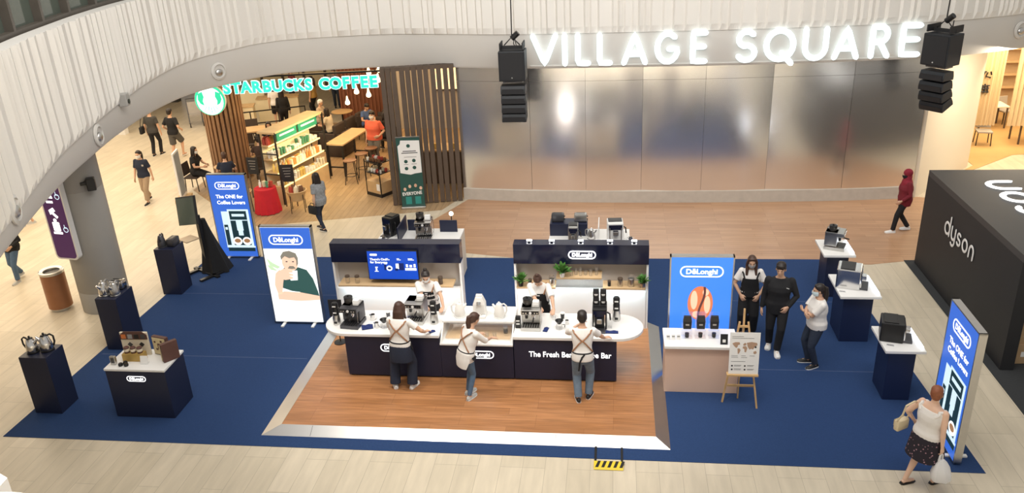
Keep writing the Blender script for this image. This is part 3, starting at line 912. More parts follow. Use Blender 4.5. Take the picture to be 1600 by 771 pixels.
MG = 'coffee machines on the bar'
espresso('dark steel espresso machine at the rounded left end of the bar', at(553, 506), R(-6), M_DSTEEL, MG)
grinder('steel grinder with black hopper left of the dark espresso machine', at(527, 506), s=1.1)
espresso('steel espresso machine partly hidden by the long-haired barista on the bar', at(652, 499), R(-4), M_STEEL, MG, hopper=False)
grinder('steel grinder with black hopper in front of the masked barista', at(679, 505), s=1.12)
espresso('steel espresso machine in front of the bun-haired barista', at(831, 509), 0, M_STEEL, MG)
c_ = at(810, 512); t = thing('coffee_canister', 'black coffee canister with white label left of the steel espresso machine', 'canister', c_)
mb = MB(); mb.box((0, 0, .11), (.09, .08, .22)); mb.obj('body', M_BLACK, t, bevel=.008)
mb = MB(); mb.box((0, -.041, .15), (.06, .002, .025)); mb.box((0, -.041, .09), (.06, .002, .025)); mb.obj('label_strip', M_WHITE, t)
mach = at(937, 510)
t = bean_to_cup('tall black automatic machine with coffee packs on top of the bar', mach, 0, M_BLACK, MG, .25, .40, .34)
for i, (dx, n_) in enumerate(((-.062, 'left'), (.062, 'right'))):
    p = thing('coffee_pack_stack', f'{n_} black coffee canister standing on the tall black machine', 'canister', mach + V((dx, .05, .417)), 0, 'black canisters on the tall machine')
    black_pack(p, 0, name='lower_pack'); black_pack(p, .142, name='upper_pack')
grinder('steel grinder with black hopper at the rounded right end of the bar', at(963, 500), s=1.15)
cloth('folded navy cloth beside the dark espresso machine', at(574, 512), R(20), s=(.20, .17))
cloth('folded navy cloth beside the long-haired barista', at(675, 519), R(35), s=(.11, .07))
cloth('folded navy cloth in front of the steel espresso machine', at(853, 516), R(80), s=(.15, .08))
cloth('folded navy cloth in front of the tall black machine', at(956, 520), 0, s=(.22, .09))
jug('steel milk jug nearest the dark espresso machine', at(589, 512))
jug('steel milk jug behind the dripper on the left bar', at(583, 500), 0, s=1.1)
server('black dripper on a glass server on the left bar', at(601, 512))
cup('dark striped paper cup at the back of the left bar', at(607, 496), M_DSTEEL, M_WHITE)
server('black dripper on a glass server on the right bar', at(874, 514))
jug('small steel jug beside the dripper on the right bar', at(886, 507), R(90), s=.8)
cup('dark paper cup at the back of the right bar', at(879, 498), M_BLACK, M_WHITE)
jug('clear glass jug at the back of the right bar', at(866, 500), 0, None, .9, M_ACRYL)
def small_round(name, label, cat, loc, prof, m, group=None):
    mb = MB(); mb.lathe(prof, n=14); o = mb.obj(name, m, smooth=True); o.location = loc
    return tag(o, label, cat, group)
small_round('white_bowl', 'small white bowl near the back of the left bar', 'bowl', at(619, 499), [(.03, 0), (.06, .045), (.055, .045), (.028, .008)], M_WHITE)
# menu sign at the left end
c_ = G(516, 496, .99); t = thing('menu_board', 'small dark menu board by the left back wall', 'menu board', (c_.x - .12, c_.y + .62, ZB))
mb = MB(); mb.box((0, 0, .75), (.26, .02, .36)); mb.obj('board', M_MATBLACK, t)
mb = MB(); mb.cyl((0, .02, 0), (0, .02, .6), .012, n=8); mb.lathe([(.12, 0), (.12, .012), (.02, .02)]); mb.obj('stand', M_BLACK, t)
mb = MB()
for z, w_ in ((.86, .09), (.80, .12), (.77, .14), (.74, .12), (.66, .10)): mb.box((0, -.011, z), (w_, .002, .008))
mb.obj('printed_lines', M_WHITE, t)
# on the glass case
ZK = ZB + 1.0 + .001
M_WENAM = mat('white_enamel', (.82, .80, .76), .2, var=.02)
kettle('white kettle at the left on the glass case', at(718, 497, ZK, .06), R(200), M_WENAM, M_WHITE, 'white appliances on the glass case', 1.12)
kettle('white kettle at the right on the glass case', at(780, 498, ZK, .06), R(-15), M_WENAM, M_WHITE, 'white appliances on the glass case', 1.12)
t = thing('filter_coffee_machine', 'white retro filter coffee machine between the two white kettles', 'coffee machine', at(749, 496, ZK, .06), 0, 'white appliances on the glass case')
mb = MB(); mb.box((0, 0, .02), (.20, .22, .04)); mb.obj('base', M_WENAM, t, bevel=.008)
mb = MB(); mb.loft([[(x * .095, .03 + y * .075, .04) for x, y in ((-1, -1), (1, -1), (1, 1), (-1, 1))], [(x * .09, .03 + y * .07, .20) for x, y in ((-1, -1), (1, -1), (1, 1), (-1, 1))], [(x * .05, .03 + y * .05, .31) for x, y in ((-1, -1), (1, -1), (1, 1), (-1, 1))]]); mb.obj('water_tank', M_WENAM, t, bevel=.012)
mb = MB(); mb.cyl((0, -.055, .20), (0, -.03, .24), .035, n=16); mb.obj('gauge', M_CHROME, t)
mb = MB(); mb.lathe([(.05, .045), (.062, .07), (.045, .14), (.04, .145)], (0, -.05, 0), 14); mb.obj('carafe', M_GLASS, t, smooth=True)
mb = MB(); mb.box((0, .03, .32), (.09, .06, .022)); mb.obj('lid', M_WENAM, t)
t.scale = (1.2, 1.2, 1.2)
# price cards on the case
for x, px in ((0, 727), (1, 757), (2, 790)):
    t = tag(MB().box((0, 0, .03), (.07, .004, .06), rot=Matrix.Rotation(-.25, 3, 'X')).obj('price_card', M_ACRYL), ['clear price card before the left white kettle', 'clear price card before the white filter machine', 'clear price card before the right white kettle'][x], 'price card', 'price cards on the glass case')
    t.location = at(px, 503, ZK)
# ground-coffee tumblers in the case
for k, px in enumerate((737, 749, 761)):
    small_round('glass_tumbler', ['clear tumbler nearest the ponytailed barista in the glass case', 'clear tumbler in the middle of the glass case', 'clear tumbler toward the right of the glass case'][k], 'tumbler', at(px + 12, 527, ZB + .738, 0), [(.03, 0), (.036, .09), (.033, .09), (.028, .006)], M_ACRYL, 'tumblers in the glass case')
t = thing('coffee_tin', 'dark tin standing at the right end of the glass case', 'tin', V((-1.90, 12.62, ZB + .738)))
mb = MB(); mb.lathe([(.04, 0), (.04, .11)]); mb.obj('body', M_BLACK, t, smooth=True)
mb = MB(); mb.lathe([(.042, .11), (.042, .125)]); mb.obj('lid', M_STEEL, t, smooth=True)

# ------------------------------------------------------------------ shelf dressing
ZS_ = ZS + .001
SY = PY - .035


def onshelf(px, z=ZS_):
    return V((AT(px, 436, SY).x, SY, z))


def jar(label, loc, fill=M_DARKW, s=1.0, m=M_GLASS, lid=None, group='jars on the bar shelves'):
    t = thing('glass_jar', label, 'jar', loc, 0, group)
    mb = MB(); mb.lathe([(.04 * s, 0), (.045 * s, .01), (.045 * s, .12 * s), (.038 * s, .125 * s)], n=14); mb.obj('vessel', m, t, smooth=True)
    mb = MB(); mb.lathe([(.043 * s, .126 * s), (.05 * s, .135 * s), (.045 * s, .165 * s), (.02 * s, .175 * s)], n=14); mb.obj('bean_top', lid or fill, t, smooth=True)
    return t
jar('jar topped with dark beans, outer one left of the screen', onshelf(543))
jar('jar topped with dark beans, the one nearer the screen', onshelf(558))
jar('dark brown jar right of the masked barista on the shelf', onshelf(688), m=M_DARKW)
M_LEAF = mat('plant_leaf', (.07, .20, .035), .5, var=.4, vscale=12)


def plant(label, loc, h=.22, seed=1, pot=M_WHITE):
    t = thing('potted_plant', label, 'potted plant', loc, 0, 'potted plants on the bar shelf')
    mb = MB(); mb.lathe([(.04, 0), (.055, .09), (.05, .09), (.045, .075)], n=14); mb.obj('pot', pot, t, smooth=True)
    q = random.Random(seed); mb = MB()
    for i in range(46):
        a = q.uniform(0, 2 * PI); e = q.uniform(.25, 1.45); L = h * q.uniform(.55, 1.0)
        d = V((math.cos(a) * math.cos(e), math.sin(a) * math.cos(e), math.sin(e)))
        b = V((0, 0, .08)); tip = b + d * L; mid = b + d * L * .6 + V((0, 0, .02)); sd = d.cross(V((0, 0, 1))).normalized() * L * .17
        mb.loft([[b, b + sd * .1, b + V((0, 0, .003))], [mid - sd, mid + V((0, 0, .008)), mid + sd], [tip, tip + sd * .05, tip + V((0, 0, .003))]])
    mb.obj('foliage', M_LEAF, t)
    return t
plant('potted plant at the left end of the right shelf', onshelf(814) + V((0, -.045, 0)), .23, 1, M_BLACK)
plant('potted plant standing tall on the raised middle shelf', onshelf(879, ZS2 + .001) + V((0, -.065, 0)), .25, 2)
plant('potted plant at the right end of the right shelf', onshelf(1004) + V((0, -.045, 0)), .21, 3, M_STEEL)
jar('dark cup behind the bun-haired barista on the shelf', onshelf(828), m=M_BLACK, s=.8)
jar('steel lidded jar right of the bun-haired barista', onshelf(862), m=M_STEEL, lid=M_GLASS, s=1.2)
jar('small black jar at the left of the right-hand shelf', onshelf(952), m=M_BLACK, s=.7)
jar('steel jar topped with dark beans on the right-hand shelf', onshelf(969), m=M_STEEL, s=1.05)
jar('tall steel canister with domed lid on the right-hand shelf', onshelf(986), m=M_STEEL, lid=M_ACRYL, s=1.35)
for k, px in enumerate((893, 900, 907, 915, 923, 932)):
    small_round('drinking_glass', 'clear drinking glass lined up on the raised middle shelf', 'glass', onshelf(px, ZS2 + .001) + V((0, .04 * (k % 2), 0)), [(.03, 0), (.034, .1 + .03 * (k % 3)), (.031, .1 + .03 * (k % 3)), (.028, .006)], M_ACRYL, 'glasses on the raised shelf')

# ------------------------------------------------------------------ blush counter dressing
ZP = .007 + .93 + .001
M_SMOKE = mat('dark_bean_pack', (.02, .018, .018), .3, var=.2)
for k, px in enumerate((1073, 1094, 1115)):
    n_ = ['left', 'middle', 'right'][k]
    t = thing('bean_dispenser', f'{n_} clear bean dispenser on the blush counter', 'dispenser', G(px, 527, ZP), 0, 'bean dispensers on the blush counter')
    mb = MB(); mb.box((0, .05, .19), (.15, .012, .38)); mb.box((0, 0, .006), (.15, .12, .012)); mb.obj('acrylic_stand', M_ACRYL, t)
    mb = MB(); mb.loft([[(x * .055, .0 + y * .035, .14) for x, y in ((-1, -1), (1, -1), (1, 1), (-1, 1))], [(x * .06, y * .04, .26) for x, y in ((-1, -1), (1, -1), (1, 1), (-1, 1))], [(x * .05, y * .02, .34) for x, y in ((-1, -1), (1, -1), (1, 1), (-1, 1))]]); bp = mb.obj('bean_pack', M_SMOKE, t, bevel=.006)
    mb = MB(); mb.box((0, -.037, .22), (.05, .003, .04)); mb.obj('pack_label', M_GREY, bp)
    mb = MB(); mb.lathe([(.026, .012), (.03, .075)], (0, -.02, 0), 12); mb.obj('bean_cup', M_SMOKE, t, smooth=True); t.scale = (1.2, 1.0, 1.2)
for k, px in enumerate((1044, 1052, 1060)):
    t = thing('name_card', f'{["left", "middle", "right"][k]} white name card at the left of the blush counter', 'name card', G(px, 531, ZP), 0, 'name cards on the blush counter')
    mb = MB(); mb.box((0, 0, .045), (.065, .004, .09), rot=Matrix.Rotation(-.2, 3, 'X')); mb.obj('card', M_WHITE, t)
    mb = MB(); mb.box((0, -.009, .065), (.045, .003, .01), rot=Matrix.Rotation(-.2, 3, 'X')); mb.obj('printed_line', M_BLACK, t)
t = thing('counter_notice', 'black notice card at the right of the blush counter', 'notice', G(1131, 538, ZP))
mb = MB(); mb.box((0, 0, .09), (.12, .006, .18), rot=Matrix.Rotation(-.2, 3, 'X')); mb.obj('card', M_MATBLACK, t)
mb = MB(); mb.box((0, -.012, .065), (.05, .003, .05), rot=Matrix.Rotation(-.2, 3, 'X')); mb.obj('printed_panel', M_WHITE, t)
# easel
M_PINE = mat('pine_wood', (.60, .38, .17), .5, var=.2, vscale=10)
fl_, fr_, fb_ = G(1128, 629), G(1182, 639), G(1157, 612)
base = (fl_ + fr_) / 2
t = thing('easel', 'pine easel on the carpet in front of the blush counter', 'easel', (base.x, base.y, .007))
L_ = lambda p: V(p) - V((base.x, base.y, 0))
apex = V((.02, .22, 1.62))
for p in (fl_, fr_):
    mb = MB(); q = L_(p); top_ = V((q.x * .25, .13, 1.5)); mb.tube([q + V((0, 0, .0)), top_], .02, 4); mb.obj('front_leg', M_PINE, t)
mb = MB(); mb.tube([V((.0, .205, 0)), V((.0, .17, 1.5))], .016, 4); mb.obj('rear_leg', M_PINE, t)
mb = MB(); mb.tube([V((0, .085, .60)), V((0, .165, 1.72))], .02, 4); mb.obj('mast', M_PINE, t)
mb = MB(); mb.box((0, -.065, .635), (.50, .09, .03)); mb.obj('ledge', M_PINE, t)
mb = MB(); mb.box((0, .035, .36), (.42, .025, .035)); mb.obj('crossbar', M_PINE, t)
mb = MB(); mb.box((0, .125, 1.42), (.16, .03, .03)); mb.obj('clamp', M_PINE, t)
t2 = thing('map_board', 'white board with a brown world map resting on the easel', 'poster board', (base.x + .01, base.y - .07, .007 + .652))
tilt = Matrix.Rotation(-R(4.0), 4, 'X')
mb = MB(); mb.prism(rect(-.235, 0, .235, .74), 0, .008, tilt @ STAND); mb.obj('board', M_WHITE, t2)
M_MAPB = mat('map_brown_ink', (.42, .27, .18), .7, var=.1)
fm = tilt @ Matrix.Translation((0, -.0085, 0)) @ STAND
U = lambda pts: [((x - .5) * .47, y * .74) for x, y in pts]
flat(t2, 'printed_map', M_MAPB, fm, [U(p) for p in (
    [(.08, .74), (.18, .77), (.32, .77), (.34, .72), (.27, .70), (.26, .66), (.22, .63), (.17, .66), (.12, .70)],
    [(.26, .62), (.33, .62), (.37, .58), (.32, .50), (.28, .49), (.27, .56)],
    [(.44, .72), (.50, .76), (.55, .74), (.54, .70), (.46, .69)],
    [(.44, .67), (.54, .68), (.59, .63), (.55, .53), (.50, .54), (.49, .61), (.43, .63)],
    [(.56, .76), (.72, .78), (.90, .76), (.92, .71), (.82, .66), (.78, .60), (.72, .62), (.66, .60), (.60, .66)],
    [(.80, .55), (.88, .57), (.91, .52), (.85, .49), (.80, .51)])], 0)
mb = MB()
for y, x0, x1 in ((.90, .07, .45), (.86, .07, .8), (.44, .07, .28), (.44, .4, .55), (.44, .68, .85), (.40, .07, .3), (.40, .4, .6), (.30, .07, .55), (.21, .18, .42), (.19, .18, .40), (.21, .62, .85), (.19, .62, .82), (.12, .18, .42), (.10, .18, .40), (.12, .62, .85), (.10, .62, .82)):
    mb.prism(U(rect(x0, y, x1, y + .008)), 0, .001, fm)
mb.obj('printed_text', M_DSTEEL, t2)
flat(t2, 'printed_dot', M_BLACK, fm, [[((x - .5) * .47 + dx, y * .74 + dy) for dx, dy in ell(0, 0, .015, .015, 12)] for x, y in ((.11, .20), (.54, .20), (.11, .11), (.54, .11), (.86, .66))], 0.001)

# ------------------------------------------------------------------ right plinth machines
ZR = .007 + .95 + .052
espresso('steel espresso machine on the plinth farthest back on the right', V((4.48, 16.12, ZR)), R(68), M_STEEL, 'machines on the right plinths', hopper=True)
t = bean_to_cup('large steel machine on the middle right plinth', V((4.36, 14.38, ZR)), R(72), M_CHROME, 'machines on the right plinths', .42, .38, .42)
t = bean_to_cup('black automatic machine on the front right plinth', V((4.55, 12.42, ZR)), R(76), M_BLACK, 'machines on the right plinths', .38, .34, .36)
for px, py, n_ in ((1323, 452, 'middle right plinth'), (1398, 536, 'front right plinth')):
    t = thing('price_card', f'white price card with a thin stem on the {n_}', 'price card', G(px - 7, py + 4, ZR), R(-20), 'price cards on the right plinths')
    mb = MB(); mb.box((0, 0, .003), (.12, .05, .006)); mb.obj('card', M_ACRYL, t)
    mb = MB(); mb.cyl((-.05, 0, .006), (.05, .0, .012), .005, n=6); mb.obj('stem', M_DSTEEL, t)

# ------------------------------------------------------------------ left plinth appliances
ZL = .007 + 1.12 + .001
KG = 'kettles on the left plinths'
kettle('steel kettle with black handle, left one on the front corner plinth', (-9.88, 11.15, ZL), R(180), M_CHROME, M_BLACK, KG, 1.15)
kettle('steel kettle with black lid, right one on the front corner plinth', (-9.66, 11.22, ZL), R(10), M_CHROME, M_BLACK, KG, 1.25)
kettle('pale steel kettle, left one on the plinth by the column', (-9.87, 13.30, ZL), R(75), M_CHROME, M_STEEL, KG, 1.2)
kettle('pale steel kettle, right one on the plinth by the column', (-9.655, 13.31, ZL), R(80), M_STEEL, M_STEEL, KG, 1.1)
toaster('steel toaster at the back of the plinth by the column', (-9.76, 13.615, ZL), R(2), M_CHROME)
kettle('dark steel kettle, on the plinth nearest the monitor stand', (-9.97, 15.72, ZL - .02), R(100), M_DSTEEL, M_DSTEEL, KG, 1.15)
toaster('dark steel toaster on the plinth nearest the monitor stand', (-9.765, 15.83, ZL - .02), R(88), M_DSTEEL)

# packaging on the wide plinth
ZD = .007 + .96 + .001
t = thing('gift_pack_display', 'cream display card with coloured pods on the wide plinth', 'display card', (-8.13, 11.35, ZD), R(2))
M_CARD = mat('cream_card', (.72, .64, .50), .5, var=.05); M_BROWN = mat('brown_card', (.10, .045, .035), .5, var=.15)
mb = MB(); mb.box((0, .05, .19), (.42, .03, .38)); mb.obj('back_card', M_CARD, t)
mb = MB(); mb.prism([(-.21, .27), (.21, .27), (.21, .34), (.14, .40), (-.14, .40), (-.21, .34)], 0, .012, Matrix.Translation((0, .036, 0)) @ STAND); mb.obj('picture_strip', M_BROWN, t)
for x, m_ in ((-.15, mat('orange_print', (.6, .18, .05), .5, var=.1)), (-.05, mat('grey_print', (.3, .3, .3), .5, var=.1)), (.05, M_BLACK), (.15, M_DSTEEL)):
    mb = MB(); mb.box((x, .021, .32), (.07, .004, .07)); mb.obj('picture', m_, t)
mb = MB()
for x in (-.08, .10):
    mb.box((x, .033, .18), (.06, .004, .06), rot=Matrix.Rotation(PI / 4, 3, 'Y'))
mb.obj('printed_diamond', M_DSTEEL, t)
mb = MB(); mb.box((.03, -.10, .06), (.32, .12, .12)); mb.obj('tray', mat('gilt_card', (.50, .33, .10), .35, .3, var=.1), t)
for k in range(3):
    mb = MB(); mb.lathe([(.038, .121), (.04, .21), (.034, .215)], (-.07 + k * .10, -.10, 0), 12); j = mb.obj('coffee_jar', M_BROWN, t, smooth=True)
    mb = MB(); mb.lathe([(.039, .15), (.0405, .15), (.0405, .19), (.039, .19)], (-.07 + k * .10, -.10, 0), 12, cap=False); mb.obj('jar_label', M_CARD, j)
t.scale = (1.15, 1.15, 1.15)
t = thing('gift_box', 'open brown gift box with cream lining on the wide plinth', 'gift box', (-7.60, 11.34, ZD), R(-14))
mb = MB(); mb.box((-.10, .06, .15), (.26, .06, .30)); mb.obj('box_base', M_BROWN, t, bevel=.004)
mb = MB(); mb.box((-.10, .026, .15), (.23, .008, .27)); ln = mb.obj('lining', mat('pale_gold_card', (.66, .55, .32), .5, var=.06), t)
mb = MB()
for x, z in ((-.17, .22), (-.05, .24), (-.15, .10), (-.04, .09)): mb.box((x, .02, z), (.03, .006, .03))
mb.box((-.10, .02, .15), (.05, .01, .10)); mb.obj('printed_scroll', M_BROWN, ln)
mb = MB(); mb.box((.14, -.03, .15), (.06, .24, .30), R(-25)); mb.obj('box_lid', M_BROWN, t, bevel=.004)
mb = MB(); mb.box((.105, -.045, .15), (.008, .20, .26), R(-25)); mb.obj('lid_lining', MATS['pale_gold_card'], t)
t.scale = (1.15, 1.15, 1.15)
t = thing('price_card', 'white card standing before the open gift box', 'price card', (-7.86, 11.12, ZD), R(3))
mb = MB(); mb.box((0, 0, .07), (.13, .006, .14), rot=Matrix.Rotation(-.3, 3, 'X')); mb.obj('card', M_WHITE, t)
mb = MB(); mb.box((0, .02, .01), (.12, .07, .006)); mb.obj('foot', M_WHITE, t)
t = thing('coffee_tin', 'grey tin at the left front of the wide plinth', 'tin', (-8.38, 11.07, ZD))
mb = MB(); mb.box((0, 0, .08), (.10, .05, .16)); mb.obj('body', M_STEEL, t, bevel=.01)
mb = MB(); mb.box((0, -.027, .085), (.06, .003, .10)); mb.obj('label_strip', M_DSTEEL, t)
for k, (x, y) in enumerate(((-8.24, 11.03), (-8.19, 11.09), (-8.14, 11.03))):
    mb = MB(); mb.lathe([(.035, 0), (.04, .03), (.03, .05)], n=12); o = mb.obj('coffee_capsule_pot', M_BLACK, smooth=True); o.location = (x, y, ZD)
    tag(o, ['black pot nearest the grey tin on the wide plinth', 'black pot behind the other two on the wide plinth', 'black pot right of its two neighbours on the wide plinth'][k], 'pot', 'black pots on the wide plinth')

# ------------------------------------------------------------------ tables behind the bar walls
BT = 'white tables behind the bar'
ta = plinth('white demonstration table behind the screen wall', -5.26, -3.40, 16.25, 17.1, 1.0, M_CREAM, M_WHITE, BT)
tb = plinth('white demonstration table behind the lit-logo wall', -1.42, .33, 16.25, 17.1, 1.0, M_CREAM, M_WHITE, BT)
mb = MB(); mb.box((-.05, .427, .46), (.55, .012, .40)); mb.obj('added_rear_glow', lit('added_glow_white', (1, .98, .95), 14.0), cc)  # unseen glow added behind the bar, mirrored as a bright spot in the wall
ZT = 1.008
DG = 'navy divider boards on the rear tables'
def divider(label, loc, d, rz=0):
    t = tag(MB().box((0, 0, d[2] / 2), d).obj('divider_board', M_NAVY, bevel=.003), label, 'divider', DG)
    t.location = loc; t.rotation_euler = (0, 0, rz)
    return t
divider('navy divider board standing lengthwise on the left rear table', (-4.72, 16.62, ZT), (.025, .8, .36))
divider('low navy board behind the chrome machine on the left rear table', (-4.38, 16.98, ZT), (.6, .03, .26))
divider('low navy board at the right end of the left rear table', (-3.72, 16.90, ZT), (.40, .03, .28))
rb = thing('riser_box', 'navy riser box on the right rear table', 'riser box', (-1.0, 16.86, ZT))
mb = MB(); mb.box((0, 0, .14), (.82, .36, .28)); mb.obj('box', M_NAVY, rb, bevel=.004)
divider('white divider fin on the right rear table', (-.34, 16.75, ZT), (.02, .6, .30)).data.materials[0] = M_WHITE
RM = 'machines on the rear tables'
espresso('chrome espresso machine in the middle of the left rear table', at(664, 372, ZT), R(5), M_CHROME, RM).scale = (1.12, 1.12, 1.12)
t = bean_to_cup('black and steel machine at the left end of the left rear table', at(612, 366, ZT), R(-25), M_BLACK, RM, .26, .44, .34)
bean_to_cup('tall white machine at the right of the right rear table', at(961, 374, ZT), R(4), M_WHITE, RM, .34, .42, .34)
bean_to_cup('slim steel machine at the left of the right rear table', at(896, 379, ZT), R(0), M_STEEL, RM, .21, .40, .32)
kettle('steel kettle in front of the navy riser box', at(924, 374, ZT), R(180), M_CHROME, M_CHROME, None)
jug('steel jug at the right end of the right rear table', at(985, 379, ZT), 0, s=1.2)
jug('steel jug beside the machine on the left rear table', at(600, 379, ZT), 0, s=1.2)
toaster('dark toaster on the left of the navy riser box', (-1.24, 16.86, ZT + .281), 0, M_DSTEEL)
toaster('steel toaster on the right of the navy riser box', (-.74, 16.86, ZT + .281), 0, M_STEEL)
t = thing('table_lamp', 'small lit lamp at the back right of the left rear table', 'lamp', (-3.66, 17.0, ZT))
mb = MB(); mb.lathe([(.05, 0), (.05, .012), (.012, .02), (.012, .36)], n=12); mb.obj('lamp_stem', M_BLACK, t, smooth=True)
mb = MB(); mb.ball((0, 0, .40), .05); mb.obj('bulb', lit('lit_warm_bulb', (1, .85, .6), 8), t, smooth=True)

# ------------------------------------------------------------------ monitor stand draped with black cloth
c_ = G(330, 419)
t = thing('monitor_stand', 'black screen on a stand draped in black cloth by the tall blue light box', 'monitor stand', (c_.x + .05, c_.y - .32, .007), R(-30))
mb = MB(); mb.box((0, 0, .03), (.95, .09, .05)); mb.box((-.3, 0, .03), (.09, .75, .05)); mb.box((.3, 0, .03), (.09, .75, .05)); mb.obj('base', M_BLACK, t, bevel=.006)
mb = MB(); mb.box((0, .05, .75), (.10, .08, 1.45)); mb.obj('column', M_BLACK, t)
mb = MB(); mb.box((-.08, -.12, 1.62), (.74, .06, .66), rot=Matrix.Rotation(R(-12), 3, 'X') @ Matrix.Rotation(R(-14), 3, 'Y')); mt = mb.obj('screen', M_BLACK, t, bevel=.008)
mb = MB(); mb.box((-.08, -.153, 1.612), (.70, .006, .62), rot=Matrix.Rotation(R(-12), 3, 'X') @ Matrix.Rotation(R(-14), 3, 'Y')); mb.obj('glass', M_DGLASS, mt)
mb = MB(); mb.box((-.20, -.16, .90), (.36, .34, .025)); mb.obj('tray', mat('tan_tray', (.5, .38, .25), .5, var=.1), t)
mb = MB(); rings = []
for k in range(9):
    f = k / 8; z = 1.34 - 1.33 * f; ring = []
    for i in range(36):
        a = 2 * PI * i / 36; fold = 1 + .10 * f * math.sin(a * 7 + f) + .05 * f * math.sin(a * 13)
        ring.append(V((math.cos(a) * (.07 + .30 * f ** 1.2) * fold, .16 + math.sin(a) * (.06 + .27 * f ** 1.2) * fold + .12 * f, z)))
    rings.append(ring)
mb.loft(list(reversed(rings))); mb.obj('black_cloth', mat('black_fabric', (.008, .008, .009), .9, var=.2, vscale=10), t, smooth=True)

# hazard-striped cable cover
t = thing('cable_cover', 'yellow and black striped cable cover at the carpet front edge', 'cable cover', (G(951, 723).x, 10.17, 0))
mb = MB(); mb.loft([[(x, -.16, .008) for x in (-.22,)] + [(-.22, -.13, .03), (-.22, .02, .03), (-.22, .05, .008)], [(.22, -.16, .008), (.22, -.13, .03), (.22, .02, .03), (.22, .05, .008)]]); mb.obj('cover', mat('hazard_yellow', (.75, .55, .03), .5, var=.1), t)
mb = MB()
for k in range(5):
    x = -.2 + k * .09; mb.prism([(x, -.13), (x + .045, -.13), (x + .085, .02), (x + .04, .02)], .0302, .032)
mb.obj('black_stripe', M_BLACK, t)
for x in (-.2, .2):
    mb = MB(); mb.box((x, .22, .012), (.035, .34, .008)); mb.obj('cable', M_BLACK, t)

# ------------------------------------------------------------------ people
DGR = None


def voxel(mb, name, m, parent, size, smooth=3):
    """one continuous surface out of overlapping closed pieces"""
    bm = mb.bm
    bmesh.ops.recalc_face_normals(bm, faces=bm.faces[:])
    me = bpy.data.meshes.new('pieces'); bm.to_mesh(me); bm.free()
    o = bpy.data.objects.new('pieces', me); COL.objects.link(o)
    md = o.modifiers.new('r', 'REMESH'); md.mode = 'VOXEL'; md.voxel_size = size; md.adaptivity = 0
    if smooth:
        ms = o.modifiers.new('s', 'SMOOTH'); ms.factor = .5; ms.iterations = smooth
    dg = bpy.context.evaluated_depsgraph_get()
    out = bpy.data.meshes.new_from_object(o.evaluated_get(dg))
    bpy.data.objects.remove(o)
    bpy.data.meshes.remove(me)
    out.name = name
    out.materials.clear(); out.materials.append(m); out.shade_smooth()
    r = bpy.data.objects.new(name, out); COL.objects.link(r)
    r.parent = parent
    return r


def ik(a, b, l1, l2, pole):
    d = b - a; L = d.length; L2 = min(L, (l1 + l2) * .995)
    u = d.normalized()
    if L2 < L: b = a + u * L2
    x = (l1 * l1 - l2 * l2 + L2 * L2) / (2 * L2)
    h = math.sqrt(max(0, l1 * l1 - x * x))
    p = V(pole) - u * V(pole).dot(u)
    if p.length < 1e-5: p = u.orthogonal()
    return a + u * x + p.normalized() * h, b


SKIN = mat('skin_tan', (.60, .36, .24), .5, var=.06, vscale=9)
SKIN_L = mat('skin_light', (.72, .47, .34), .5, var=.05, vscale=9)
SKIN_D = mat('skin_brown', (.42, .24, .15), .5, var=.06, vscale=9)
HAIR = mat('dark_hair', (.018, .012, .010), .45, var=.4, vscale=30)
HAIR_B = mat('brown_hair', (.06, .028, .018), .45, var=.4, vscale=30)
HAIR_A = mat('auburn_hair', (.23, .075, .03), .5, var=.3, vscale=30)
T_WHITE = mat('white_cotton', (.76, .73, .70), .8, var=.05, vscale=12)
T_BLACK = mat('black_cotton', (.012, .012, .014), .85, var=.25, vscale=10)
T_NAVY = mat('navy_cotton', (.016, .022, .042), .85, var=.2, vscale=10)
DENIM = mat('blue_denim', (.09, .15, .24), .85, var=.25, vscale=18)
DENIM_D = mat('dark_denim', (.025, .035, .06), .85, var=.25, vscale=18)
DENIM_G = mat('grey_blue_denim', (.14, .19, .25), .85, var=.3, vscale=14)
KHAKI = mat('khaki_cotton', (.36, .26, .17), .85, var=.12, vscale=12)
LEATHER = mat('tan_leather', (.33, .16, .08), .5, var=.15)
MASKM = mat('pale_blue_mask', (.62, .76, .80), .7, var=.03)
MASKW = mat('white_mask', (.80, .80, .78), .7, var=.03)
SHOE_W = mat('white_shoe', (.80, .79, .77), .5, var=.05)
SHOE_B = mat('black_shoe', (.015, .015, .016), .5, var=.2)
SHOE_G = mat('grey_shoe', (.45, .45, .43), .6, var=.15, vscale=20)
EYE = mat('dark_eye', (.01, .008, .007), .2, var=.1)


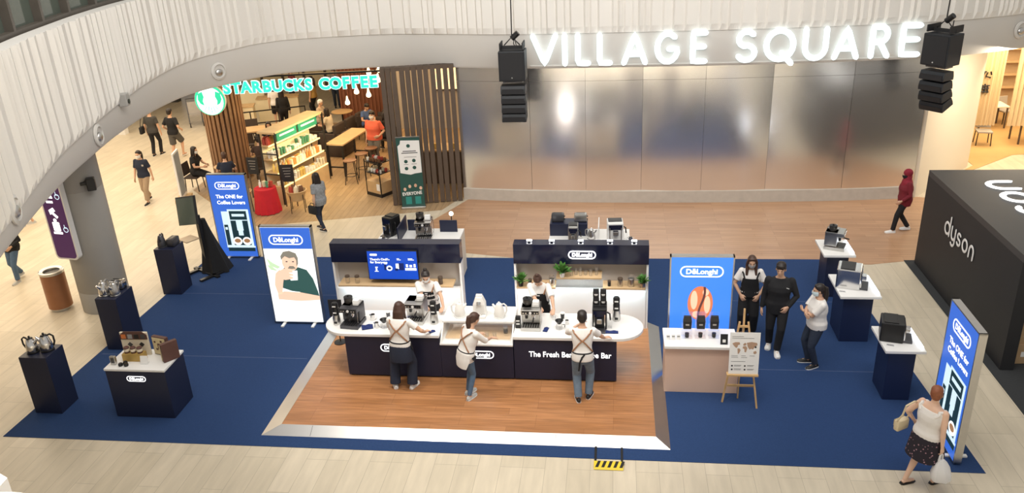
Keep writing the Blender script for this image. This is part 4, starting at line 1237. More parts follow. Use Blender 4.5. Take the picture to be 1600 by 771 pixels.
class Person:
    def __init__(s, label, loc, face, h=1.65, skin=SKIN, wf=1.0, df=1.0, lean=0.0, side=0.0, feet=None, pz=None, hands=None,
                 head=(0, 0), vox=.009, group=None, elbow=None, curl=.5, sit=False, sh=1.0):
        """face: heading in degrees (0 looks along +Y, 180 to the camera); all measures below for a 1.70 m body facing +Y"""
        s.k = k = h / 1.70
        s.t = thing('person', label, 'person', loc, R(face), group)
        s.vox = vox * (1 if k > .6 else .8); s.wf = wf; s.df = df
        feet = feet or [(-.09, 0, 0), (.09, 0, 0)]
        s.pel = V((0, 0, .91)) if pz is None else V(pz)
        la = R(lean); ls = R(side)
        s.sd = V((math.sin(ls), math.sin(la) * math.cos(ls), math.cos(la) * math.cos(ls)))   # spine direction
        s.sx = V((math.cos(ls), 0, -math.sin(ls))); s.sy = s.sd.cross(s.sx).normalized()
        s.sh = sh
        s.legs = []
        for i, f in enumerate(feet):
            q = -1 if i == 0 else 1
            hip = s.pel + V((q * .088 * wf, 0, -.03))
            fx, fy, yaw = f[:3]; fz = f[3] if len(f) > 3 else 0
            pitch = f[4] if len(f) > 4 else 0
            fd = V((math.sin(R(yaw)), math.cos(R(yaw)), 0))
            ank = V((fx, fy, .085 + fz))
            kn, ank = ik(hip, ank, .42, .412, fd + V((0, 0, .35 if sit else 0)))
            s.legs.append((hip, kn, ank, fd, pitch))
        s.arms = []
        hands = hands or [(-.26, .02, .80), (.26, .02, .80)]
        elbow = elbow or [(-.5, -1, -.2), (.5, -1, -.2)]
        for i, hd in enumerate(hands):
            q = -1 if i == 0 else 1
            sho = s.sp(.445) + s.sx * (q * .172 * wf * sh)
            el, wr = ik(sho, V(hd[:3]), .285, .25, elbow[i])
            s.arms.append((sho, el, wr, hd[3] if len(hd) > 3 else None, hd[4] if len(hd) > 4 else None))
        yw, pt = head
        s.hq = Matrix.Rotation(-R(yw), 3, 'Z') @ Matrix.Rotation(R(pt), 3, 'X')
        s.hc = s.sp(.525) + s.sd * .055 + s.hq @ V((0, .022, .095))
        s.skin = skin; s.curl = curl
        s.body()

    def sp(s, t):
        return s.pel + (s.sd * t if t > 0 else V((0, 0, t)))

    TOR = [(-.13, .135, .095, 0), (-.06, .168, .118, -.008), (.02, .165, .112, -.006), (.10, .140, .100, 0), (.18, .136, .096, 0.004), (.28, .155, .112, .008), (.36, .163, .108, .002), (.43, .168, .088, -.006), (.475, .125, .070, -.010), (.505, .068, .058, -.008), (.53, .056, .055, 0)]

    def tdim(s, t):
        T = s.TOR
        if t <= T[0][0]: return T[0][1:]
        for a, b in zip(T, T[1:]):
            if t <= b[0]:
                f = (t - a[0]) / (b[0] - a[0]); return tuple(a[i] + (b[i] - a[i]) * f for i in (1, 2, 3))
        return T[-1][1:]

    def surf(s, t, ang, inf=0.0, rx=None, ry=None):
        """point on the torso: ang 0 is the chest, 90 the right side, 180 the back"""
        w_, d_, o = s.tdim(t)
        w_ = (w_ if rx is None else rx) * s.wf * (s.sh if t > .3 else 1) + inf; d_ = (d_ if ry is None else ry) * s.df + inf
        f = min(1, max(0, t / .12 + .5))
        ux = s.sx if t > 0 else V((1, 0, 0)); uy = s.sy if t > 0 else V((0, 1, 0))
        if uy.y < 0: uy = -uy
        c = s.sp(t) + uy * o
        # superellipse cross-section
        ca, sa = math.cos(R(ang)), math.sin(R(ang))
        e = .85
        return (c + ux * (w_ * math.copysign(abs(sa) ** e, sa)) + uy * (d_ * math.copysign(abs(ca) ** e, ca))) * s.k

    def ringt(s, t, inf=0.0, n=24, rx=None, ry=None):
        return [s.surf(t, 360 * i / n, inf, rx, ry) for i in range(n)]

    def limb(s, mb, pts, rad, n=12):
        mb.tube([p * s.k for p in pts], [r * s.k for r in rad], n)
        for p, r in ((pts[0], rad[0]), (pts[-1], rad[-1])):
            mb.ball(p * s.k, r * s.k, 10, 6)

    def chain(s, mb, a, b, c, r, n=12):
        """smooth tapering limb through a middle joint"""
        pts = [a, a.lerp(b, .35), a.lerp(b, .75), b, b.lerp(c, .25), b.lerp(c, .6), c]
        s.limb(mb, pts, r, n)
        mb.ball(b * s.k, r[3] * s.k, 10, 6)

    def body(s):
        mb = MB(); k = s.k
        mb.loft([s.ringt(t[0]) for t in s.TOR])
        hc, hq = s.hc, s.hq
        mb.tube([s.sp(.47) * k, (hc + hq @ V((0, -.02, -.05))) * k], [.058 * k, .05 * k], 12)
        # head: skull, face, jaw, nose, brow, lips, ears
        H = lambda x, y, z: (hc + hq @ V((x, y, z))) * k
        mb.ball(H(0, -.012, .025), [.076 * k, .094 * k, .090 * k], 16, 12, hq)
        mb.ball(H(0, .020, -.020), [.062 * k, .070 * k, .092 * k], 14, 10, hq)
        mb.ball(H(0, .042, -.082), [.040 * k, .038 * k, .030 * k], 10, 8, hq)
        mb.tube([H(0, .086, .012), H(0, .105, -.028), H(0, .088, -.036)], [.008 * k, .014 * k, .010 * k], 8)
        mb.ball(H(0, .079, .022), [.042 * k, .011 * k, .008 * k], 10, 6, hq)
        mb.ball(H(0, .086, -.062), [.024 * k, .009 * k, .008 * k], 10, 6, hq)
        for q in (-1, 1): mb.ball(H(q * .078, -.005, -.012), [.010 * k, .020 * k, .032 * k], 8, 6, hq)
        for i, (hip, kn, an, fd, pt) in enumerate(s.legs):
            s.chain(mb, hip, kn, an, [.088 * s.wf, .078 * s.wf, .060, .052, .054, .042, .034])
            toe = an + fd * .15 + V((0, 0, -.058)); heel = an - fd * .045 + V((0, 0, -.05))
            mb.tube([heel * k, (an + V((0, 0, -.03))) * k, (an + fd * .08 + V((0, 0, -.045))) * k, toe * k], [.028 * k, .036 * k, .034 * k, .024 * k], 10)
            mb.ball(toe * k, [.030 * k, .030 * k, .022 * k], 8, 6)
        for i, (sh, el, wr, hd, up) in enumerate(s.arms):
            q = -1 if i == 0 else 1
            s.chain(mb, sh, el, wr, [.054, .048 * (.6 + .4 * s.wf), .042 * (.6 + .4 * s.wf), .036, .038, .031, .024])
            s.hand(mb, el, wr, q, hd, up)
        s.bodyo = voxel(mb, 'body', s.skin, s.t, s.vox * .8, 2)
        for q in (-1, 1):
            mb = MB(); mb.ball(H(q * .031, .0835, .006), [.011 * k, .005 * k, .006 * k], 8, 6, hq); mb.obj('eye', EYE, s.t, smooth=True)

    def hand(s, mb, el, wr, q, hd, up):
        k = s.k
        d = V(hd).normalized() if hd else (wr - el).normalized()
        nrm = V(up) if up else V((-q, 0, 0))             # palm faces this way
        nrm = (nrm - d * nrm.dot(d))
        nrm = nrm.normalized() if nrm.length > .05 else d.orthogonal().normalized()
        x = d.cross(nrm).normalized()
        # thumb lies toward the front / upper edge
        th = x if (x.y + .6 * x.z - .5 * q * x.x) > 0 else -x
        P_ = lambda a, b, c: (wr + th * a + d * b + nrm * c) * k
        rings = []
        for b, w_, t_ in ((-.01, .024, .020), (.02, .032, .019), (.055, .041, .016), (.088, .040, .013)):
            rings.append([P_(w_ * math.cos(2 * PI * i / 12), b, t_ * math.sin(2 * PI * i / 12)) for i in range(12)])
        mb.loft(rings)
        c = s.curl
        for a, L in ((.031, .070), (.0105, .080), (-.0105, .074), (-.030, .058)):
            p0 = P_(a, .082, 0)
            p1 = P_(a * 1.12, .082 + L * .45 * math.cos(c * .6), L * .45 * math.sin(c * .6))
            p2 = P_(a * 1.16, .082 + L * .45 * math.cos(c * .6) + L * .33 * math.cos(c * 1.3), L * .45 * math.sin(c * .6) + L * .33 * math.sin(c * 1.3))
            p3 = P_(a * 1.18, .082 + L * .45 * math.cos(c * .6) + L * .33 * math.cos(c * 1.3) + L * .22 * math.cos(c * 1.9), L * .45 * math.sin(c * .6) + L * .33 * math.sin(c * 1.3) + L * .22 * math.sin(c * 1.9))
            mb.tube([p0, p1, p2, p3], [.0105 * k, .0095 * k, .0088 * k, .007 * k], 7); mb.ball(p3, .007 * k, 6, 4)
        mb.tube([P_(.022, .015, .006), P_(.046, .045, .016), P_(.056, .075, .024), P_(.056, .098, .03)], [.015 * k, .013 * k, .0105 * k, .008 * k], 7)

    # --- clothing
    def top(s, m, name='t_shirt', t0=-.07, sleeve=.55, inf=.014, neck=.495, loose=.012, sl_r=None, smooth=3):
        mb = MB(); k = s.k
        ts = [t0, -.02, .04, .10, .18, .28, .36, .43, .47, neck]
        rings = []
        for t in ts:
            extra = loose if .0 < t < .3 else loose * .6
            if t < 0.05: extra += .006
            rings.append(s.ringt(t, inf + extra * (t < .4)))
        rings.append(s.ringt(neck + .006, inf * .4))
        mb.loft(rings)
        for (sh, el, wr, hd, up) in s.arms:
            if sleeve <= 0: continue
            if sleeve <= 1:
                e = sh.lerp(el, sleeve); s_in = sh + (s.sp(.40) - sh) * .25
                r0 = sl_r or .064
                mb.tube([s_in * k, sh * k, sh.lerp(el, sleeve * .6) * k, e * k], [.06 * k, .066 * k, r0 * k, (r0 + .004) * k], 12)
                mb.ball(sh * k, .066 * k)
            else:
                e = el.lerp(wr, sleeve - 1)
                mb.tube([sh * k, sh.lerp(el, .5) * k, el * k, el.lerp(e, .5) * k, e * k], [.068 * k, .060 * k, .052 * k, .048 * k, .043 * k], 12)
                mb.ball(sh * k, .068 * k); mb.ball(el * k, .053 * k)
        return voxel(mb, name, m, s.t, s.vox, smooth)

    def trousers(s, m, name='trousers', to=1.0, r=(.100, .092, .078, .070, .066, .062, .060), waist=.09, inf=.010):
        mb = MB(); k = s.k
        mb.loft([s.ringt(t, inf) for t in (-.14, -.06, .02, waist)])
        for (hip, kn, an, fd, pt) in s.legs:
            a, b = hip, kn
            if to <= .55:
                e = hip.lerp(kn, to / .5 * .95)
                mb.tube([hip * k, hip.lerp(e, .5) * k, e * k], [r[0] * s.wf * k, r[1] * k * s.wf, r[1] * k * s.wf], 12)
            else:
                e = kn.lerp(an, min(1, (to - .5) * 2)) + V((0, 0, .0))
                pts = [a, a.lerp(b, .35), a.lerp(b, .75), b, b.lerp(e, .25), b.lerp(e, .6), e]
                mb.tube([p * k for p in pts], [x * k * (s.wf if i < 3 else 1) for i, x in enumerate(r)], 12)
            mb.ball(hip * k, r[0] * s.wf * k)
        return voxel(mb, name, m, s.t, s.vox, 3)

    def skirt(s, m, z1, name='skirt', w1=.20, d1=.17, t0=.08, folds=.0):
        mb = MB(); rings = []
        zb = (z1 - s.pel.z)
        n = 36
        for j in range(7):
            f = j / 6; t = t0 + (zb - t0) * f
            w0, dd, o = s.tdim(max(t, -.06))
            rw = w0 + .014 + (w1 - w0) * max(0, f) ** .8; rd = dd + .014 + (d1 - dd) * f
            r_ = s.ringt(t, 0, n, rw, rd)
            c = sum(r_, V()) / n
            rings.append([c + (p - c) * (1 + folds * f * math.sin(i * 2 * PI / n * 9)) for i, p in enumerate(r_)])
        mb.loft(rings)
        return voxel(mb, name, m, s.t, s.vox, 2)

    def shell(s, m, name, rows, inf=.026, th=.006, parent=None):
        """rows: (t, angle from, angle to[, rx, ry]) - a curved cloth panel worn over the torso"""
        mb = MB(); n = 14; g = [[], []]
        for L in (0, 1):
            for row in rows:
                t, a0, a1 = row[:3]; rx, ry = (row[3:5] if len(row) > 3 else (None, None))
                g[L].append([mb.bm.verts.new(s.surf(t, a0 + (a1 - a0) * i / n, inf + L * th, rx, ry)) for i in range(n + 1)])
        N = len(rows)
        for j in range(N - 1):
            for i in range(n):
                mb.face((g[1][j][i], g[1][j][i + 1], g[1][j + 1][i + 1], g[1][j + 1][i]))
                mb.face((g[0][j][i], g[0][j + 1][i], g[0][j + 1][i + 1], g[0][j][i + 1]))
        ed = [(0, i) for i in range(n + 1)] + [(j, n) for j in range(1, N)] + [(N - 1, i) for i in range(n - 1, -1, -1)] + [(j, 0) for j in range(N - 2, 0, -1)]
        for (a, b), (c, d) in zip(ed, ed[1:] + ed[:1]): mb.face((g[0][a][b], g[0][c][d], g[1][c][d], g[1][a][b]))
        return mb.obj(name, m, parent or s.t, smooth=True)

    def strap(s, m, pts, r=.011, inf=.03, name='strap', parent=None):
        mb = MB(); P = []
        for (t0, a0), (t1, a1) in zip(pts, pts[1:]):
            for i in range(6):
                f = i / 6; P.append(s.surf(t0 + (t1 - t0) * f, a0 + (a1 - a0) * f, inf))
        P.append(s.surf(*pts[-1], inf))
        mb.tube(P, r * s.k, 6)
        return mb.obj(name, m, parent or s.t, smooth=True)

    def apron(s, m=T_BLACK, bib=.36, hem=-.30, strap_m=LEATHER, cross=True, wide=80, bibw=48):
        a = s.shell(m, 'apron', [(bib, -bibw * .8, bibw * .8), (.28, -bibw, bibw), (.16, -bibw * 1.2, bibw * 1.2), (.08, -wide, wide), (-.03, -wide * 1.1, wide * 1.1, .172, .125), (hem * .6, -wide * 1.05, wide * 1.05, .18, .13), (hem, -wide * 1.05, wide * 1.05, .19, .135)])
        if cross:
            for q in (-1, 1):
                s.strap(strap_m, [(bib - .01, q * 28), (.43, q * 38), (.475, q * 65), (.47, q * 125), (.42, q * 150), (.30, q * 180), (.20, q * 208), (.09, q * 248)], .013, .036)
            s.strap(m, [(.08, 70), (.07, 130), (.065, 180), (.07, 230), (.08, 290)], .012)
        else:
            for q in (-1, 1): s.strap(strap_m, [(bib - .01, q * 28), (.43, q * 38), (.475, q * 70), (.46, q * 130), (.40, q * 155)])
        mb = MB(); p = s.surf(bib - .035, 0, .035); mb.box(p, (.05, .004, .016)); mb.obj('apron_label', M_WHITE, a)
        return a

    def shoe(s, m, sole=None, flat_=False):
        k = s.k; sole = sole or SHOE_W
        for i, (hip, kn, an, fd, pt) in enumerate(s.legs):
            sd = V((fd.y, -fd.x, 0)); mb = MB()
            rings = []
            zf = an.z - .085
            prof = ((-.075, .022, .055), (-.05, .036, .085), (0, .041, .095), (.06, .046, .080), (.12, .050, .062), (.165, .044, .052), (.195, .022, .040)) if not flat_ else ((-.07, .022, .018), (-.04, .038, .02), (.06, .044, .02), (.13, .048, .022), (.18, .03, .02))
            for y, w_, hgt in prof:
                c = an + fd * y; c.z = zf
                rings.append([(c + sd * (w_ * math.cos(2 * PI * j / 14)) + V((0, 0, .012 + max(0, math.sin(2 * PI * j / 14)) * (hgt - .012) if math.sin(2 * PI * j / 14) > 0 else .006))) * k for j in range(14)])
            mb.loft(rings); o = mb.obj('shoe', m, s.t, smooth=True)
            mb = MB(); rings = []
            for y, w_, hgt in prof:
                c = an + fd * y; c.z = zf
                rings.append([(c + sd * ((w_ + .003) * q) + V((0, 0, z))) * k for q, z in ((-1, 0), (1, 0), (1, .018), (-1, .018))])
            mb.loft(rings); mb.obj('sole', sole, o)

    def hair(s, style='short', m=HAIR, L=.30):
        mb = MB(); k = s.k; hc, hq = s.hc, s.hq
        H = lambda x, y, z: (hc + hq @ V((x, y, z))) * k
        mb.ball(H(0, -.022, .042), [.084 * k, .098 * k, .088 * k], 16, 12, hq)
        mb.ball(H(0, -.055, .0), [.076 * k, .062 * k, .085 * k], 14, 10, hq)
        for q in (-1, 1): mb.ball(H(q * .062, -.02, .01), [.024 * k, .045 * k, .055 * k], 10, 8, hq)
        if style == 'short':
            mb.ball(H(0, .038, .078), [.072 * k, .052 * k, .036 * k], 12, 8, hq); mb.ball(H(0, -.01, .075), [.084 * k, .085 * k, .066 * k], 12, 8, hq)
            for q in (-1, 0, 1): mb.ball(H(q * .035, .072, .058 - abs(q) * .006), [.026 * k, .020 * k, .026 * k], 8, 6, hq)
        if style in ('long', 'pony', 'bun'):
            mb.ball(H(0, .04, .085), [.066 * k, .03 * k, .022 * k], 12, 8, hq)
        if style == 'long':
            rings = []
            for z, w_, d_, y in ((.09, .06, .05, -.03), (.02, .088, .062, -.045), (-.08, .095, .058, -.055), (-.18, .105, .050, -.065), (-L * .85, .10, .042, -.075), (-L, .06, .025, -.075)):
                c = hc + hq @ V((0, y, max(z, -.08))) + (V((0, 0, z + .08)) if z < -.08 else V())
                rings.append([(c + hq @ V((w_ * math.sin(2 * PI * i / 18), d_ * math.cos(2 * PI * i / 18), 0))) * k for i in range(18)])
            mb.loft(rings)
            for q in (-1, 1):
                mb.tube([H(q * .05, .02, .08), H(q * .078, .02, .0), (hc + hq @ V((q * .082, .01, -.08))) * k, (hc + hq @ V((q * .085, .045, 0)) + V((0, 0, -.26))) * k], [.032 * k, .034 * k, .036 * k, .026 * k], 8)
        if style == 'pony':
            mb.tube([H(0, -.09, .05), H(0, -.14, .02), (hc + hq @ V((0, -.15, 0)) + V((0, 0, -.10))) * k, (hc + hq @ V((0, -.135, 0)) + V((0, 0, -.24))) * k, (hc + hq @ V((0, -.12, 0)) + V((0, 0, -.33))) * k], [.03 * k, .04 * k, .048 * k, .042 * k, .015 * k], 10)
        if style == 'bun':
            mb.ball(H(0, -.065, .135), [.042 * k, .042 * k, .038 * k], 12, 8)
        return voxel(mb, 'hair', m, s.t, s.vox * .8, 2)

    def mask(s, m=MASKM):
        k = s.k; hc, hq = s.hc, s.hq; mb = MB(); n = 10; g = [[], []]
        for L in (0, 1):
            for z, rx, ry in ((-.012, .067, .112), (-.045, .072, .118), (-.080, .066, .106), (-.108, .045, .082)):
                g[L].append([mb.bm.verts.new((hc + hq @ V(((rx + .004 * L) * math.sin(R(a)), (ry + .004 * L) * math.cos(R(a)), z))) * k) for a in [(-80 + 160 * i / n) for i in range(n + 1)]])
        for j in range(3):
            for i in range(n):
                mb.face((g[1][j][i], g[1][j][i + 1], g[1][j + 1][i + 1], g[1][j + 1][i])); mb.face((g[0][j][i], g[0][j + 1][i], g[0][j + 1][i + 1], g[0][j][i + 1]))
        N = 4
        ed = [(0, i) for i in range(n + 1)] + [(j, n) for j in range(1, N)] + [(N - 1, i) for i in range(n - 1, -1, -1)] + [(j, 0) for j in range(N - 2, 0, -1)]
        for (a, b), (c, d) in zip(ed, ed[1:] + ed[:1]): mb.face((g[0][a][b], g[0][c][d], g[1][c][d], g[1][a][b]))
        return mb.obj('face_mask', m, s.t, smooth=True)


def W2L(person_loc, face, h, p):
    """world point to a person's own 1.70 m frame"""
    q = Matrix.Rotation(-R(face), 3, 'Z') @ (V(p) - V(person_loc))
    return q / (h / 1.70)

ZPF = .104                                                      # platform surface
# barista with long hair, back to the camera
q = G(633, 606, ZPF); h = 1.64; fc = -8
wl = lambda p: W2L(q, fc, h, p)
P = Person('long-haired barista in white tee and black apron at the left bar section, seen from behind', q, fc, h, lean=6, feet=[(-.17, -.02, -28), (.14, .03, 12)],
           hands=[(-.10, .36, 1.02), (*wl(at(664, 519, ZC + .10)), (.3, .9, -.1), (0, 0, -1))], head=(-5, -28), elbow=[(-.8, -.6, -.2), (.9, -.5, -.3)])
P.trousers(T_NAVY, r=(.105, .10, .095, .092, .092, .095, .098)); P.top(T_WHITE, sleeve=.62, t0=-.02); P.apron(hem=-.12); P.shoe(SHOE_W); P.hair('long', HAIR_B, .36)
P.shell(T_NAVY, 'apron_skirt', [(.06, 95, 265), (-.06, 92, 268, .178, .132), (-.3, 95, 265, .19, .135)], .02)
# barista with pony tail
q = G(733, 620, ZPF); h = 1.58; fc = -48
wl = lambda p: W2L(q, fc, h, p)
P = Person('ponytailed barista in white shirt and blue jeans reaching over the glass case', q, fc, h, wf=.95, lean=17, feet=[(-.085, .04, -10), (.085, -.04, -20)],
           hands=[(*wl(at(748, 521, ZC + .09)), (.2, .9, -.2), (0, 0, -1)), (*wl(at(767, 528, ZC + .10)), (.2, .9, -.2), (0, 0, -1))], head=(0, -25), elbow=[(-.7, -.3, -.6), (.7, -.3, -.6)])
P.trousers(DENIM, r=(.098, .085, .066, .058, .060, .050, .042)); P.top(T_WHITE, 'shirt', -.13, 1.25, loose=.018); P.apron(hem=-.06); P.shoe(SHOE_G); P.hair('pony', HAIR_B)
P.shell(T_WHITE, 'shirt_tail', [(.05, 105, 255), (-.06, 100, 260, .178, .13), (-.22, 130, 230, .185, .135)], .022)
# man with crossed straps
q = G(911, 624, ZPF); h = 1.62; fc = 2
wl = lambda p: W2L(q, fc, h, p)
P = Person('barista with crossed leather straps and grey jeans leaning on the right bar section', q, fc, h, lean=9, feet=[(-.08, -.06, -10), (.10, .05, 18)], pz=(-.0, .0, .905),
           hands=[(-.06, .36, 1.30), (*wl(at(944, 528, ZC + .075)), (.9, .35, -.05), (0, 0, -1))], head=(-4, -8), elbow=[(-.8, -.2, -.5), (.4, -.9, .1)], sh=1.06)
P.trousers(DENIM_G, r=(.104, .098, .086, .080, .078, .072, .068)); P.top(T_WHITE, sleeve=.6); P.apron(hem=-.10); P.shoe(SHOE_B); P.hair('short')
P.strap(T_BLACK, [(.06, 172), (-.02, 186), (-.12, 194), (-.25, 200)], .016, .03, 'apron_tie')
# baristas behind the bar
q = V((AT(669, 450, 13.52).x, 13.52, ZPF)); h = 1.60; fc = 180
wl = lambda p: W2L(q, fc, h, p)
P = Person('masked barista with tied dark hair and black apron facing out below the screen', q, fc, h, wf=1.05, lean=10,
           hands=[(*wl(at(694, 484, ZC + .08)), (.2, .9, -.2), (0, 0, -1)), (*wl(at(668, 482, ZC + .08)), (-.1, .9, -.2), (0, 0, -1))], head=(-8, -24), elbow=[(-.9, -.4, -.2), (.9, -.4, -.2)])
P.trousers(T_BLACK); P.top(T_WHITE, sleeve=.7, loose=.02, sl_r=.072); P.apron(hem=-.30); P.shoe(SHOE_B); P.hair('bun'); P.mask(MASKW)
q = V((AT(843, 450, 13.52).x, 13.52, ZPF)); h = 1.60; fc = 178
wl = lambda p: W2L(q, fc, h, p)
P = Person('bun-haired barista in black apron looking down behind the right bar section', q, fc, h, lean=12,
           hands=[(*wl(at(866, 486, ZC + .12)), (.1, .9, -.3), (0, 0, -1)), (*wl(at(846, 484, ZC + .12)), (-.1, .9, -.2), (0, 0, -1))], head=(4, -48), elbow=[(-.9, -.4, -.2), (.9, -.4, -.2)])
P.trousers(T_BLACK); P.top(T_WHITE, sleeve=.9, loose=.014, sl_r=.066); P.apron(hem=-.32); P.shoe(SHOE_B); P.hair('bun', HAIR_B)
# three people on the right of the carpet
q = G(1166, 520, .008); h = 1.64
P = Person('masked woman in white tee and black pinafore with long hair beside the bean light box', q, 172, h, feet=[(-.09, 0, -8), (.09, 0, 8)],
           hands=[(-.17, .13, .90, (.45, .35, -.7), (.3, -1, 0)), (.17, .13, .90, (-.45, .35, -.7), (-.3, -1, 0))], head=(-5, -14), elbow=[(-1, -.3, 0), (1, -.3, 0)])
P.trousers(T_BLACK, r=(.11, .11, .105, .10, .10, .10, .10)); P.top(T_WHITE, sleeve=.7, t0=.0, sl_r=.07); P.shoe(SHOE_B); P.hair('long', HAIR_B, .34); P.mask(mat('grey_mask', (.40, .38, .38), .7, var=.05))
P.shell(T_BLACK, 'pinafore_bib', [(.34, -46, 46), (.25, -60, 60), (.15, -90, 90), (.06, -130, 130), (-.05, -130, 130, .172, .125)], .026)
for q_ in (-1, 1): P.strap(T_BLACK, [(.33, q_ * 32), (.43, q_ * 42), (.47, q_ * 80), (.44, q_ * 140), (.2, q_ * 165)], .016, .028)
q = G(1209, 546, .008); h = 1.78
P = Person('man in black jacket and trousers with white shoes on the carpet', q, 172, h, feet=[(-.04, .14, -5), (.09, -.12, 8)],
           hands=[(-.15, .14, .92, (.5, .2, -.8), (.4, -1, 0)), (.27, .03, .80)], head=(12, -8), elbow=[(-1, -.5, 0), (.4, -1, 0)], wf=1.04, sh=1.05)
P.trousers(T_BLACK, r=(.10, .092, .08, .072, .07, .066, .062)); P.top(T_BLACK, 'jacket', -.16, 1.95, .02, loose=.02); P.shoe(SHOE_W); P.hair('short')
mb = MB(); mb.box(P.surf(.36, -32, .038), (.05, .006, .008), rot=Matrix.Rotation(-.3, 3, 'Y')); mb.obj('name_badge', M_WHITE, P.t)
q = G(1268, 570, .008); h = 1.60
P = Person('masked woman in white tee with folded arms and ponytail on the carpet', q, 98, h, wf=1.14, df=1.2, feet=[(-.10, -.02, -18), (.10, .04, 10)],
           hands=[(.10, .24, 1.13, (1, .1, -.1), (0, -1, .2)), (-.12, .27, 1.16, (-1, .1, 0), (0, -1, 0))], head=(4, -4), elbow=[(-.8, .2, -1), (.8, .2, -1)])
P.trousers(DENIM_D, r=(.108, .095, .078, .068, .066, .060, .056)); P.top(T_WHITE, sleeve=.75, loose=.024, sl_r=.074); P.shoe(SHOE_B); P.hair('pony'); P.mask()
# lady at the front right
q = G(1436, 755, .0); h = 1.60; fc = -58
P = Person('auburn-haired lady in white top and floral skirt walking past the front right light box', q, fc, h, SKIN_L, 1.12, 1.15, lean=2, feet=[(-.10, -.20, 8), (.10, .18, 4)],
           hands=[(-.30, .06, .93), (.27, -.02, .79, (.1, .1, -1), (-1, 0, 0))], head=(-30, 4), elbow=[(-.8, -1, 0), (.5, -1, -.2)], curl=1.0)
FLORAL = mat('floral_black_cloth', (.03, .025, .035), .85)
nt = FLORAL.node_tree; vo = nt.nodes.new('ShaderNodeTexVoronoi'); vo.inputs['Scale'].default_value = 22
cr2 = nt.nodes.new('ShaderNodeValToRGB'); cr2.color_ramp.elements[0].position = .18; cr2.color_ramp.elements[0].color = (.40, .22, .26, 1); cr2.color_ramp.elements[1].position = .26; cr2.color_ramp.elements[1].color = (.018, .014, .022, 1)
tcn = nt.nodes.new('ShaderNodeTexCoord'); nt.links.new(tcn.outputs['Object'], vo.inputs['Vector']); nt.links.new(vo.outputs['Distance'], cr2.inputs[0]); nt.links.new(cr2.outputs[0], nt.nodes['Principled BSDF'].inputs['Base Color'])
P.skirt(FLORAL, .53, w1=.225, d1=.20); P.top(T_WHITE, 'tank_top', -.06, 0, .016, neck=.43, loose=.02)
for q_ in (-1, 1): P.strap(T_WHITE, [(.40, q_ * 38), (.455, q_ * 60), (.46, q_ * 120), (.38, q_ * 145)], .026, .012)
P.shoe(SHOE_B, SHOE_B, True); P.hair('short', HAIR_A)
LADY = (q, fc, h)
Wp = lambda p: V(q) + Matrix.Rotation(R(fc), 3, 'Z') @ (V(p) * (h / 1.70))
hd = Wp((.27, -.01, .715))
t = thing('plastic_bag', 'white plastic carrier bag in the hand of the auburn-haired lady', 'plastic bag', hd, R(fc))
M_BAG = mat('white_thin_plastic', (.86, .85, .85), .35, var=.04, vscale=10, trans=.15)
mb = MB(); rings = []
for z, w_, d_ in ((-.08, .04, .02), (-.14, .09, .06), (-.24, .14, .10), (-.34, .16, .125), (-.40, .15, .12), (-.43, .09, .08), (-.44, .02, .02)):
    rings.append([V((d_ * math.cos(2 * PI * i / 20) * (1 + .10 * math.sin(i * 2.4)) + .02, w_ * math.sin(2 * PI * i / 20) * (1 + .08 * math.sin(i * 1.7)) - (z + .1) * .15, z)) for i in range(20)])
mb.loft(rings); mb.obj('bag_body', M_BAG, t, smooth=True)
for y in (-.03, .03):
    mb = MB(); mb.tube([(.0, y, -.10), (.0, y * .8, -.02), (.0, 0, .012)], [.018, .014, .012], 8); mb.obj('bag_handle', M_BAG, t, smooth=True)
sb_ = Wp((-.36, -.14, .90))
t = thing('shoulder_bag', 'cream shoulder bag at the left hip of the auburn-haired lady', 'handbag', sb_, R(fc))
M_CRBAG = mat('cream_leather', (.66, .55, .36), .5, var=.06)
mb = MB(); mb.box((0, 0, 0), (.09, .22, .17)); bb = mb.obj('bag_body', M_CRBAG, t, bevel=.025, smooth=True)
mb = MB(); mb.box((-.047, 0, .03), (.008, .20, .10)); mb.obj('flap', mat('beige_leather', (.52, .42, .26), .5, var=.06), t, bevel=.003)
mb = MB(); kk = h / 1.70; mb.tube([(.0, -.10, .08), (.08 * kk, -.11 * kk, .25 * kk), (.10, -.10 * kk, .42 * kk), (.12, .04 * kk, .465 * kk), (.10, .16 * kk, .40 * kk), (.04, .17, .25 * kk), (0, .10, .08)], .013, 6); mb.obj('bag_strap', M_CRBAG, t, smooth=True)

# walkers
q = G(1406, 362, 0); RED = mat('dark_red_cloth', (.17, .012, .022), .85, var=.2)
P = Person('person in a red headscarf and dark red top walking in front of the metal wall', q, 92, 1.58, feet=[(-.08, .22, 0), (.08, -.20, 0, .03)], hands=[(-.22, .16, .92), (.20, -.06, .85)], vox=.011, head=(0, -6))
P.trousers(T_BLACK); P.top(RED, 'tunic', -.16, 1.9, .024, loose=.03); P.shoe(SHOE_W)
mb = MB(); H = lambda x, y, z: (P.hc + P.hq @ V((x, y, z))) * P.k
mb.ball(H(0, -.025, .03), [.094, .108, .105], 16, 12, P.hq); mb.ball(H(0, -.04, -.08), [.08, .08, .08], 14, 10); mb.loft([[(P.hc + V((w_ * math.sin(2 * PI * i / 20), d_ * math.cos(2 * PI * i / 20) - .03, z))) * P.k for i in range(20)] for z, w_, d_ in ((-.06, .085, .09), (-.14, .10, .105), (-.21, .16, .13), (-.30, .17, .14), (-.34, .12, .12))])
voxel(mb, 'headscarf', mat('red_scarf', (.24, .012, .028), .8, var=.15), P.t, .011, 3); P.mask(T_BLACK)
q = G(506, 360, 0)
GREYF = mat('grey_floral_cloth', (.24, .25, .26), .85, var=.5, vscale=26)
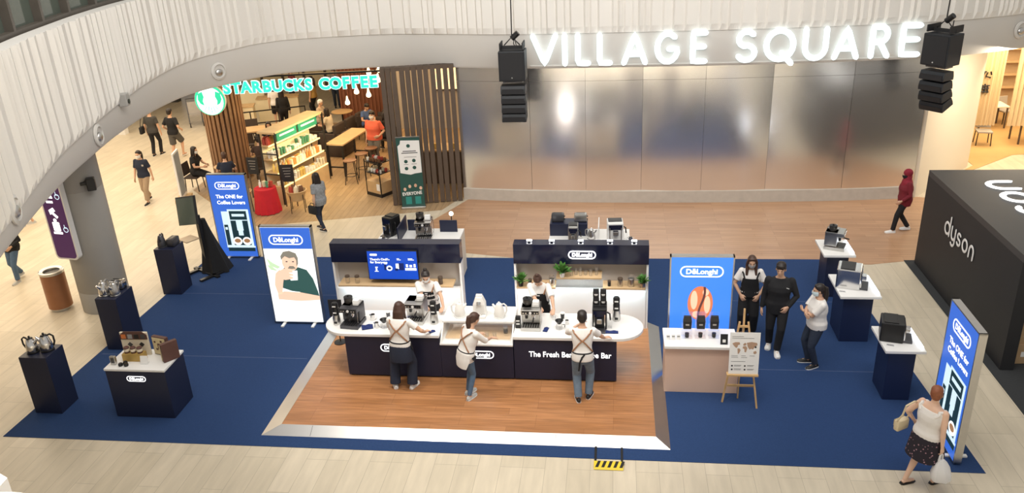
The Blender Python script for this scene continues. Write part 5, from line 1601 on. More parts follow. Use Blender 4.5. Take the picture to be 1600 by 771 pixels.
P = Person('long-haired woman in grey floral blouse walking past the coffee shop entrance', q, 60, 1.60, feet=[(-.08, -.14, 0, .02), (.08, .17, 0)], hands=[(-.22, -.02, .82), (.22, .10, .84)], vox=.011, head=(10, -4))
P.trousers(T_NAVY, r=(.10, .09, .07, .06, .058, .05, .045)); P.top(GREYF, 'blouse', -.14, .75, loose=.03); P.shoe(SHOE_B); P.hair('long', HAIR, .34)
bg_ = V(q) + Matrix.Rotation(R(60), 3, 'Z') @ V((-.27, .0, .78))
t = thing('handbag', 'black handbag carried by the woman in the grey floral blouse', 'handbag', bg_, R(60))
mb = MB(); mb.box((0, 0, -.12), (.09, .26, .22)); mb.obj('bag_body', T_BLACK, t, bevel=.025, smooth=True)
mb = MB(); mb.tube([(0, -.09, -.03), (.02, -.06, .06), (.02, .06, .06), (0, .09, -.03)], .011, 6); mb.obj('bag_handle', T_BLACK, t, smooth=True)
q = G(234, 316, 0)
P = Person('masked woman in navy tee and khaki trousers walking left of the coffee shop', q, 178, 1.60, feet=[(-.08, .20, 0), (.08, -.20, -4, .05)], hands=[(-.26, -.06, .82), (.25, .10, .83)], vox=.011, head=(0, -6))
P.trousers(KHAKI, to=.93, r=(.105, .10, .09, .085, .085, .082, .08)); P.top(T_NAVY, sleeve=.75); P.shoe(SHOE_B); P.hair('pony'); P.mask(MASKW)
mb = MB(); mb.box(P.surf(.34, -35, .036), (.06, .006, .05)); mb.obj('shirt_print', M_GREY, P.t)
q = G(247, 243, 0)
P = Person('man in dark grey tee with a shoulder bag walking away on the left', q, 4, 1.70, feet=[(-.09, -.10, -10), (.09, .12, 10)], hands=[(-.24, .06, .84), (.26, .04, .82)], vox=.012)
P.trousers(T_BLACK); P.top(mat('charcoal_cotton', (.05, .048, .045), .85, var=.2), sleeve=.7); P.shoe(SHOE_B); P.hair('short')
bg_ = V(q) + Matrix.Rotation(R(4), 3, 'Z') @ V((-.31, -.12, .96))
t = thing('shoulder_bag', 'black shoulder bag on the man in the dark grey tee', 'handbag', bg_, R(4))
mb = MB(); mb.box((0, 0, 0), (.10, .26, .26)); mb.obj('bag_body', T_BLACK, t, bevel=.03, smooth=True)
mb = MB(); mb.tube([(0, -.08, .12), (.07, -.10, .38), (.10, .02, .50), (.08, .14, .40), (0, .10, .12)], .012, 6); mb.obj('bag_strap', T_BLACK, t, smooth=True)
q = G(279, 247, 0)
P = Person('man in black tee and grey shorts walking away on the left', q, -6, 1.74, feet=[(-.09, -.16, 0), (.09, .20, 0, .05)], hands=[(-.24, .10, .95), (.25, .12, .98)], vox=.012)
P.trousers(mat('grey_shorts', (.09, .085, .078), .85, var=.15), 'shorts', .5, r=(.11, .11)); P.top(T_BLACK, sleeve=.75); P.shoe(SHOE_B, flat_=True); P.hair('short')
q = G(33, 437, 0)
P = Person('person in black jacket and blue jeans walking by the litter bin', q, 175, 1.62, feet=[(-.09, .18, 0), (.09, -.16, 0, .05)], hands=[(-.20, .20, .98), (.18, .20, .98)], vox=.011)
P.trousers(DENIM); P.top(T_BLACK, 'jacket', -.12, 1.9, .02, loose=.025); P.shoe(SHOE_G); P.hair('long'); P.mask()
q = G(45, 352, 0)
P = Person('person in dark shorts and grey shoes half hidden by the curved white band', q, 120, 1.68, feet=[(-.09, .14, 0), (.09, -.12, 0)], hands=[(-.22, .16, .95), (.24, .04, .84)], vox=.011)
P.trousers(T_NAVY, 'shorts', .45, r=(.11, .11)); P.top(mat('plum_cotton', (.10, .03, .05), .85, var=.2), sleeve=.7); P.shoe(SHOE_G); P.hair('short')

# ------------------------------------------------------------------ illuminated wall sign with rounded strokes
def arcp(cx, cy, rx, ry, a0, a1, n=10):
    return [(cx + rx * math.cos(R(a0 + (a1 - a0) * i / n)), cy + ry * math.sin(R(a0 + (a1 - a0) * i / n))) for i in range(n + 1)]

GLYPH = {
    'V': [[(0, 1), (.5, 0), (1, 1)]],
    'I': [[(.5, 0), (.5, 1)]],
    'L': [[(.05, 1), (.05, .12), (.14, .0), (1, 0)]],
    'A': [[(0, 0), (.5, 1), (1, 0)], [(.2, .3), (.8, .3)]],
    'G': [arcp(.52, .5, .5, .5, 50, 340, 14) + [(.99, .46), (.6, .46)]],
    'E': [[(.98, 1), (.05, 1), (.05, 0), (1, 0)], [(.05, .52), (.9, .52)]],
    'S': [arcp(.5, .74, .44, .26, 40, 250, 8) + arcp(.5, .26, .47, .26, 80, -150, 9)],
    'Q': [arcp(.5, .5, .5, .5, 0, 360, 20), [(.60, .22), (.95, -.14)]],
    'U': [[(.03, 1), (.03, .4)] + arcp(.5, .38, .47, .38, 180, 360, 10) + [(.97, 1)]],
    'R': [[(.05, 0), (.05, 1), (.5, 1)] + arcp(.52, .74, .38, .26, 90, -90, 8) + [(.05, .48)], [(.5, .48), (.98, 0)]],
    'd': [arcp(.45, .45, .45, .45, 0, 360, 18), [(.92, 0), (.92, 1.45)]],
    'y': [[(.05, .9), (.05, .45)] + arcp(.47, .42, .42, .42, 180, 360, 9) + [(.9, .9)], [(.9, .5), (.9, -.2)] + arcp(.5, -.15, .4, .32, 0, -140, 6)],
    's': [arcp(.45, .67, .36, .23, 40, 250, 8) + arcp(.45, .23, .38, .23, 80, -150, 9)],
    'o': [arcp(.47, .45, .45, .45, 0, 360, 18)],
    'n': [[(.05, 0), (.05, .5)] + arcp(.47, .48, .42, .42, 180, 0, 9) + [(.89, 0)]],
}


def glyph(parent, ch, mtx, w_, h_, r, m, name='letter', flat_=.5):
    mb = MB()
    for line in GLYPH[ch]:
        pts = [V((x * w_, y * h_, 0)) for x, y in line]
        dense = [pts[0]]
        for a, b in zip(pts, pts[1:]):
            k = max(1, int((b - a).length / (r * 1.2)))
            for i in range(1, k + 1): dense.append(a.lerp(b, i / k))
        n = 10
        d0 = (dense[1] - dense[0]).normalized(); d1 = (dense[-1] - dense[-2]).normalized()
        if (dense[0] - dense[-1]).length < 1e-4:
            P, RR = dense, [r] * len(dense)
        else:
            P = [dense[0] - d0 * r, dense[0] - d0 * r * .7] + dense + [dense[-1] + d1 * r * .7, dense[-1] + d1 * r]
            RR = [r * .15, r * .72] + [r] * len(dense) + [r * .72, r * .15]
        rings = []
        for i, p in enumerate(P):
            t = (P[min(i + 1, len(P) - 1)] - P[max(i - 1, 0)]).normalized(); u = V((-t.y, t.x, 0))
            rings.append([mtx @ (p + u * (RR[i] * math.cos(2 * PI * j / n)) + V((0, 0, r * flat_ * (1 + math.sin(2 * PI * j / n))))) for j in range(n)])
        mb.loft(rings)
    return mb.obj(name, m, parent, smooth=True)


def ring_y(x):
    best = min((p for p in RB if p.y > 20.5), key=lambda p: abs(p.x - x))
    return best.y

sgn = thing('illuminated_sign', 'large white lit letters reading VILLAGE SQUARE above the metal wall', 'sign', (2.6, 21.2, 3.8))
LET = [('V', 829, 872), ('I', 873, 892), ('L', 898, 923), ('L', 932, 957), ('A', 971, 1012), ('G', 1022, 1062), ('E', 1077, 1105),
       ('S', 1147, 1183), ('Q', 1192, 1242), ('U', 1252, 1294), ('A', 1301, 1343), ('R', 1358, 1393), ('E', 1407, 1442)]
ZL0, ZL1 = 3.90, 4.60
for ch, p0, p1 in LET:
    xa = AT(p0 + 4, 90, 21.2).x; xb = AT(p1 - 4, 90, 21.2).x
    y = ring_y((xa + xb) / 2) - .05
    glyph(sgn, ch, Matrix.Translation((xa - 2.6, y - 21.2, ZL0 - 3.8)) @ STAND, xb - xa, ZL1 - ZL0, .072, L_LETTER)
for x0, x1 in ((-2.2, 2.0), (2.3, 7.4)):
    mb = MB(); n_ = 12
    mb.loft([[(x - 2.6, ring_y(x) - .012 + dy - 21.2, z) for dy, z in ((0, .02), (.02, .02), (.02, .05), (0, .05))] for x in [x0 + (x1 - x0) * i / n_ for i in range(n_ + 1)]])
    mb.obj('mounting_rail', M_FASCIA, sgn)

# ------------------------------------------------------------------ line-array loudspeakers
def speaker_array(label, loc, rz, tilt):
    t = thing('hanging_loudspeaker', label, 'loudspeaker', loc, rz, 'hanging loudspeaker arrays')
    mb = MB(); mb.box((0, 0, -.38), (.66, .55, .74)); sub = mb.obj('bass_cabinet', mat('speaker_black', (.014, .016, .02), .5, var=.15), t, bevel=.02)
    mb = MB(); mb.box((0, -.28, -.38), (.60, .012, .66)); mb.obj('front_grille', M_MATBLACK, sub)
    mb = MB(); mb.ball((0, -.29, -.66), .02, 8, 6); mb.obj('badge', M_STEEL, sub)
    p = V((0, 0, -.86)); ang = 0
    for k in range(4):
        q = Matrix.Rotation(ang, 3, 'X')
        c = p + q @ V((0, 0, -.12))
        mb = MB(); a = [(-.31, -.26), (.31, -.26), (.31, .16), (-.31, .16)]
        mb.loft([[c + q @ V((x, y * (.8 if z > 0 else 1.0), z)) for x, y in a] for z in (-.105, -.02, .105)])
        mod = mb.obj('array_module', MATS['speaker_black'], t, bevel=.012)
        mb = MB(); mb.box(c + q @ V((0, -.262, -.03)), (.56, .012, .13), rot=q); mb.obj('module_grille', M_MATBLACK, mod)
        p = p + q @ V((0, 0, -.235)); ang += tilt
    mb = MB(); mb.box((0, 0, -.78), (.5, .3, .05)); mb.obj('coupling_frame', M_DSTEEL, t)
    mb = MB()
    for x in (-.28, .28):
        mb.box((x, 0, .10), (.03, .5, .16))
    mb.box((0, 0, .05), (.6, .06, .08)); mb.obj('fly_frame', M_MATBLACK, t)
    mb = MB(); mb.tube([(-.2, 0, .1), (0, 0, .30), (.2, 0, .1)], .016, 6); mb.tube([(0, 0, .3), (.02, .02, 1.9)], .016, 6); mb.obj('chain_hoist', M_BLACK, t)
    mb = MB(); mb.cyl((0, 0, .26), (.16, 0, .40), .07, n=10); mb.obj('hoist_motor', M_BLACK, t)
    mb = MB(); mb.tube([(.1, .1, 0), (.05, .22, .25), (.0, .30, .1), (.12, .25, -.2)], .012, 6); mb.obj('cable', M_BLACK, t)
    return t
speaker_array('black loudspeaker array hanging left of the lit VILLAGE SQUARE letters', (-2.55, 20.55, 4.42), 0, 0.02)
speaker_array('black loudspeaker array hanging right of the lit VILLAGE SQUARE letters', (7.62, 20.6, 4.56), R(-52), .13)

# round downlights on the smooth band
def band_fitting(px, py, name):
    best = None
    for p, n in zip(RB, NB):
        q = p + n * .01
        for z in (3.95, 4.05, 4.15, 4.25, 4.4):
            c = CM @ np.array([q.x, q.y, z - CAMH]); u, v = 800 + FOC * c[0] / c[2], 385.5 + FOC * c[1] / c[2]
            e = (u - px) ** 2 + (v - py) ** 2
            if best is None or e < best[0]: best = (e, V((q.x, q.y, z)), n)
    return best[1], best[2]
for px, py, lab in ((342, 109, 'round white recessed lamp on the curved band above the coffee shop sign'), (152, 208, 'round white recessed lamp on the curved band above the walkers'), (22, 330, 'round white recessed lamp at the lowest left of the curved band'), (1590, 46, 'round white recessed lamp on the band at the far right')):
    c, n = band_fitting(px, py, '')
    t = thing('recessed_lamp', lab, 'lamp', c, math.atan2(n.y, n.x) + PI / 2, 'recessed lamps on the curved band')
    mb = MB(); mb.lathe([(.22, .0), (.22, .03), (.17, .05), (.16, .02), (.02, .0)], axis='Y', n=24, cap=True); mb.obj('trim_ring', M_FASCIA, t, smooth=True)
    mb = MB(); mb.ball((0, -.03, -.03), (.11, .05, .09), 14, 8); mb.obj('gimbal_head', M_STEEL, t, smooth=True)
c, n = band_fitting(187, 160, '')
t = thing('band_camera', 'grey box camera on the curved band', 'camera', c, math.atan2(n.y, n.x) + PI / 2)
mb = MB(); mb.box((0, -.09, 0), (.20, .18, .26)); mb.obj('housing', mat('mid_grey_plastic', (.36, .35, .33), .5, var=.05), t, bevel=.02)
mb = MB(); mb.cyl((0, -.18, -.04), (0, -.195, -.04), .05, n=14); mb.obj('lens', M_BLACK, t)

# ------------------------------------------------------------------ grey column, sign, bin
col = struct(MB().lathe([(.5, 0), (.5, .48), (.497, .485), (.5, .49), (.5, 2.75), (.497, 2.755), (.5, 2.76), (.5, 3.98)], (0, 0, 0), 40).obj('wall_column', M_CONC, smooth=True)); col.location = (-11.15, 15.05, 0)
t = thing('directory_sign', 'purple lit direction sign with white symbols on the grey column', 'sign', (-11.32, 14.57, 1.36), R(-8))
mb = MB(); mb.prism([(x, y + 1.0) for x, y in rrect(.56, 2.0, .10)], 0, .12, Matrix.Translation((0, .0, 0)) @ STAND); mb.obj('frame', M_WHITE, t)
SM = Matrix.Translation((0, -.121, 0)) @ STAND
L_PUR = lit('lit_dark_purple', (.045, .012, .05), 1.0)
pn = flat(t, 'sign_face', L_PUR, SM, [[(x, y + 1.0) for x, y in rrect(.49, 1.93, .08)]])
def icon(polys, nm='symbol'): return flat(pn, nm, L_WHITE, SM, polys, .003)
icon([ell(-.10, 1.78, .09, .09)]); icon([ell(-.13, 1.56, .035, .035)], 'symbol_head'); icon([[(-.17, 1.50), (-.09, 1.50), (-.10, 1.34), (-.16, 1.34)]])
icon([ell(-.02, 1.56, .035, .035)], 'symbol_head'); icon([[(-.05, 1.50), (.01, 1.50), (.04, 1.36), (-.08, 1.36)]]); icon([rrect(.16, .05, .01) and [(x - .06, y + 1.28) for x, y in rrect(.16, .05, .01)]])
icon([[(-.14, 1.10), (-.02, 1.16), (.02, 1.08), (-.04, 1.06), (.06, .96), (.02, .92), (-.08, 1.02), (-.12, 1.0)]], 'arrow')
icon([[(x - .05, y + .74) for x, y in rrect(.17, .20, .02)]]); icon([[(x - .05, y + .60) for x, y in rrect(.22, .05, .01)]]); icon([ell(-.05, .88, .04, .04)])
for z in (1.46, .74):
    mb = MB(); ring_prism(mb, ell(.16, z - .06, .06, .06, 16), ell(.16, z - .06, .045, .045, 16), .003, .005, SM); mb.prism(rect(.135, z - .03, .15, z + .05), .003, .005, SM); mb.prism(rect(.15, z - .03, .20, z - .018), .003, .005, SM); mb.obj('wheelchair_symbol', L_PALE, pn)
t = thing('column_speaker', 'small black speaker on the side of the grey column', 'speaker', (-10.60, 14.76, 2.78), R(30))
mb = MB(); mb.box((0, 0, .14), (.17, .18, .26)); mb.obj('cabinet', M_BLACK, t, bevel=.02)
mb = MB(); mb.box((-.14, .02, .16), (.12, .05, .06)); mb.obj('bracket', M_BLACK, t)
t = thing('litter_bin', 'round copper-brown litter bin beside the grey column', 'bin', (-12.12, 14.84, 0))
M_COPPER = mat('copper_brown_metal', (.33, .15, .075), .38, .35, var=.12, vscale=5)
mb = MB(); mb.lathe([(.22, .06), (.245, .07), (.245, .86), (.235, .87)], n=32); mb.obj('body', M_COPPER, t, smooth=True)
mb = MB(); mb.lathe([(.25, .865), (.255, .92), (.23, .935), (.17, .91), (.165, .875)], n=32, cap=False); mb.obj('rim', M_STEEL, t, smooth=True)
mb = MB(); mb.lathe([(.17, .872), (.17, .874)], n=24); mb.obj('opening', M_BLACK, t)
mb = MB(); mb.lathe([(.20, 0), (.20, .06)], n=24); mb.obj('plinth_ring', M_STEEL, t, smooth=True)

# ------------------------------------------------------------------ black exhibition stand on the right
X_, Ya, Yb, HD = 6.66, 13.12, 17.62, 2.17
t = thing('exhibition_stand', 'large black box stand with white lettering on the right', 'exhibition stand', (8.8, 15.4, .006))
o = lambda x, y, z: (x - 8.8, y - 15.4, z)
mb = MB(); mb.box2(o(X_, Ya, 0), o(X_ + .22, Yb, HD - .12)); mb.obj('side_wall', M_MATBLACK, t)
mb = MB(); mb.box2(o(X_ + .22, Yb - .2, 0), o(11.2, Yb, HD - .12)); mb.obj('rear_wall', M_MATBLACK, t)
mb = MB(); mb.box2(o(10.98, Ya, 0), o(11.2, Yb - .2, HD - .12)); mb.obj('far_wall', M_MATBLACK, t)
mb = MB(); mb.box2(o(X_, Ya, HD - .12), o(11.2, Yb, HD)); mb.obj('roof', mat('charcoal_roof_board', (.045, .045, .046), .5, var=.08, vscale=2), t)
mb = MB(); mb.box2(o(X_ + .25, Ya + .9, 0), o(10.9, Ya + 1.5, .95)); mb.obj('counter', M_OAK, t)
mb = MB(); mb.box2(o(X_ + .25, Ya + 2.0, .95), o(10.9, Ya + 2.06, HD - .15)); mb.obj('display_wall', L_WPRINT, t)
mb = MB()
for z in (1.25, 1.6): mb.box2(o(X_ + .25, Ya + 1.5, z), o(10.9, Ya + 2.0, z + .03))
mb.obj('display_shelf', M_WHITE, t)
side = Matrix(((0, 0, -1, 0), (-1, 0, 0, 0), (0, 1, 0, 0), (0, 0, 0, 1)))
yc = 16.30
for ch, w_ in zip('dyson', (.26, .22, .20, .24, .22)):
    glyph(t, ch, Matrix.Translation(o(X_ - .012, yc, 1.30)) @ side, w_, .26, .027, M_WHITE, flat_=.25); yc -= w_ + .075
top_ = Matrix(((0, -1, 0, 0), (1, 0, 0, 0), (0, 0, 1, 0), (0, 0, 0, 1)))
yc = 13.55
for ch, w_ in zip('dyson', (.62, .52, .46, .56, .52)):
    glyph(t, ch, Matrix.Translation(o(7.92, yc, HD)) @ top_, w_, .52, .06, L_WHITE, flat_=.25); yc += w_ + .16
M_CARTON = mat('brown_cardboard', (.42, .28, .15), .7, var=.12, vscale=5)
for k, (x, y, z, sx, sy, sz, rz) in enumerate(((7.22, 13.55, 0, .52, .4, .38, 3), (7.85, 13.55, 0, .5, .42, .42, -4), (7.25, 13.56, .382, .48, .38, .36, -6), (7.86, 13.56, .422, .44, .36, .34, 5), (7.12, 13.60, .744, .3, .3, .22, 8))):
    c = thing('cardboard_box', ['bottom left', 'bottom right', 'middle left', 'upper right', 'topmost small'][k] + ' cardboard box inside the black stand', 'box', (x, y, .006 + z + .001), R(rz), 'cardboard boxes in the black stand')
    mb = MB(); mb.box((0, 0, sz / 2), (sx, sy, sz)); mb.obj('carton', M_CARTON, c, bevel=.006)
    mb = MB(); mb.box((0, 0, sz), (sx * .98, .05, .003)); mb.obj('tape', mat('tan_tape', (.55, .42, .25), .35, var=.05), c)
    mb = MB(); mb.box((-sx * .2, -sy / 2 - .002, sz * .5), (.13, .003, .10)); mb.obj('shipping_label', M_WHITE, c)
for k in range(6):
    mb = MB(); mb.lathe([(.06, 0), (.07, .12), (.03, .2)], n=12); q = mb.obj('black_appliance', M_BLACK, smooth=True); q.location = (7.1 + .32 * k, Ya + 1.2, .958)
    tag(q, 'small black appliance in the row on the counter of the black stand', 'appliance', 'appliances on the black stand counter')

# ------------------------------------------------------------------ coffee shop on the left
M_BROWNW = mat('red_brown_panelling', (.20, .075, .04), .5, var=.25, vscale=3)
M_TABLE = mat('pale_timber_table', (.55, .37, .19), .45, var=.18, vscale=4)
M_SOFA = mat('dark_brown_upholstery', (.05, .035, .028), .7, var=.2, vscale=6)
M_PALEW = mat('pale_panel', (.78, .68, .46), .5, var=.06, vscale=2)
bwall = struct(MB().box((-9.4, 30.6, 1.98), (2.4, .2, 3.96)).obj('wall_rear_panelled', M_BROWNW))
mb = MB()
for k in range(16): mb.box((-10.55 + .15 * k, 30.48, 1.98), (.06, .05, 3.9))
struct(mb.obj('trim_3', M_BROWNW))
struct(MB().box((-6.0, 29.6, 1.98), (4.4, .2, 3.96)).obj('wall_rear_grey', M_GREY))
struct(MB().box((-3.6, 26.5, 1.98), (.2, 6.4, 3.96)).obj('wall_cafe_side', M_GREY))
pw = struct(MB().box((-14.5, 37.5, 1.9), (9.5, .2, 3.8)).obj('wall_rear_pale', M_PALEW))
for k in range(9):
    struct(MB().box((-18.8 + 1.05 * k, 37.36, 1.9), (.10, .08, 3.8)).obj('mullion', M_DARKW, pw))
struct(MB().box((-23.0, 34.6, 1.9), (7.0, .3, 3.8)).obj('wall_shopfront', mat('dark_shopfront', (.04, .04, .038), .4, var=.2)))
struct(MB().box((-20.6, 29.2, .45), (3.4, .25, .9)).obj('wall_low_white', M_WHITE))
# slatted pillar with round emblem
M_PSLAT = mat('mid_brown_timber_slat', (.30, .165, .085), .5, var=.15, vscale=5)
M_BROWNC = mat('deep_brown_timber', (.15, .08, .042), .55, var=.15, vscale=5)
t = thing('slatted_pillar', 'round pillar clad in brown vertical timber slats', 'pillar', (-12.15, 23.95, 0))
mb = MB(); mb.lathe([(.52, 0), (.52, 3.96)], n=24); mb.obj('core', M_BROWNC, t)
mb = MB()
for k in range(26):
    a = 2 * PI * k / 26; mb.box((.55 * math.cos(a), .55 * math.sin(a), 1.98), (.10, .085, 3.9), a)
mb.obj('slat_cladding', M_PSLAT, t)
t = thing('round_emblem_sign', 'round lit green and white emblem on the slatted pillar', 'sign', (-11.93, 22.95, 2.74), R(4))
mb = MB(); mb.lathe([(.46, 0), (.46, .10)], axis='Y', n=36); mb.obj('drum', M_WHITE, t)
mb = MB(); mb.box((0, .26, 0), (.12, .40, .12)); mb.obj('bracket', M_BLACK, t)
EM = Matrix.Translation((0, -.101, 0)) @ STAND
L_EMW = lit('lit_emblem_white', (.80, 1, 1), 1.5); L_EMG = lit('lit_emblem_green', (.02, .50, .27), 1.2)
e = flat(t, 'emblem_face', L_EMG, EM, [ell(0, 0, .455, .455, 40)])
flat(e, 'white_field', L_EMW, EM, [ell(0, -.03, .40, .41, 32)], .002)
flat(e, 'green_wave', L_EMG, EM, [[(-.34, .20), (-.20, .26), (-.17, .10), (-.22, -.02), (-.19, -.16), (-.30, -.10), (-.36, .02)]], .004)
flat(e, 'green_wave', L_EMG, EM, [[(.34, .20), (.20, .26), (.17, .10), (.22, -.02), (.19, -.16), (.30, -.10), (.36, .02)]], .004)
for a in (-36, -18, 0, 18, 36):
    s_, c_ = math.sin(R(a)), math.cos(R(a))
    flat(e, 'green_ray', L_EMG, EM, [[(s_ * .20 - .008, -c_ * .20), (s_ * .36 - .008, -c_ * .38), (s_ * .36 + .008, -c_ * .38), (s_ * .20 + .008, -c_ * .20)]], .004)
# shop letters
a, b = V((-11.36, 22.62, 0)), V((-6.85, 23.2, 0)); d = b - a; ang = math.atan2(d.y, d.x)
t = thing('shop_letters', 'row of lit green shop letters hung under the curved band', 'sign', (*((a + b) / 2).xy, 3.12), ang)
mb = MB(); mb.box((0, .06, .30), (d.length + .2, .05, .05)); mb.obj('hanging_rail', M_BLACK, t)
mb = MB()
for x in (-2.2, 0, 2.2): mb.cyl((x, .06, .3), (x, .06, .86), .012, n=6)
mb.obj('hanging_rod', M_BLACK, t)
L_HALO = lit('lit_letter_edge', (.75, 1, .95), 1.6)
txt = 'STARBUCKS COFFEE'; adv = {'S': .9, 'T': .92, 'A': 1.0, 'R': 1, 'B': 1, 'U': 1.02, 'C': 1.05, 'K': 1, ' ': .55, 'O': 1.12, 'F': .88, 'E': .88}
tot = sum(adv[c] for c in txt); x = -d.length / 2
for c in txt:
    w_ = adv[c] * d.length / tot
    if c != ' ':
        lt = lettering(c, .44, L_HALO, t, Matrix.Translation((x + w_ / 2, 0, .0)) @ STAND, .03, .034, name='letter')
        lettering(c, .44, L_GREENL, lt, Matrix.Translation((x + w_ / 2, -.034, .0)) @ STAND, .004, .022, name='letter_face')
    x += w_

# slatted screen
a, b = V((-6.22, 21.34, 0)), V((-4.30, 21.74, 0)); d = b - a; ang = math.atan2(d.y, d.x)
t = thing('slat_screen', 'screen of tall dark brown timber slats left of the metal wall', 'screen', (*((a + b) / 2).xy, 0), ang)
L = d.length
for f in (.03, .105, .18, .29, .37, .455, .535, .615, .71, .79, .88, .965):
    mb = MB(); mb.box((-L / 2 + f * L, 0, 1.95), (.125, .24, 3.86)); mb.obj('slat', M_DARKW, t)
mb = MB(); mb.box((0, .0, 3.83), (L, .2, .10)); mb.obj('head_rail', M_DARKW, t)
# pull-up banner
a, b = V((-5.90, 20.98, 0)), V((-5.24, 21.08, 0)); d = b - a; ang = math.atan2(d.y, d.x)
t = thing('roll_up_banner', 'dark green and white roll-up banner before the slatted screen', 'banner', (*((a + b) / 2).xy, 0), ang)
M_DGREEN = mat('dark_green_print', (.02, .075, .062), .55, var=.06, vscale=3)
mb = MB(); mb.box((0, 0, .04), (.68, .16, .08)); mb.obj('cassette', M_STEEL, t, bevel=.02)
mb = MB(); mb.box((0, .02, 1.06), (.64, .008, 1.98)); bn = mb.obj('printed_sheet', M_DGREEN, t)
mb = MB(); mb.box((0, .02, 2.06), (.66, .03, .03)); mb.obj('top_rail', M_STEEL, t)
mb = MB(); mb.cyl((0, .05, .06), (0, .05, 2.05), .012, n=8); mb.obj('pole', M_STEEL, t)
BM = Matrix.Translation((0, .0155, .07)) @ STAND
flat(bn, 'white_panel', M_WHITE, BM, [[(-.28, .98), (-.10, .94), (.0, .92), (.12, .95), (.31, .97), (.31, 1.88), (-.20, 1.90), (-.22, 1.80), (-.29, 1.74)]])
for x, y, r in ((0, 1.74, .05), (-.10, 1.30, .05), (.12, 1.32, .05), (-.10, 1.10, .05), (.12, 1.12, .05)):
    flat(bn, 'printed_roundel', M_DGREEN, BM, [ell(x, y, r, r)], .002)
for y, x0, x1 in ((1.58, -.16, .20), (1.53, -.20, .24), (1.42, -.14, .2), (1.21, -.16, -.04), (1.22, .05, .19)):
    flat(bn, 'printed_line', M_DSTEEL, BM, [rect(x0, y, x1, y + (.022 if y > 1.5 else .01))], .002)
lettering('EVERYONE', .13, M_WHITE, bn, BM @ Matrix.Rotation(.06, 4, 'Z') @ Matrix.Translation((.01, .37, 0)), .002, .004, width=.54)
for x, y, m_ in ((-.2, .50, SKIN_L), (-.06, .58, SKIN_L), (.10, .60, SKIN), (.24, .52, SKIN_L)):
    flat(bn, 'printed_face', m_, BM, [ell(x, y, .04, .05)])
M_TEAL = mat('teal_print', (.03, .25, .22), .6, var=.1)
for x in (-.12, .14): flat(bn, 'printed_apron', M_TEAL, BM, [rect(x - .08, .06, x + .08, .28)])

# merchandise rack by the entrance
t = thing('merchandise_rack', 'dark metal rack with wooden base holding mugs near the banner', 'rack', (-6.85, 22.25, 0), R(-32))
mb = MB(); mb.box((0, 0, .05), (.62, .5, .10)); mb.obj('kick_base', M_BLACK, t)
mb = MB(); mb.box((0, 0, .27), (.6, .48, .34)); mb.obj('wooden_cupboard', M_TABLE, t)
mb = MB()
for x in (-.3, .3):
    for y in (-.24, .24): mb.box((x, y, .55), (.025, .025, 1.1))
mb.obj('post', M_BLACK, t)
for z in (.70, 1.02):
    mb = MB(); mb.box((0, 0, z), (.6, .48, .02)); mb.obj('shelf', M_BLACK, t)
mb = MB(); mb.box((.20, -.25, .30), (.13, .01, .2)); mb.obj('price_ticket', M_WHITE, t)
rt = Matrix.Rotation(R(-32), 3, 'Z')
cols = [mat('print_red', (.42, .06, .04), .4, var=.1), mat('print_cream', (.72, .62, .44), .5, var=.1), mat('print_orange', (.62, .25, .06), .5, var=.1), mat('print_white', (.78, .75, .68), .4, var=.04), mat('print_brown', (.16, .07, .03), .5, var=.1), mat('print_green', (.08, .26, .14), .5, var=.1), mat('print_yellow', (.72, .50, .14), .5, var=.1), mat('print_navy', (.03, .05, .14), .4, var=.1)]
PROD = {}


def product(kind, ci, loc, rz, label, group, cat, sc=1.0):
    key = (kind, ci)
    if key not in PROD:
        mb = MB()
        if kind == 'coffee_bag':
            mb.loft([[(x * .055, y * .035, z) for x, y in ((-1, -1), (1, -1), (1, 1), (-1, 1))] for z in (0, .12)] + [[(x * .05, y * .008, .2) for x, y in ((-1, -1), (1, -1), (1, 1), (-1, 1))]])
        elif kind == 'mug':
            mb.lathe([(.036, 0), (.042, .01), (.042, .10), (.036, .10), (.034, .015)], n=12); mb.tube([(.042, 0, .08), (.07, 0, .07), (.07, 0, .04), (.042, 0, .025)], .007, 5)
        elif kind == 'tumbler':
            mb.lathe([(.03, 0), (.042, .16), (.044, .165), (.044, .18), (.02, .185)], n=12)
        elif kind == 'bottle':
            mb.lathe([(.035, 0), (.037, .12), (.016, .17), (.016, .21)], n=12)
        elif kind == 'carton':
            mb.box((0, 0, .08), (.09, .07, .16))
        o = mb.obj(kind, cols[ci], smooth=kind != 'carton')
        PROD[key] = o
    else:
        o = PROD[key].copy(); COL.objects.link(o)
    o.location = loc; o.rotation_euler = (0, 0, rz); o.scale = (sc, sc, sc)
    return tag(o, label, cat, group)
rr = random.Random(11)
for z, lab in ((.711, 'mug on the lower tray of the dark metal rack'), (1.031, 'mug on top of the dark metal rack')):
    for i in range(5):
        for j in range(2):
            q = V((-6.85, 22.25, 0)) + rt @ V((-.24 + .12 * i, -.14 + .22 * j, z)); product('mug', rr.choice((0, 3, 4, 1)), q, rr.uniform(0, 6), lab, lab.replace('mug', 'mugs'), 'mug')

# product shelving
A0, A1 = V((-9.42, 21.3, 0)), V((-8.82, 23.65, 0)); d = A1 - A0; L = d.length; ang = math.atan2(d.y, d.x) - PI
t = thing('product_shelving', 'long lit shelving unit packed with coffee goods at the shop entrance', 'shelving', (*((A0 + A1) / 2).xy, 0), ang + PI)
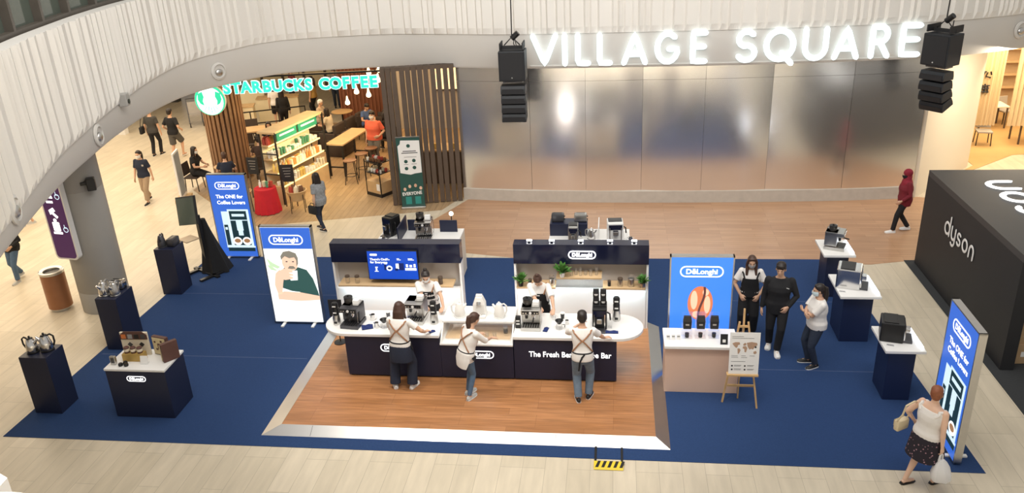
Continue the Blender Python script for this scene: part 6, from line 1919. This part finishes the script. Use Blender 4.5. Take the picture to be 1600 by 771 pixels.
# local x runs along the unit, its front faces -y
LV = [.52, .92, 1.32, 1.72]; SHR = Matrix.Rotation(ang + PI, 3, 'Z')
mb = MB(); mb.box((0, .29, .25), (L, .54, .5)); mb.obj('base_cabinet', M_TABLE, t)
for x in (-L / 2 + .02, L / 2 - .02):
    mb = MB()
    for y in (.03, .56): mb.box((x, y, 1.07), (.04, .04, 2.14))
    for z in (.9, 1.5, 2.1): mb.box((x, .295, z), (.03, .5, .03))
    mb.obj('end_frame', M_BLACK, t)
mb = MB(); mb.box((0, .56, 1.1), (L - .08, .02, 1.2)); mb.obj('back_panel', M_PALEW, t)
for k, z in enumerate(LV):
    dp = .52 - .09 * k
    mb = MB(); mb.box((0, .55 - dp / 2, z), (L - .06, dp, .03)); sh = mb.obj('shelf', M_TABLE, t)
    mb = MB(); mb.box((0, .55 - dp - .006, z), (L - .06, .012, .04)); mb.obj('shelf_edge_light', lit('lit_warm_edge', (1, .80, .32), 1.6), sh)
mb = MB(); mb.box((0, .30, 2.12), (L + .06, .56, .05)); mb.obj('top_board', M_TABLE, t)
for x in (-.5, .55):
    mb = MB(); mb.box((x, .14, 1.95), (.95, .04, .28)); gbx = mb.obj('green_header_board', mat('bright_green_print', (.02, .22, .13), .5, var=.08), t)
    mb = MB(); mb.box((x, .116, 1.96), (.7, .006, .05)); mb.obj('printed_line', M_WHITE, gbx)
base = (A0 + A1) / 2
rows = [('mug', 'tumbler'), ('bottle', 'carton'), ('tumbler', 'mug'), ('coffee_bag', 'coffee_bag')]
NM = {'mug': 'mug', 'tumbler': 'tumbler', 'bottle': 'bottle', 'carton': 'carton', 'coffee_bag': 'coffee bag'}
for k, z in enumerate(LV):
    dp = .52 - .09 * k
    for j in range(2):
        for i in range(17):
            kind = rows[k][(i // 5) % 2]
            q = base + SHR @ V((-L / 2 + .14 + i * (L - .28) / 16, .55 - dp + .07 + .13 * j, z + .016))
            ci = rr.choice([[3, 1, 6, 3], [1, 6, 3, 1, 2], [3, 3, 1, 5], [0, 1, 2, 4, 0, 7, 6]][k])
            nth = ['lowest', 'second lowest', 'third lowest', 'upper'][k]
            product(kind, ci, q, ang + PI + rr.uniform(-.2, .2), f'{NM[kind]} on the {nth} shelf of the long shop shelving', f'{NM[kind]}s on the {nth} shelf', NM[kind], 1.12)
area('shelf_area', base + SHR @ V((0, -.9, 2.3)), base + SHR @ V((0, .3, 1.1)), 2.0, .3, 60, (1, .82, .45))

# high table with stools
t = thing('high_table', 'long pale high table behind the product shelving', 'table', (-8.52, 24.78, 0), R(81))
mb = MB(); mb.box((0, 0, 1.04), (1.9, .62, .05)); mb.obj('tabletop', M_TABLE, t, bevel=.006)
for x in (-.9, .9):
    mb = MB()
    for y in (-.25, .25): mb.box((x, y, .5), (.05, .05, 1.02))
    mb.box((x, 0, .3), (.04, .5, .04)); mb.obj('leg_frame', M_BLACK, t)
def stool(label, loc, rz, group='bar stools at the high table'):
    t = thing('bar_stool', label, 'stool', loc, rz, group)
    mb = MB(); mb.lathe([(.19, .70), (.21, .715), (.21, .735), (.19, .745)], n=20); mb.obj('seat', mat('walnut_seat', (.20, .10, .055), .45, var=.2), t, smooth=True)
    for x in (-1, 1):
        for y in (-1, 1):
            mb = MB(); mb.tube([(x * .11, y * .11, .70), (x * .19, y * .19, 0)], .014, 6); mb.obj('leg', M_BLACK, t)
    mb = MB(); ring = [(.165 * math.cos(2 * PI * i / 16), .165 * math.sin(2 * PI * i / 16), .25) for i in range(17)]; mb.tube(ring, .01, 5); mb.obj('foot_ring', M_BLACK, t)
stool('wooden-seated bar stool nearest the product shelving', (-8.02, 23.25, 0), .2)
stool('wooden-seated bar stool, middle one along the high table', (-7.86, 23.95, 0), .5)
stool('wooden-seated bar stool beside the man in the orange polo', (-7.72, 24.55, 0), .1)

# small display tables at the entrance
def wire_basket(label, loc, sd):
    t = thing('basket_stand', label, 'basket stand', loc, sd, 'round wire basket stands')
    for k in range(4):
        a = PI / 4 + k * PI / 2
        mb = MB(); mb.tube([(.24 * math.cos(a), .24 * math.sin(a), .62), (.27 * math.cos(a), .27 * math.sin(a), 0)], .012, 6); mb.obj('leg', M_BLACK, t)
    mb = MB(); mb.lathe([(.20, .34), (.27, .60), (.29, .62), (.27, .625), (.19, .36)], n=24); mb.obj('basket', M_TABLE, t, smooth=True)
    q = random.Random(int(sd * 100) + 3)
    for i in range(6):
        a = i * 1.257; r_ = .145 if i < 5 else 0
        product(q.choice(('coffee_bag', 'carton', 'coffee_bag')), q.choice((3, 4, 0, 1)), V(loc) + V((r_ * math.cos(a), r_ * math.sin(a), .55)), q.uniform(0, 6), 'packet lying in the ' + label, 'packets in the ' + label, 'packet')
wire_basket('round basket stand in front of the shop shelving', (-8.85, 20.85, 0), .3)
wire_basket('round basket stand left of the red-draped table', (-10.42, 20.75, 0), .8)
t = thing('draped_table', 'small round table draped in bright red cloth at the shop entrance', 'table', (-9.72, 20.78, 0))
mb = MB(); rings = []
for f in (0, .15, .4, .7, 1.0):
    rings.append([V((math.cos(2 * PI * i / 40) * (.30 + .07 * f) * (1 + .07 * f * math.sin(i * 2.2)), math.sin(2 * PI * i / 40) * (.30 + .07 * f) * (1 + .07 * f * math.sin(i * 2.2)), .72 - .70 * f)) for i in range(40)])
mb.loft(list(reversed(rings))); mb.obj('red_cloth', mat('bright_red_cloth', (.50, .01, .02), .75, var=.15), t, smooth=True)
for k in range(4):
    product('carton' if k else 'bottle', (3, 1, 5, 0)[k], V((-9.85 + .1 * k, 20.78 + .05 * (k % 2), .735)), k, 'packet standing on the red-draped table', 'packets on the red-draped table', 'packet')
for lab, loc, rz in (('black chalkboard on legs in front of the shop shelving', (-9.18, 21.2, 0), 5), ('black chalkboard left of the red-draped table', (-10.5, 21.9, 0), -8)):
    t = thing('chalkboard', lab, 'chalkboard', loc, R(rz), 'chalkboards at the coffee shop entrance')
    mb = MB(); mb.box((0, 0, 1.0), (.36, .03, .5)); bd = mb.obj('board', M_MATBLACK, t)
    mb = MB()
    for k in range(4): mb.box((0, -.017, 1.15 - .08 * k), (.24 - .03 * k, .003, .012))
    mb.obj('chalk_line', M_GREY, bd)
    mb = MB()
    for x in (-.16, .16): mb.box((x, 0, .4), (.03, .03, .8))
    mb.obj('leg', M_DARKW, t)

# tables, chairs, sofas and guests
mb = MB(); mb.prism([(-12.9, 22.6), (-9.9, 19.6), (-4.75, 20.9), (-4.4, 21.9), (-3.7, 22.1), (-3.7, 29.5), (-8.2, 29.5), (-8.2, 30.5), (-13.5, 30.5)], .0005, .002)
struct(mb.obj('floor_cafe', plank_mat('tan_plank_floor', (.40, .27, .15), (.33, .22, .12), (.2, .13, .07), 1.2, .16, PI / 2, .4, .15)))
def round_table(label, loc, r=.36, h=.73, group='round tables in the coffee shop'):
    t = thing('round_table', label, 'table', loc, 0, group)
    mb = MB(); mb.lathe([(r - .01, h - .03), (r, h - .02), (r, h), (r - .01, h + .003)], n=28); mb.obj('tabletop', M_TABLE, t, smooth=True)
    mb = MB(); mb.lathe([(.20, 0), (.20, .02), (.03, .04), (.03, h - .03)], n=16); mb.obj('pedestal', M_BLACK, t, smooth=True)
def chair(label, loc, rz, m=M_SOFA, group='chairs in the coffee shop'):
    if 'coffee' in group: loc = V(loc) - Matrix.Rotation(rz, 3, 'Z') @ V((0, .08, 0))
    t = thing('cafe_chair', label, 'chair', loc, rz, group)
    mb = MB(); mb.box((0, 0, .43), (.44, .44, .05)); mb.obj('seat', m, t, bevel=.012)
    mb = MB(); mb.box((0, -.21, .68), (.44, .03, .38), rot=Matrix.Rotation(.12, 3, 'X')); mb.obj('backrest', m, t, bevel=.01)
    for x in (-.19, .19):
        for y in (-.18, .18):
            mb = MB(); mb.tube([(x, y, .41), (x * 1.1, y * 1.15, 0)], .016, 6); mb.obj('leg', M_BLACK, t)
def armchair(label, loc, rz, group='dark lounge seats in the coffee shop'):
    t = thing('lounge_chair', label, 'armchair', loc, rz, group)
    mb = MB(); mb.box((0, 0, .22), (.62, .62, .44)); mb.obj('seat_block', M_SOFA, t, bevel=.05, smooth=True)
    mb = MB(); mb.box((0, -.28, .55), (.66, .16, .60)); mb.obj('backrest', M_SOFA, t, bevel=.05, smooth=True)
    for x in (-.36, .36):
        mb = MB(); mb.box((x, 0, .29), (.10, .62, .58)); mb.obj('armrest', M_SOFA, t, bevel=.04, smooth=True)
round_table('round pale table between the seated group by the pillar', (-11.82, 22.78, 0), .32)
round_table('round pale table in front of the long-haired woman in black', (-11.3, 24.75, 0), .42)
chair('chair under the masked person at the pillar table', (-12.76, 22.68, 0), R(-90))
chair('chair under the man in navy by the blue light box', (-11.36, 21.94, 0), R(25))
chair('chair under the woman in black at the far round table', (-11.45, 25.62, 0), R(190))
chair('chair under the dark-clothed person at the far round table', (-11.0, 23.62, 0), R(30))
for k, (x, y, rz) in enumerate(((-9.9, 27.2, 80), (-9.75, 28.05, 80), (-9.6, 28.9, 80), (-8.72, 29.45, 80), (-10.85, 28.55, 260), (-9.3, 26.3, 80))):
    armchair(['dark armchair nearest the high table', 'dark armchair left of the reading man', 'dark armchair below the panelled wall', 'dark armchair in the panelled corner', 'dark armchair facing the panelled wall', 'dark armchair beside the shelving end'][k], (x, y, 0), R(rz))
round_table('round table among the dark armchairs', (-10.2, 29.4, 0), .4)
t = thing('long_table', 'long pale communal table behind the product shelving', 'table', (-12.0, 27.2, 0), R(25))
mb = MB(); mb.box((0, 0, .74), (2.2, .8, .05)); mb.obj('tabletop', M_TABLE, t, bevel=.006)
for x in (-.9, .9):
    mb = MB(); mb.tube([(x, -.35, 0), (x * .6, .35, .72)], .03, 4); mb.tube([(x, .35, 0), (x * .6, -.35, .72)], .03, 4); mb.obj('cross_leg', M_BLACK, t)
for k, (x, y) in enumerate(((-14.6, 29.6), (-13.4, 31.2), (-15.4, 32.6))):
    t = thing('service_counter', ['pale counter nearest the pillar in the rear hall', 'pale counter in the middle of the rear hall', 'pale counter farthest into the rear hall'][k], 'counter', (x, y, 0), R(15), 'pale counters in the rear hall')
    mb = MB(); mb.box((0, 0, .45), (1.6, .5, .9)); mb.obj('cabinet', M_PALEW, t); mb = MB(); mb.box((0, 0, .92), (1.66, .56, .04)); mb.obj('top', M_TABLE, t)
# pendant lamps
for k, (px, py) in enumerate(((557, 143), (576, 148), (591, 125), (592, 109), (576, 113), (543, 160), (607, 124))):
    q = AT(px, py, 26.0 + .24 * k)
    t = thing('pendant_lamp', 'glowing glass pendant lamp hanging before the panelled wall', 'pendant lamp', q, 0, 'pendant lamps in the coffee shop')
    mb = MB(); mb.lathe([(.02, .22), (.04, .10), (.085, .0), (.08, -.06), (.03, -.09)], n=16); mb.obj('glass_shade', lit('lit_pendant', (1, .80, .50), 3.0), t, smooth=True)
    mb = MB(); mb.cyl((0, 0, .22), (0, 0, 3.96 - q.z), .006, n=5); mb.obj('cord', M_BLACK, t)


def sitter(label, loc, face, top, bottom, hair='short', hm=HAIR, h=1.64, lean=6, hands=None, mask=None, skin=SKIN, head=(0, -6)):
    P = Person(label, loc, face, h, skin, lean=lean, pz=(0, 0, .635), feet=[(-.12, .48, 0), (.12, .46, 0)], hands=hands or [(-.14, .36, .80), (.14, .36, .80)], vox=.013, sit=True, head=head, elbow=[(-.7, -.5, -.5), (.7, -.5, -.5)])
    P.trousers(bottom); P.top(top, sleeve=.6); P.shoe(SHOE_B); P.hair(hair, hm)
    if mask: P.mask(mask)
    return P
sitter('masked dark-haired person in a black top seated by the slatted pillar', (-12.74, 22.68, 0), -90, T_BLACK, T_BLACK, 'long', mask=MASKW)
sitter('man in a navy tee seated with his back to the blue light box', (-11.37, 21.97, 0), 25, T_NAVY, T_BLACK, 'short', HAIR_B)
sitter('long-haired woman in a black sleeveless top seated at the far round table', (-11.45, 25.60, 0), 190, T_BLACK, T_BLACK, 'long')
sitter('dark-clothed person seated with back turned at the far round table', (-11.02, 23.66, 0), 30, mat('dark_brown_cotton', (.06, .035, .028), .85, var=.2), T_BLACK, 'short')
sitter('woman in a cream top seated by the end of the product shelving', (-9.95, 27.25, 0), 80, mat('cream_cotton', (.66, .56, .42), .85, var=.08), T_BLACK, 'long')
sitter('person in a white cap seated below the panelled wall', (-10.78, 28.6, 0), 260, mat('beige_cotton', (.50, .40, .30), .85, var=.1), KHAKI, 'short', MASKW)
sitter('man in a blue shirt reading in the panelled corner', (-8.85, 28.0, 0), 230, mat('blue_cotton', (.07, .12, .28), .85, var=.15), T_BLACK, 'short', HAIR, head=(0, -25))
sitter('person in black seated beside the slatted screen', (-7.7, 26.6, 0), 60, T_BLACK, T_BLACK, 'long')
for lab, x, y, rz in (('chair under the man in the blue shirt', -8.85, 28.0, 230), ('chair under the person in black by the screen', -7.7, 26.6, 60)):
    chair(lab, (x, y, 0), R(rz))
q = (-7.68, 24.95, 0)
P = Person('masked man in an orange polo standing at the end of the high table', q, 165, 1.82, wf=1.2, df=1.25, vox=.011, hands=[(-.24, .14, .98, (.6, .6, -.2)), (.27, .04, .80)])
P.trousers(mat('grey_trousers', (.16, .14, .12), .85, var=.1)); P.top(mat('orange_cotton', (.72, .13, .07), .8, var=.06), 'polo_shirt', sleeve=.75, loose=.03); P.shoe(SHOE_B); P.hair('short'); P.mask(MASKW)
P = Person('person in a white tee and black skirt standing in the rear hall', (-13.1, 30.2, 0), 20, 1.66, vox=.013)
P.trousers(T_BLACK, 'shorts', .5, r=(.11, .11)); P.top(T_WHITE, sleeve=.7); P.shoe(SHOE_B); P.hair('long')
P = Person('person in a striped top and black trousers standing behind the slatted pillar', (-14.4, 29.0, 0), 190, 1.66, vox=.013, wf=1.1)
P.trousers(T_BLACK); P.top(mat('rose_cotton', (.50, .32, .32), .85, var=.3, vscale=16), sleeve=.7); P.shoe(SHOE_B); P.hair('short')
P = Person('dark-haired person in black standing at the rear counter', (-12.4, 29.2, 0), 30, 1.62, vox=.013)
P.trousers(T_BLACK); P.top(T_BLACK, sleeve=1.9); P.shoe(SHOE_B); P.hair('long')
for lab, loc, rz, top, bot, hr in (('person in a mustard top walking in the rear hall', (-12.0, 31.4, 0), 80, mat('mustard_cotton', (.45, .28, .08), .85, var=.1), T_BLACK, 'pony'), ('person in a grey tee and long dark trousers in the rear hall', (-11.6, 33.0, 0), 200, mat('grey_cotton', (.30, .30, .30), .85, var=.1), DENIM_D, 'short'), ('person in a maroon top standing far back in the rear hall', (-13.6, 33.4, 0), 140, mat('maroon_cotton', (.22, .04, .04), .85, var=.1), T_NAVY, 'short')):
    P = Person(lab, loc, rz, 1.66, vox=.013); P.trousers(bot); P.top(top, sleeve=.7); P.shoe(SHOE_B); P.hair(hr)
t = thing('railing', 'black metal railing along the rear seating of the coffee shop', 'railing', (-12.9, 28.6, 0), R(24))
for z in (.55, 1.0):
    mb = MB(); mb.box((0, 0, z), (3.0, .04, .04)); mb.obj('rail', M_BLACK, t)
for x in (-1.48, -.5, .5, 1.48):
    mb = MB(); mb.box((x, 0, .5), (.04, .04, 1.0)); mb.obj('post', M_BLACK, t)
for k, (x, y, rz) in enumerate(((-13.0, 27.6, 205), (-12.6, 26.2, 25))):
    chair(['dark chair at the left end of the communal table', 'dark chair on the near side of the communal table'][k], (x, y, 0), R(rz))
# pushchair and leaning boards by the pillar
t = thing('pushchair', 'dark folding pushchair left of the slatted pillar', 'pushchair', (-16.6, 30.4, 0), R(30))
mb = MB(); mb.tube([(-.25, -.3, .08), (-.25, .15, .6), (-.25, .45, 1.0)], .018, 6); mb.tube([(.25, -.3, .08), (.25, .15, .6), (.25, .45, 1.0)], .018, 6); mb.tube([(-.25, .45, 1.0), (.25, .45, 1.0)], .018, 6); mb.tube([(-.25, .35, .08), (-.25, .0, .5)], .018, 6); mb.tube([(.25, .35, .08), (.25, .0, .5)], .018, 6); mb.obj('frame', M_DSTEEL, t)
mb = MB(); mb.box((0, -.02, .45), (.44, .4, .06)); mb.box((0, .2, .68), (.44, .06, .46), rot=Matrix.Rotation(-.4, 3, 'X')); mb.obj('fabric_seat', mat('grey_fabric', (.35, .33, .31), .85, var=.1), t)
for x in (-.25, .25):
    for y in (-.3, .35):
        mb = MB(); mb.lathe([(.08, -.02), (.08, .02)], (x, y, .085), 14, 'X'); mb.obj('wheel', M_BLACK, t)
t = thing('poster_stand', 'slim poster stand seen edge-on beside the slatted pillar', 'poster stand', (-12.75, 21.75, 0), R(104))
mb = MB(); mb.box((0, 0, .80), (.6, .05, 1.4)); mb.obj('board', M_WHITE, t)
mb = MB(); mb.box((0, -.03, .82), (.5, .006, 1.25)); mb.obj('poster', mat('grey_poster_print', (.30, .33, .36), .5, var=.4, vscale=2), t)
mb = MB(); mb.box((0, 0, .05), (.7, .35, .1)); mb.obj('foot', M_TABLE, t)
# goods seen through the slats
for k in range(5):
    product('carton', (6, 5, 6, 2, 6)[k], V((-5.35 + .28 * k, 23.3, 1.06)), 0, 'yellow packet on the counter behind the slatted screen', 'packets behind the slatted screen', 'packet')
t = thing('serving_counter', 'dark serving counter behind the slatted screen', 'counter', (-4.9, 23.5, 0))
mb = MB(); mb.box((0, 0, .5), (1.9, .7, 1.0)); mb.obj('cabinet', M_DARKW, t); mb = MB(); mb.box((0, 0, 1.03), (2.0, .8, .05)); mb.obj('top', M_TABLE, t)
t = thing('lit_menu_panel', 'warm lit panel on the wall behind the slatted screen', 'menu panel', (-5.5, 29.42, 1.9))
mb = MB(); mb.box((0, 0, 0), (2.2, .06, .9)); mb.obj('frame', M_BLACK, t); mb = MB(); mb.box((0, -.034, 0), (2.1, .01, .8)); mb.obj('lit_face', lit('lit_menu', (1, .72, .36), 1.4), t)

# ------------------------------------------------------------------ restaurant on the far right
struct(MB().box((12.9, 31.0, 1.9), (5.2, .2, 3.8)).obj('wall_restaurant_rear', mat('tan_wall', (.50, .36, .22), .6, var=.06)))
struct(MB().box((16.5, 27, 1.9), (.2, 8.2, 3.8)).obj('wall_restaurant_side', MATS['tan_wall']))
mb = MB(); mb.prism([(9.2, 23.2), (10.5, 24.6), (10.5, 31), (16, 31), (16, 26.2), (12.0, 25.6)], .001, .012); struct(mb.obj('floor_restaurant', mat('honey_timber_floor', (.50, .31, .13), .4, var=.12, vscale=2)))
M_CURT = mat('cream_curtain', (.62, .47, .28), .85, var=.05, vscale=3)


def curtain(label, x0, x1, y, z0, z1, text=False):
    t = thing('hanging_curtain', label, 'curtain', ((x0 + x1) / 2, y, z0), 0, 'cream hanging curtains of the restaurant')
    mb = MB(); n = 40; top, bot = [], []
    P0 = [V(((x0 - x1) / 2 + (x1 - x0) * i / n, .05 * math.sin(i * 1.1), 0)) for i in range(n + 1)]
    outl = P0 + [p + V((0, .012, 0)) for p in reversed(P0)]
    mb.loft([outl, [p + V((0, 0, z1 - z0)) for p in outl]]); mb.obj('cloth', M_CURT, t, smooth=True)
    mb = MB(); mb.cyl(((x0 - x1) / 2 - .1, .0, z1 - z0 + .05), ((x1 - x0) / 2 + .1, .0, z1 - z0 + .05), .03, n=8); mb.obj('rod', M_DARKW, t)
    if text:
        mb = MB()
        for zc, strokes in ((1.55, [((-.12, .10), (-.02, .12)), ((-.06, .13), (-.14, -.06)), ((.02, .10), (-.02, -.02), (.12, -.06)), ((.10, .12), (.13, .02))]), (1.15, [((-.12, .08), (.14, .10)), ((0, .15), (0, -.12)), ((-.10, .0), (.12, .02)), ((-.12, -.08), (.13, -.10)), ((-.06, .12), (-.10, -.12)), ((.07, .12), (.10, -.12))])):
            mb = MB()
            for s_ in strokes:
                mb.tube([(p[0] - .18, -.062, zc + p[1]) for p in s_], .022, 6)
            mb.obj('brush_character', M_BLACK, t)
    return t
YC = 26.2
cx = lambda px: AT(px, 150, YC).x
curtain('cream hanging curtain with two black brush characters', cx(1527), cx(1562), YC, AT(1535, 196, YC).z, 3.9, True)
curtain('cream hanging curtain at the right edge of the picture', cx(1582), cx(1582) + .9, YC, AT(1590, 197, YC).z, 3.9)
chair('grey restaurant chair below the curtain with brush characters', (11.55, 26.75, .012), R(170), M_GREY, 'chairs in the restaurant')
chair('grey restaurant chair farther in between the two curtains', (13.2, 29.3, .012), R(200), M_GREY, 'chairs in the restaurant')
def rtable(label, loc):
    t = thing('dining_table', label, 'table', loc, 0, 'dark dining tables of the restaurant')
    mb = MB(); mb.box((0, 0, .73), (.9, .75, .04)); mb.obj('tabletop', M_CREAM, t)
    for x in (-.4, .4):
        for y in (-.32, .32):
            mb = MB(); mb.box((x, y, .36), (.045, .045, .71)); mb.obj('leg', M_DARKW, t)
rtable('dark-legged dining table below the right-hand curtain', (13.0, 27.0, .012))
rtable('dark-legged dining table farther in', (12.55, 28.9, .012))
t = thing('wall_shelving', 'timber wall shelves at the back of the restaurant', 'shelving', (13.4, 30.78, 0))
for z in (.9, 1.35, 1.8, 2.25):
    mb = MB(); mb.box((0, 0, z), (2.6, .22, .05)); mb.obj('shelf', M_OAK, t)
for x in (-1.28, 1.28):
    mb = MB(); mb.box((x, 0, 1.15), (.04, .22, 2.3)); mb.obj('upright', M_DARKW, t)
t = thing('corner_downlight', 'bright downlight at the top of the curtain corner', 'lamp', (11.0, 25.1, 3.62))
mb = MB(); mb.lathe([(.10, .0), (.10, .10)], n=16); mb.obj('housing', M_WHITE, t)
mb = MB(); mb.ball((0, 0, -.01), (.08, .08, .03), 12, 6); mb.obj('lens', lit('lit_downlight', (1, .85, .55), 14), t, smooth=True)
mb = MB(); mb.cyl((0, 0, .1), (0, 0, .36), .01, n=6); mb.obj('stem', M_WHITE, t)
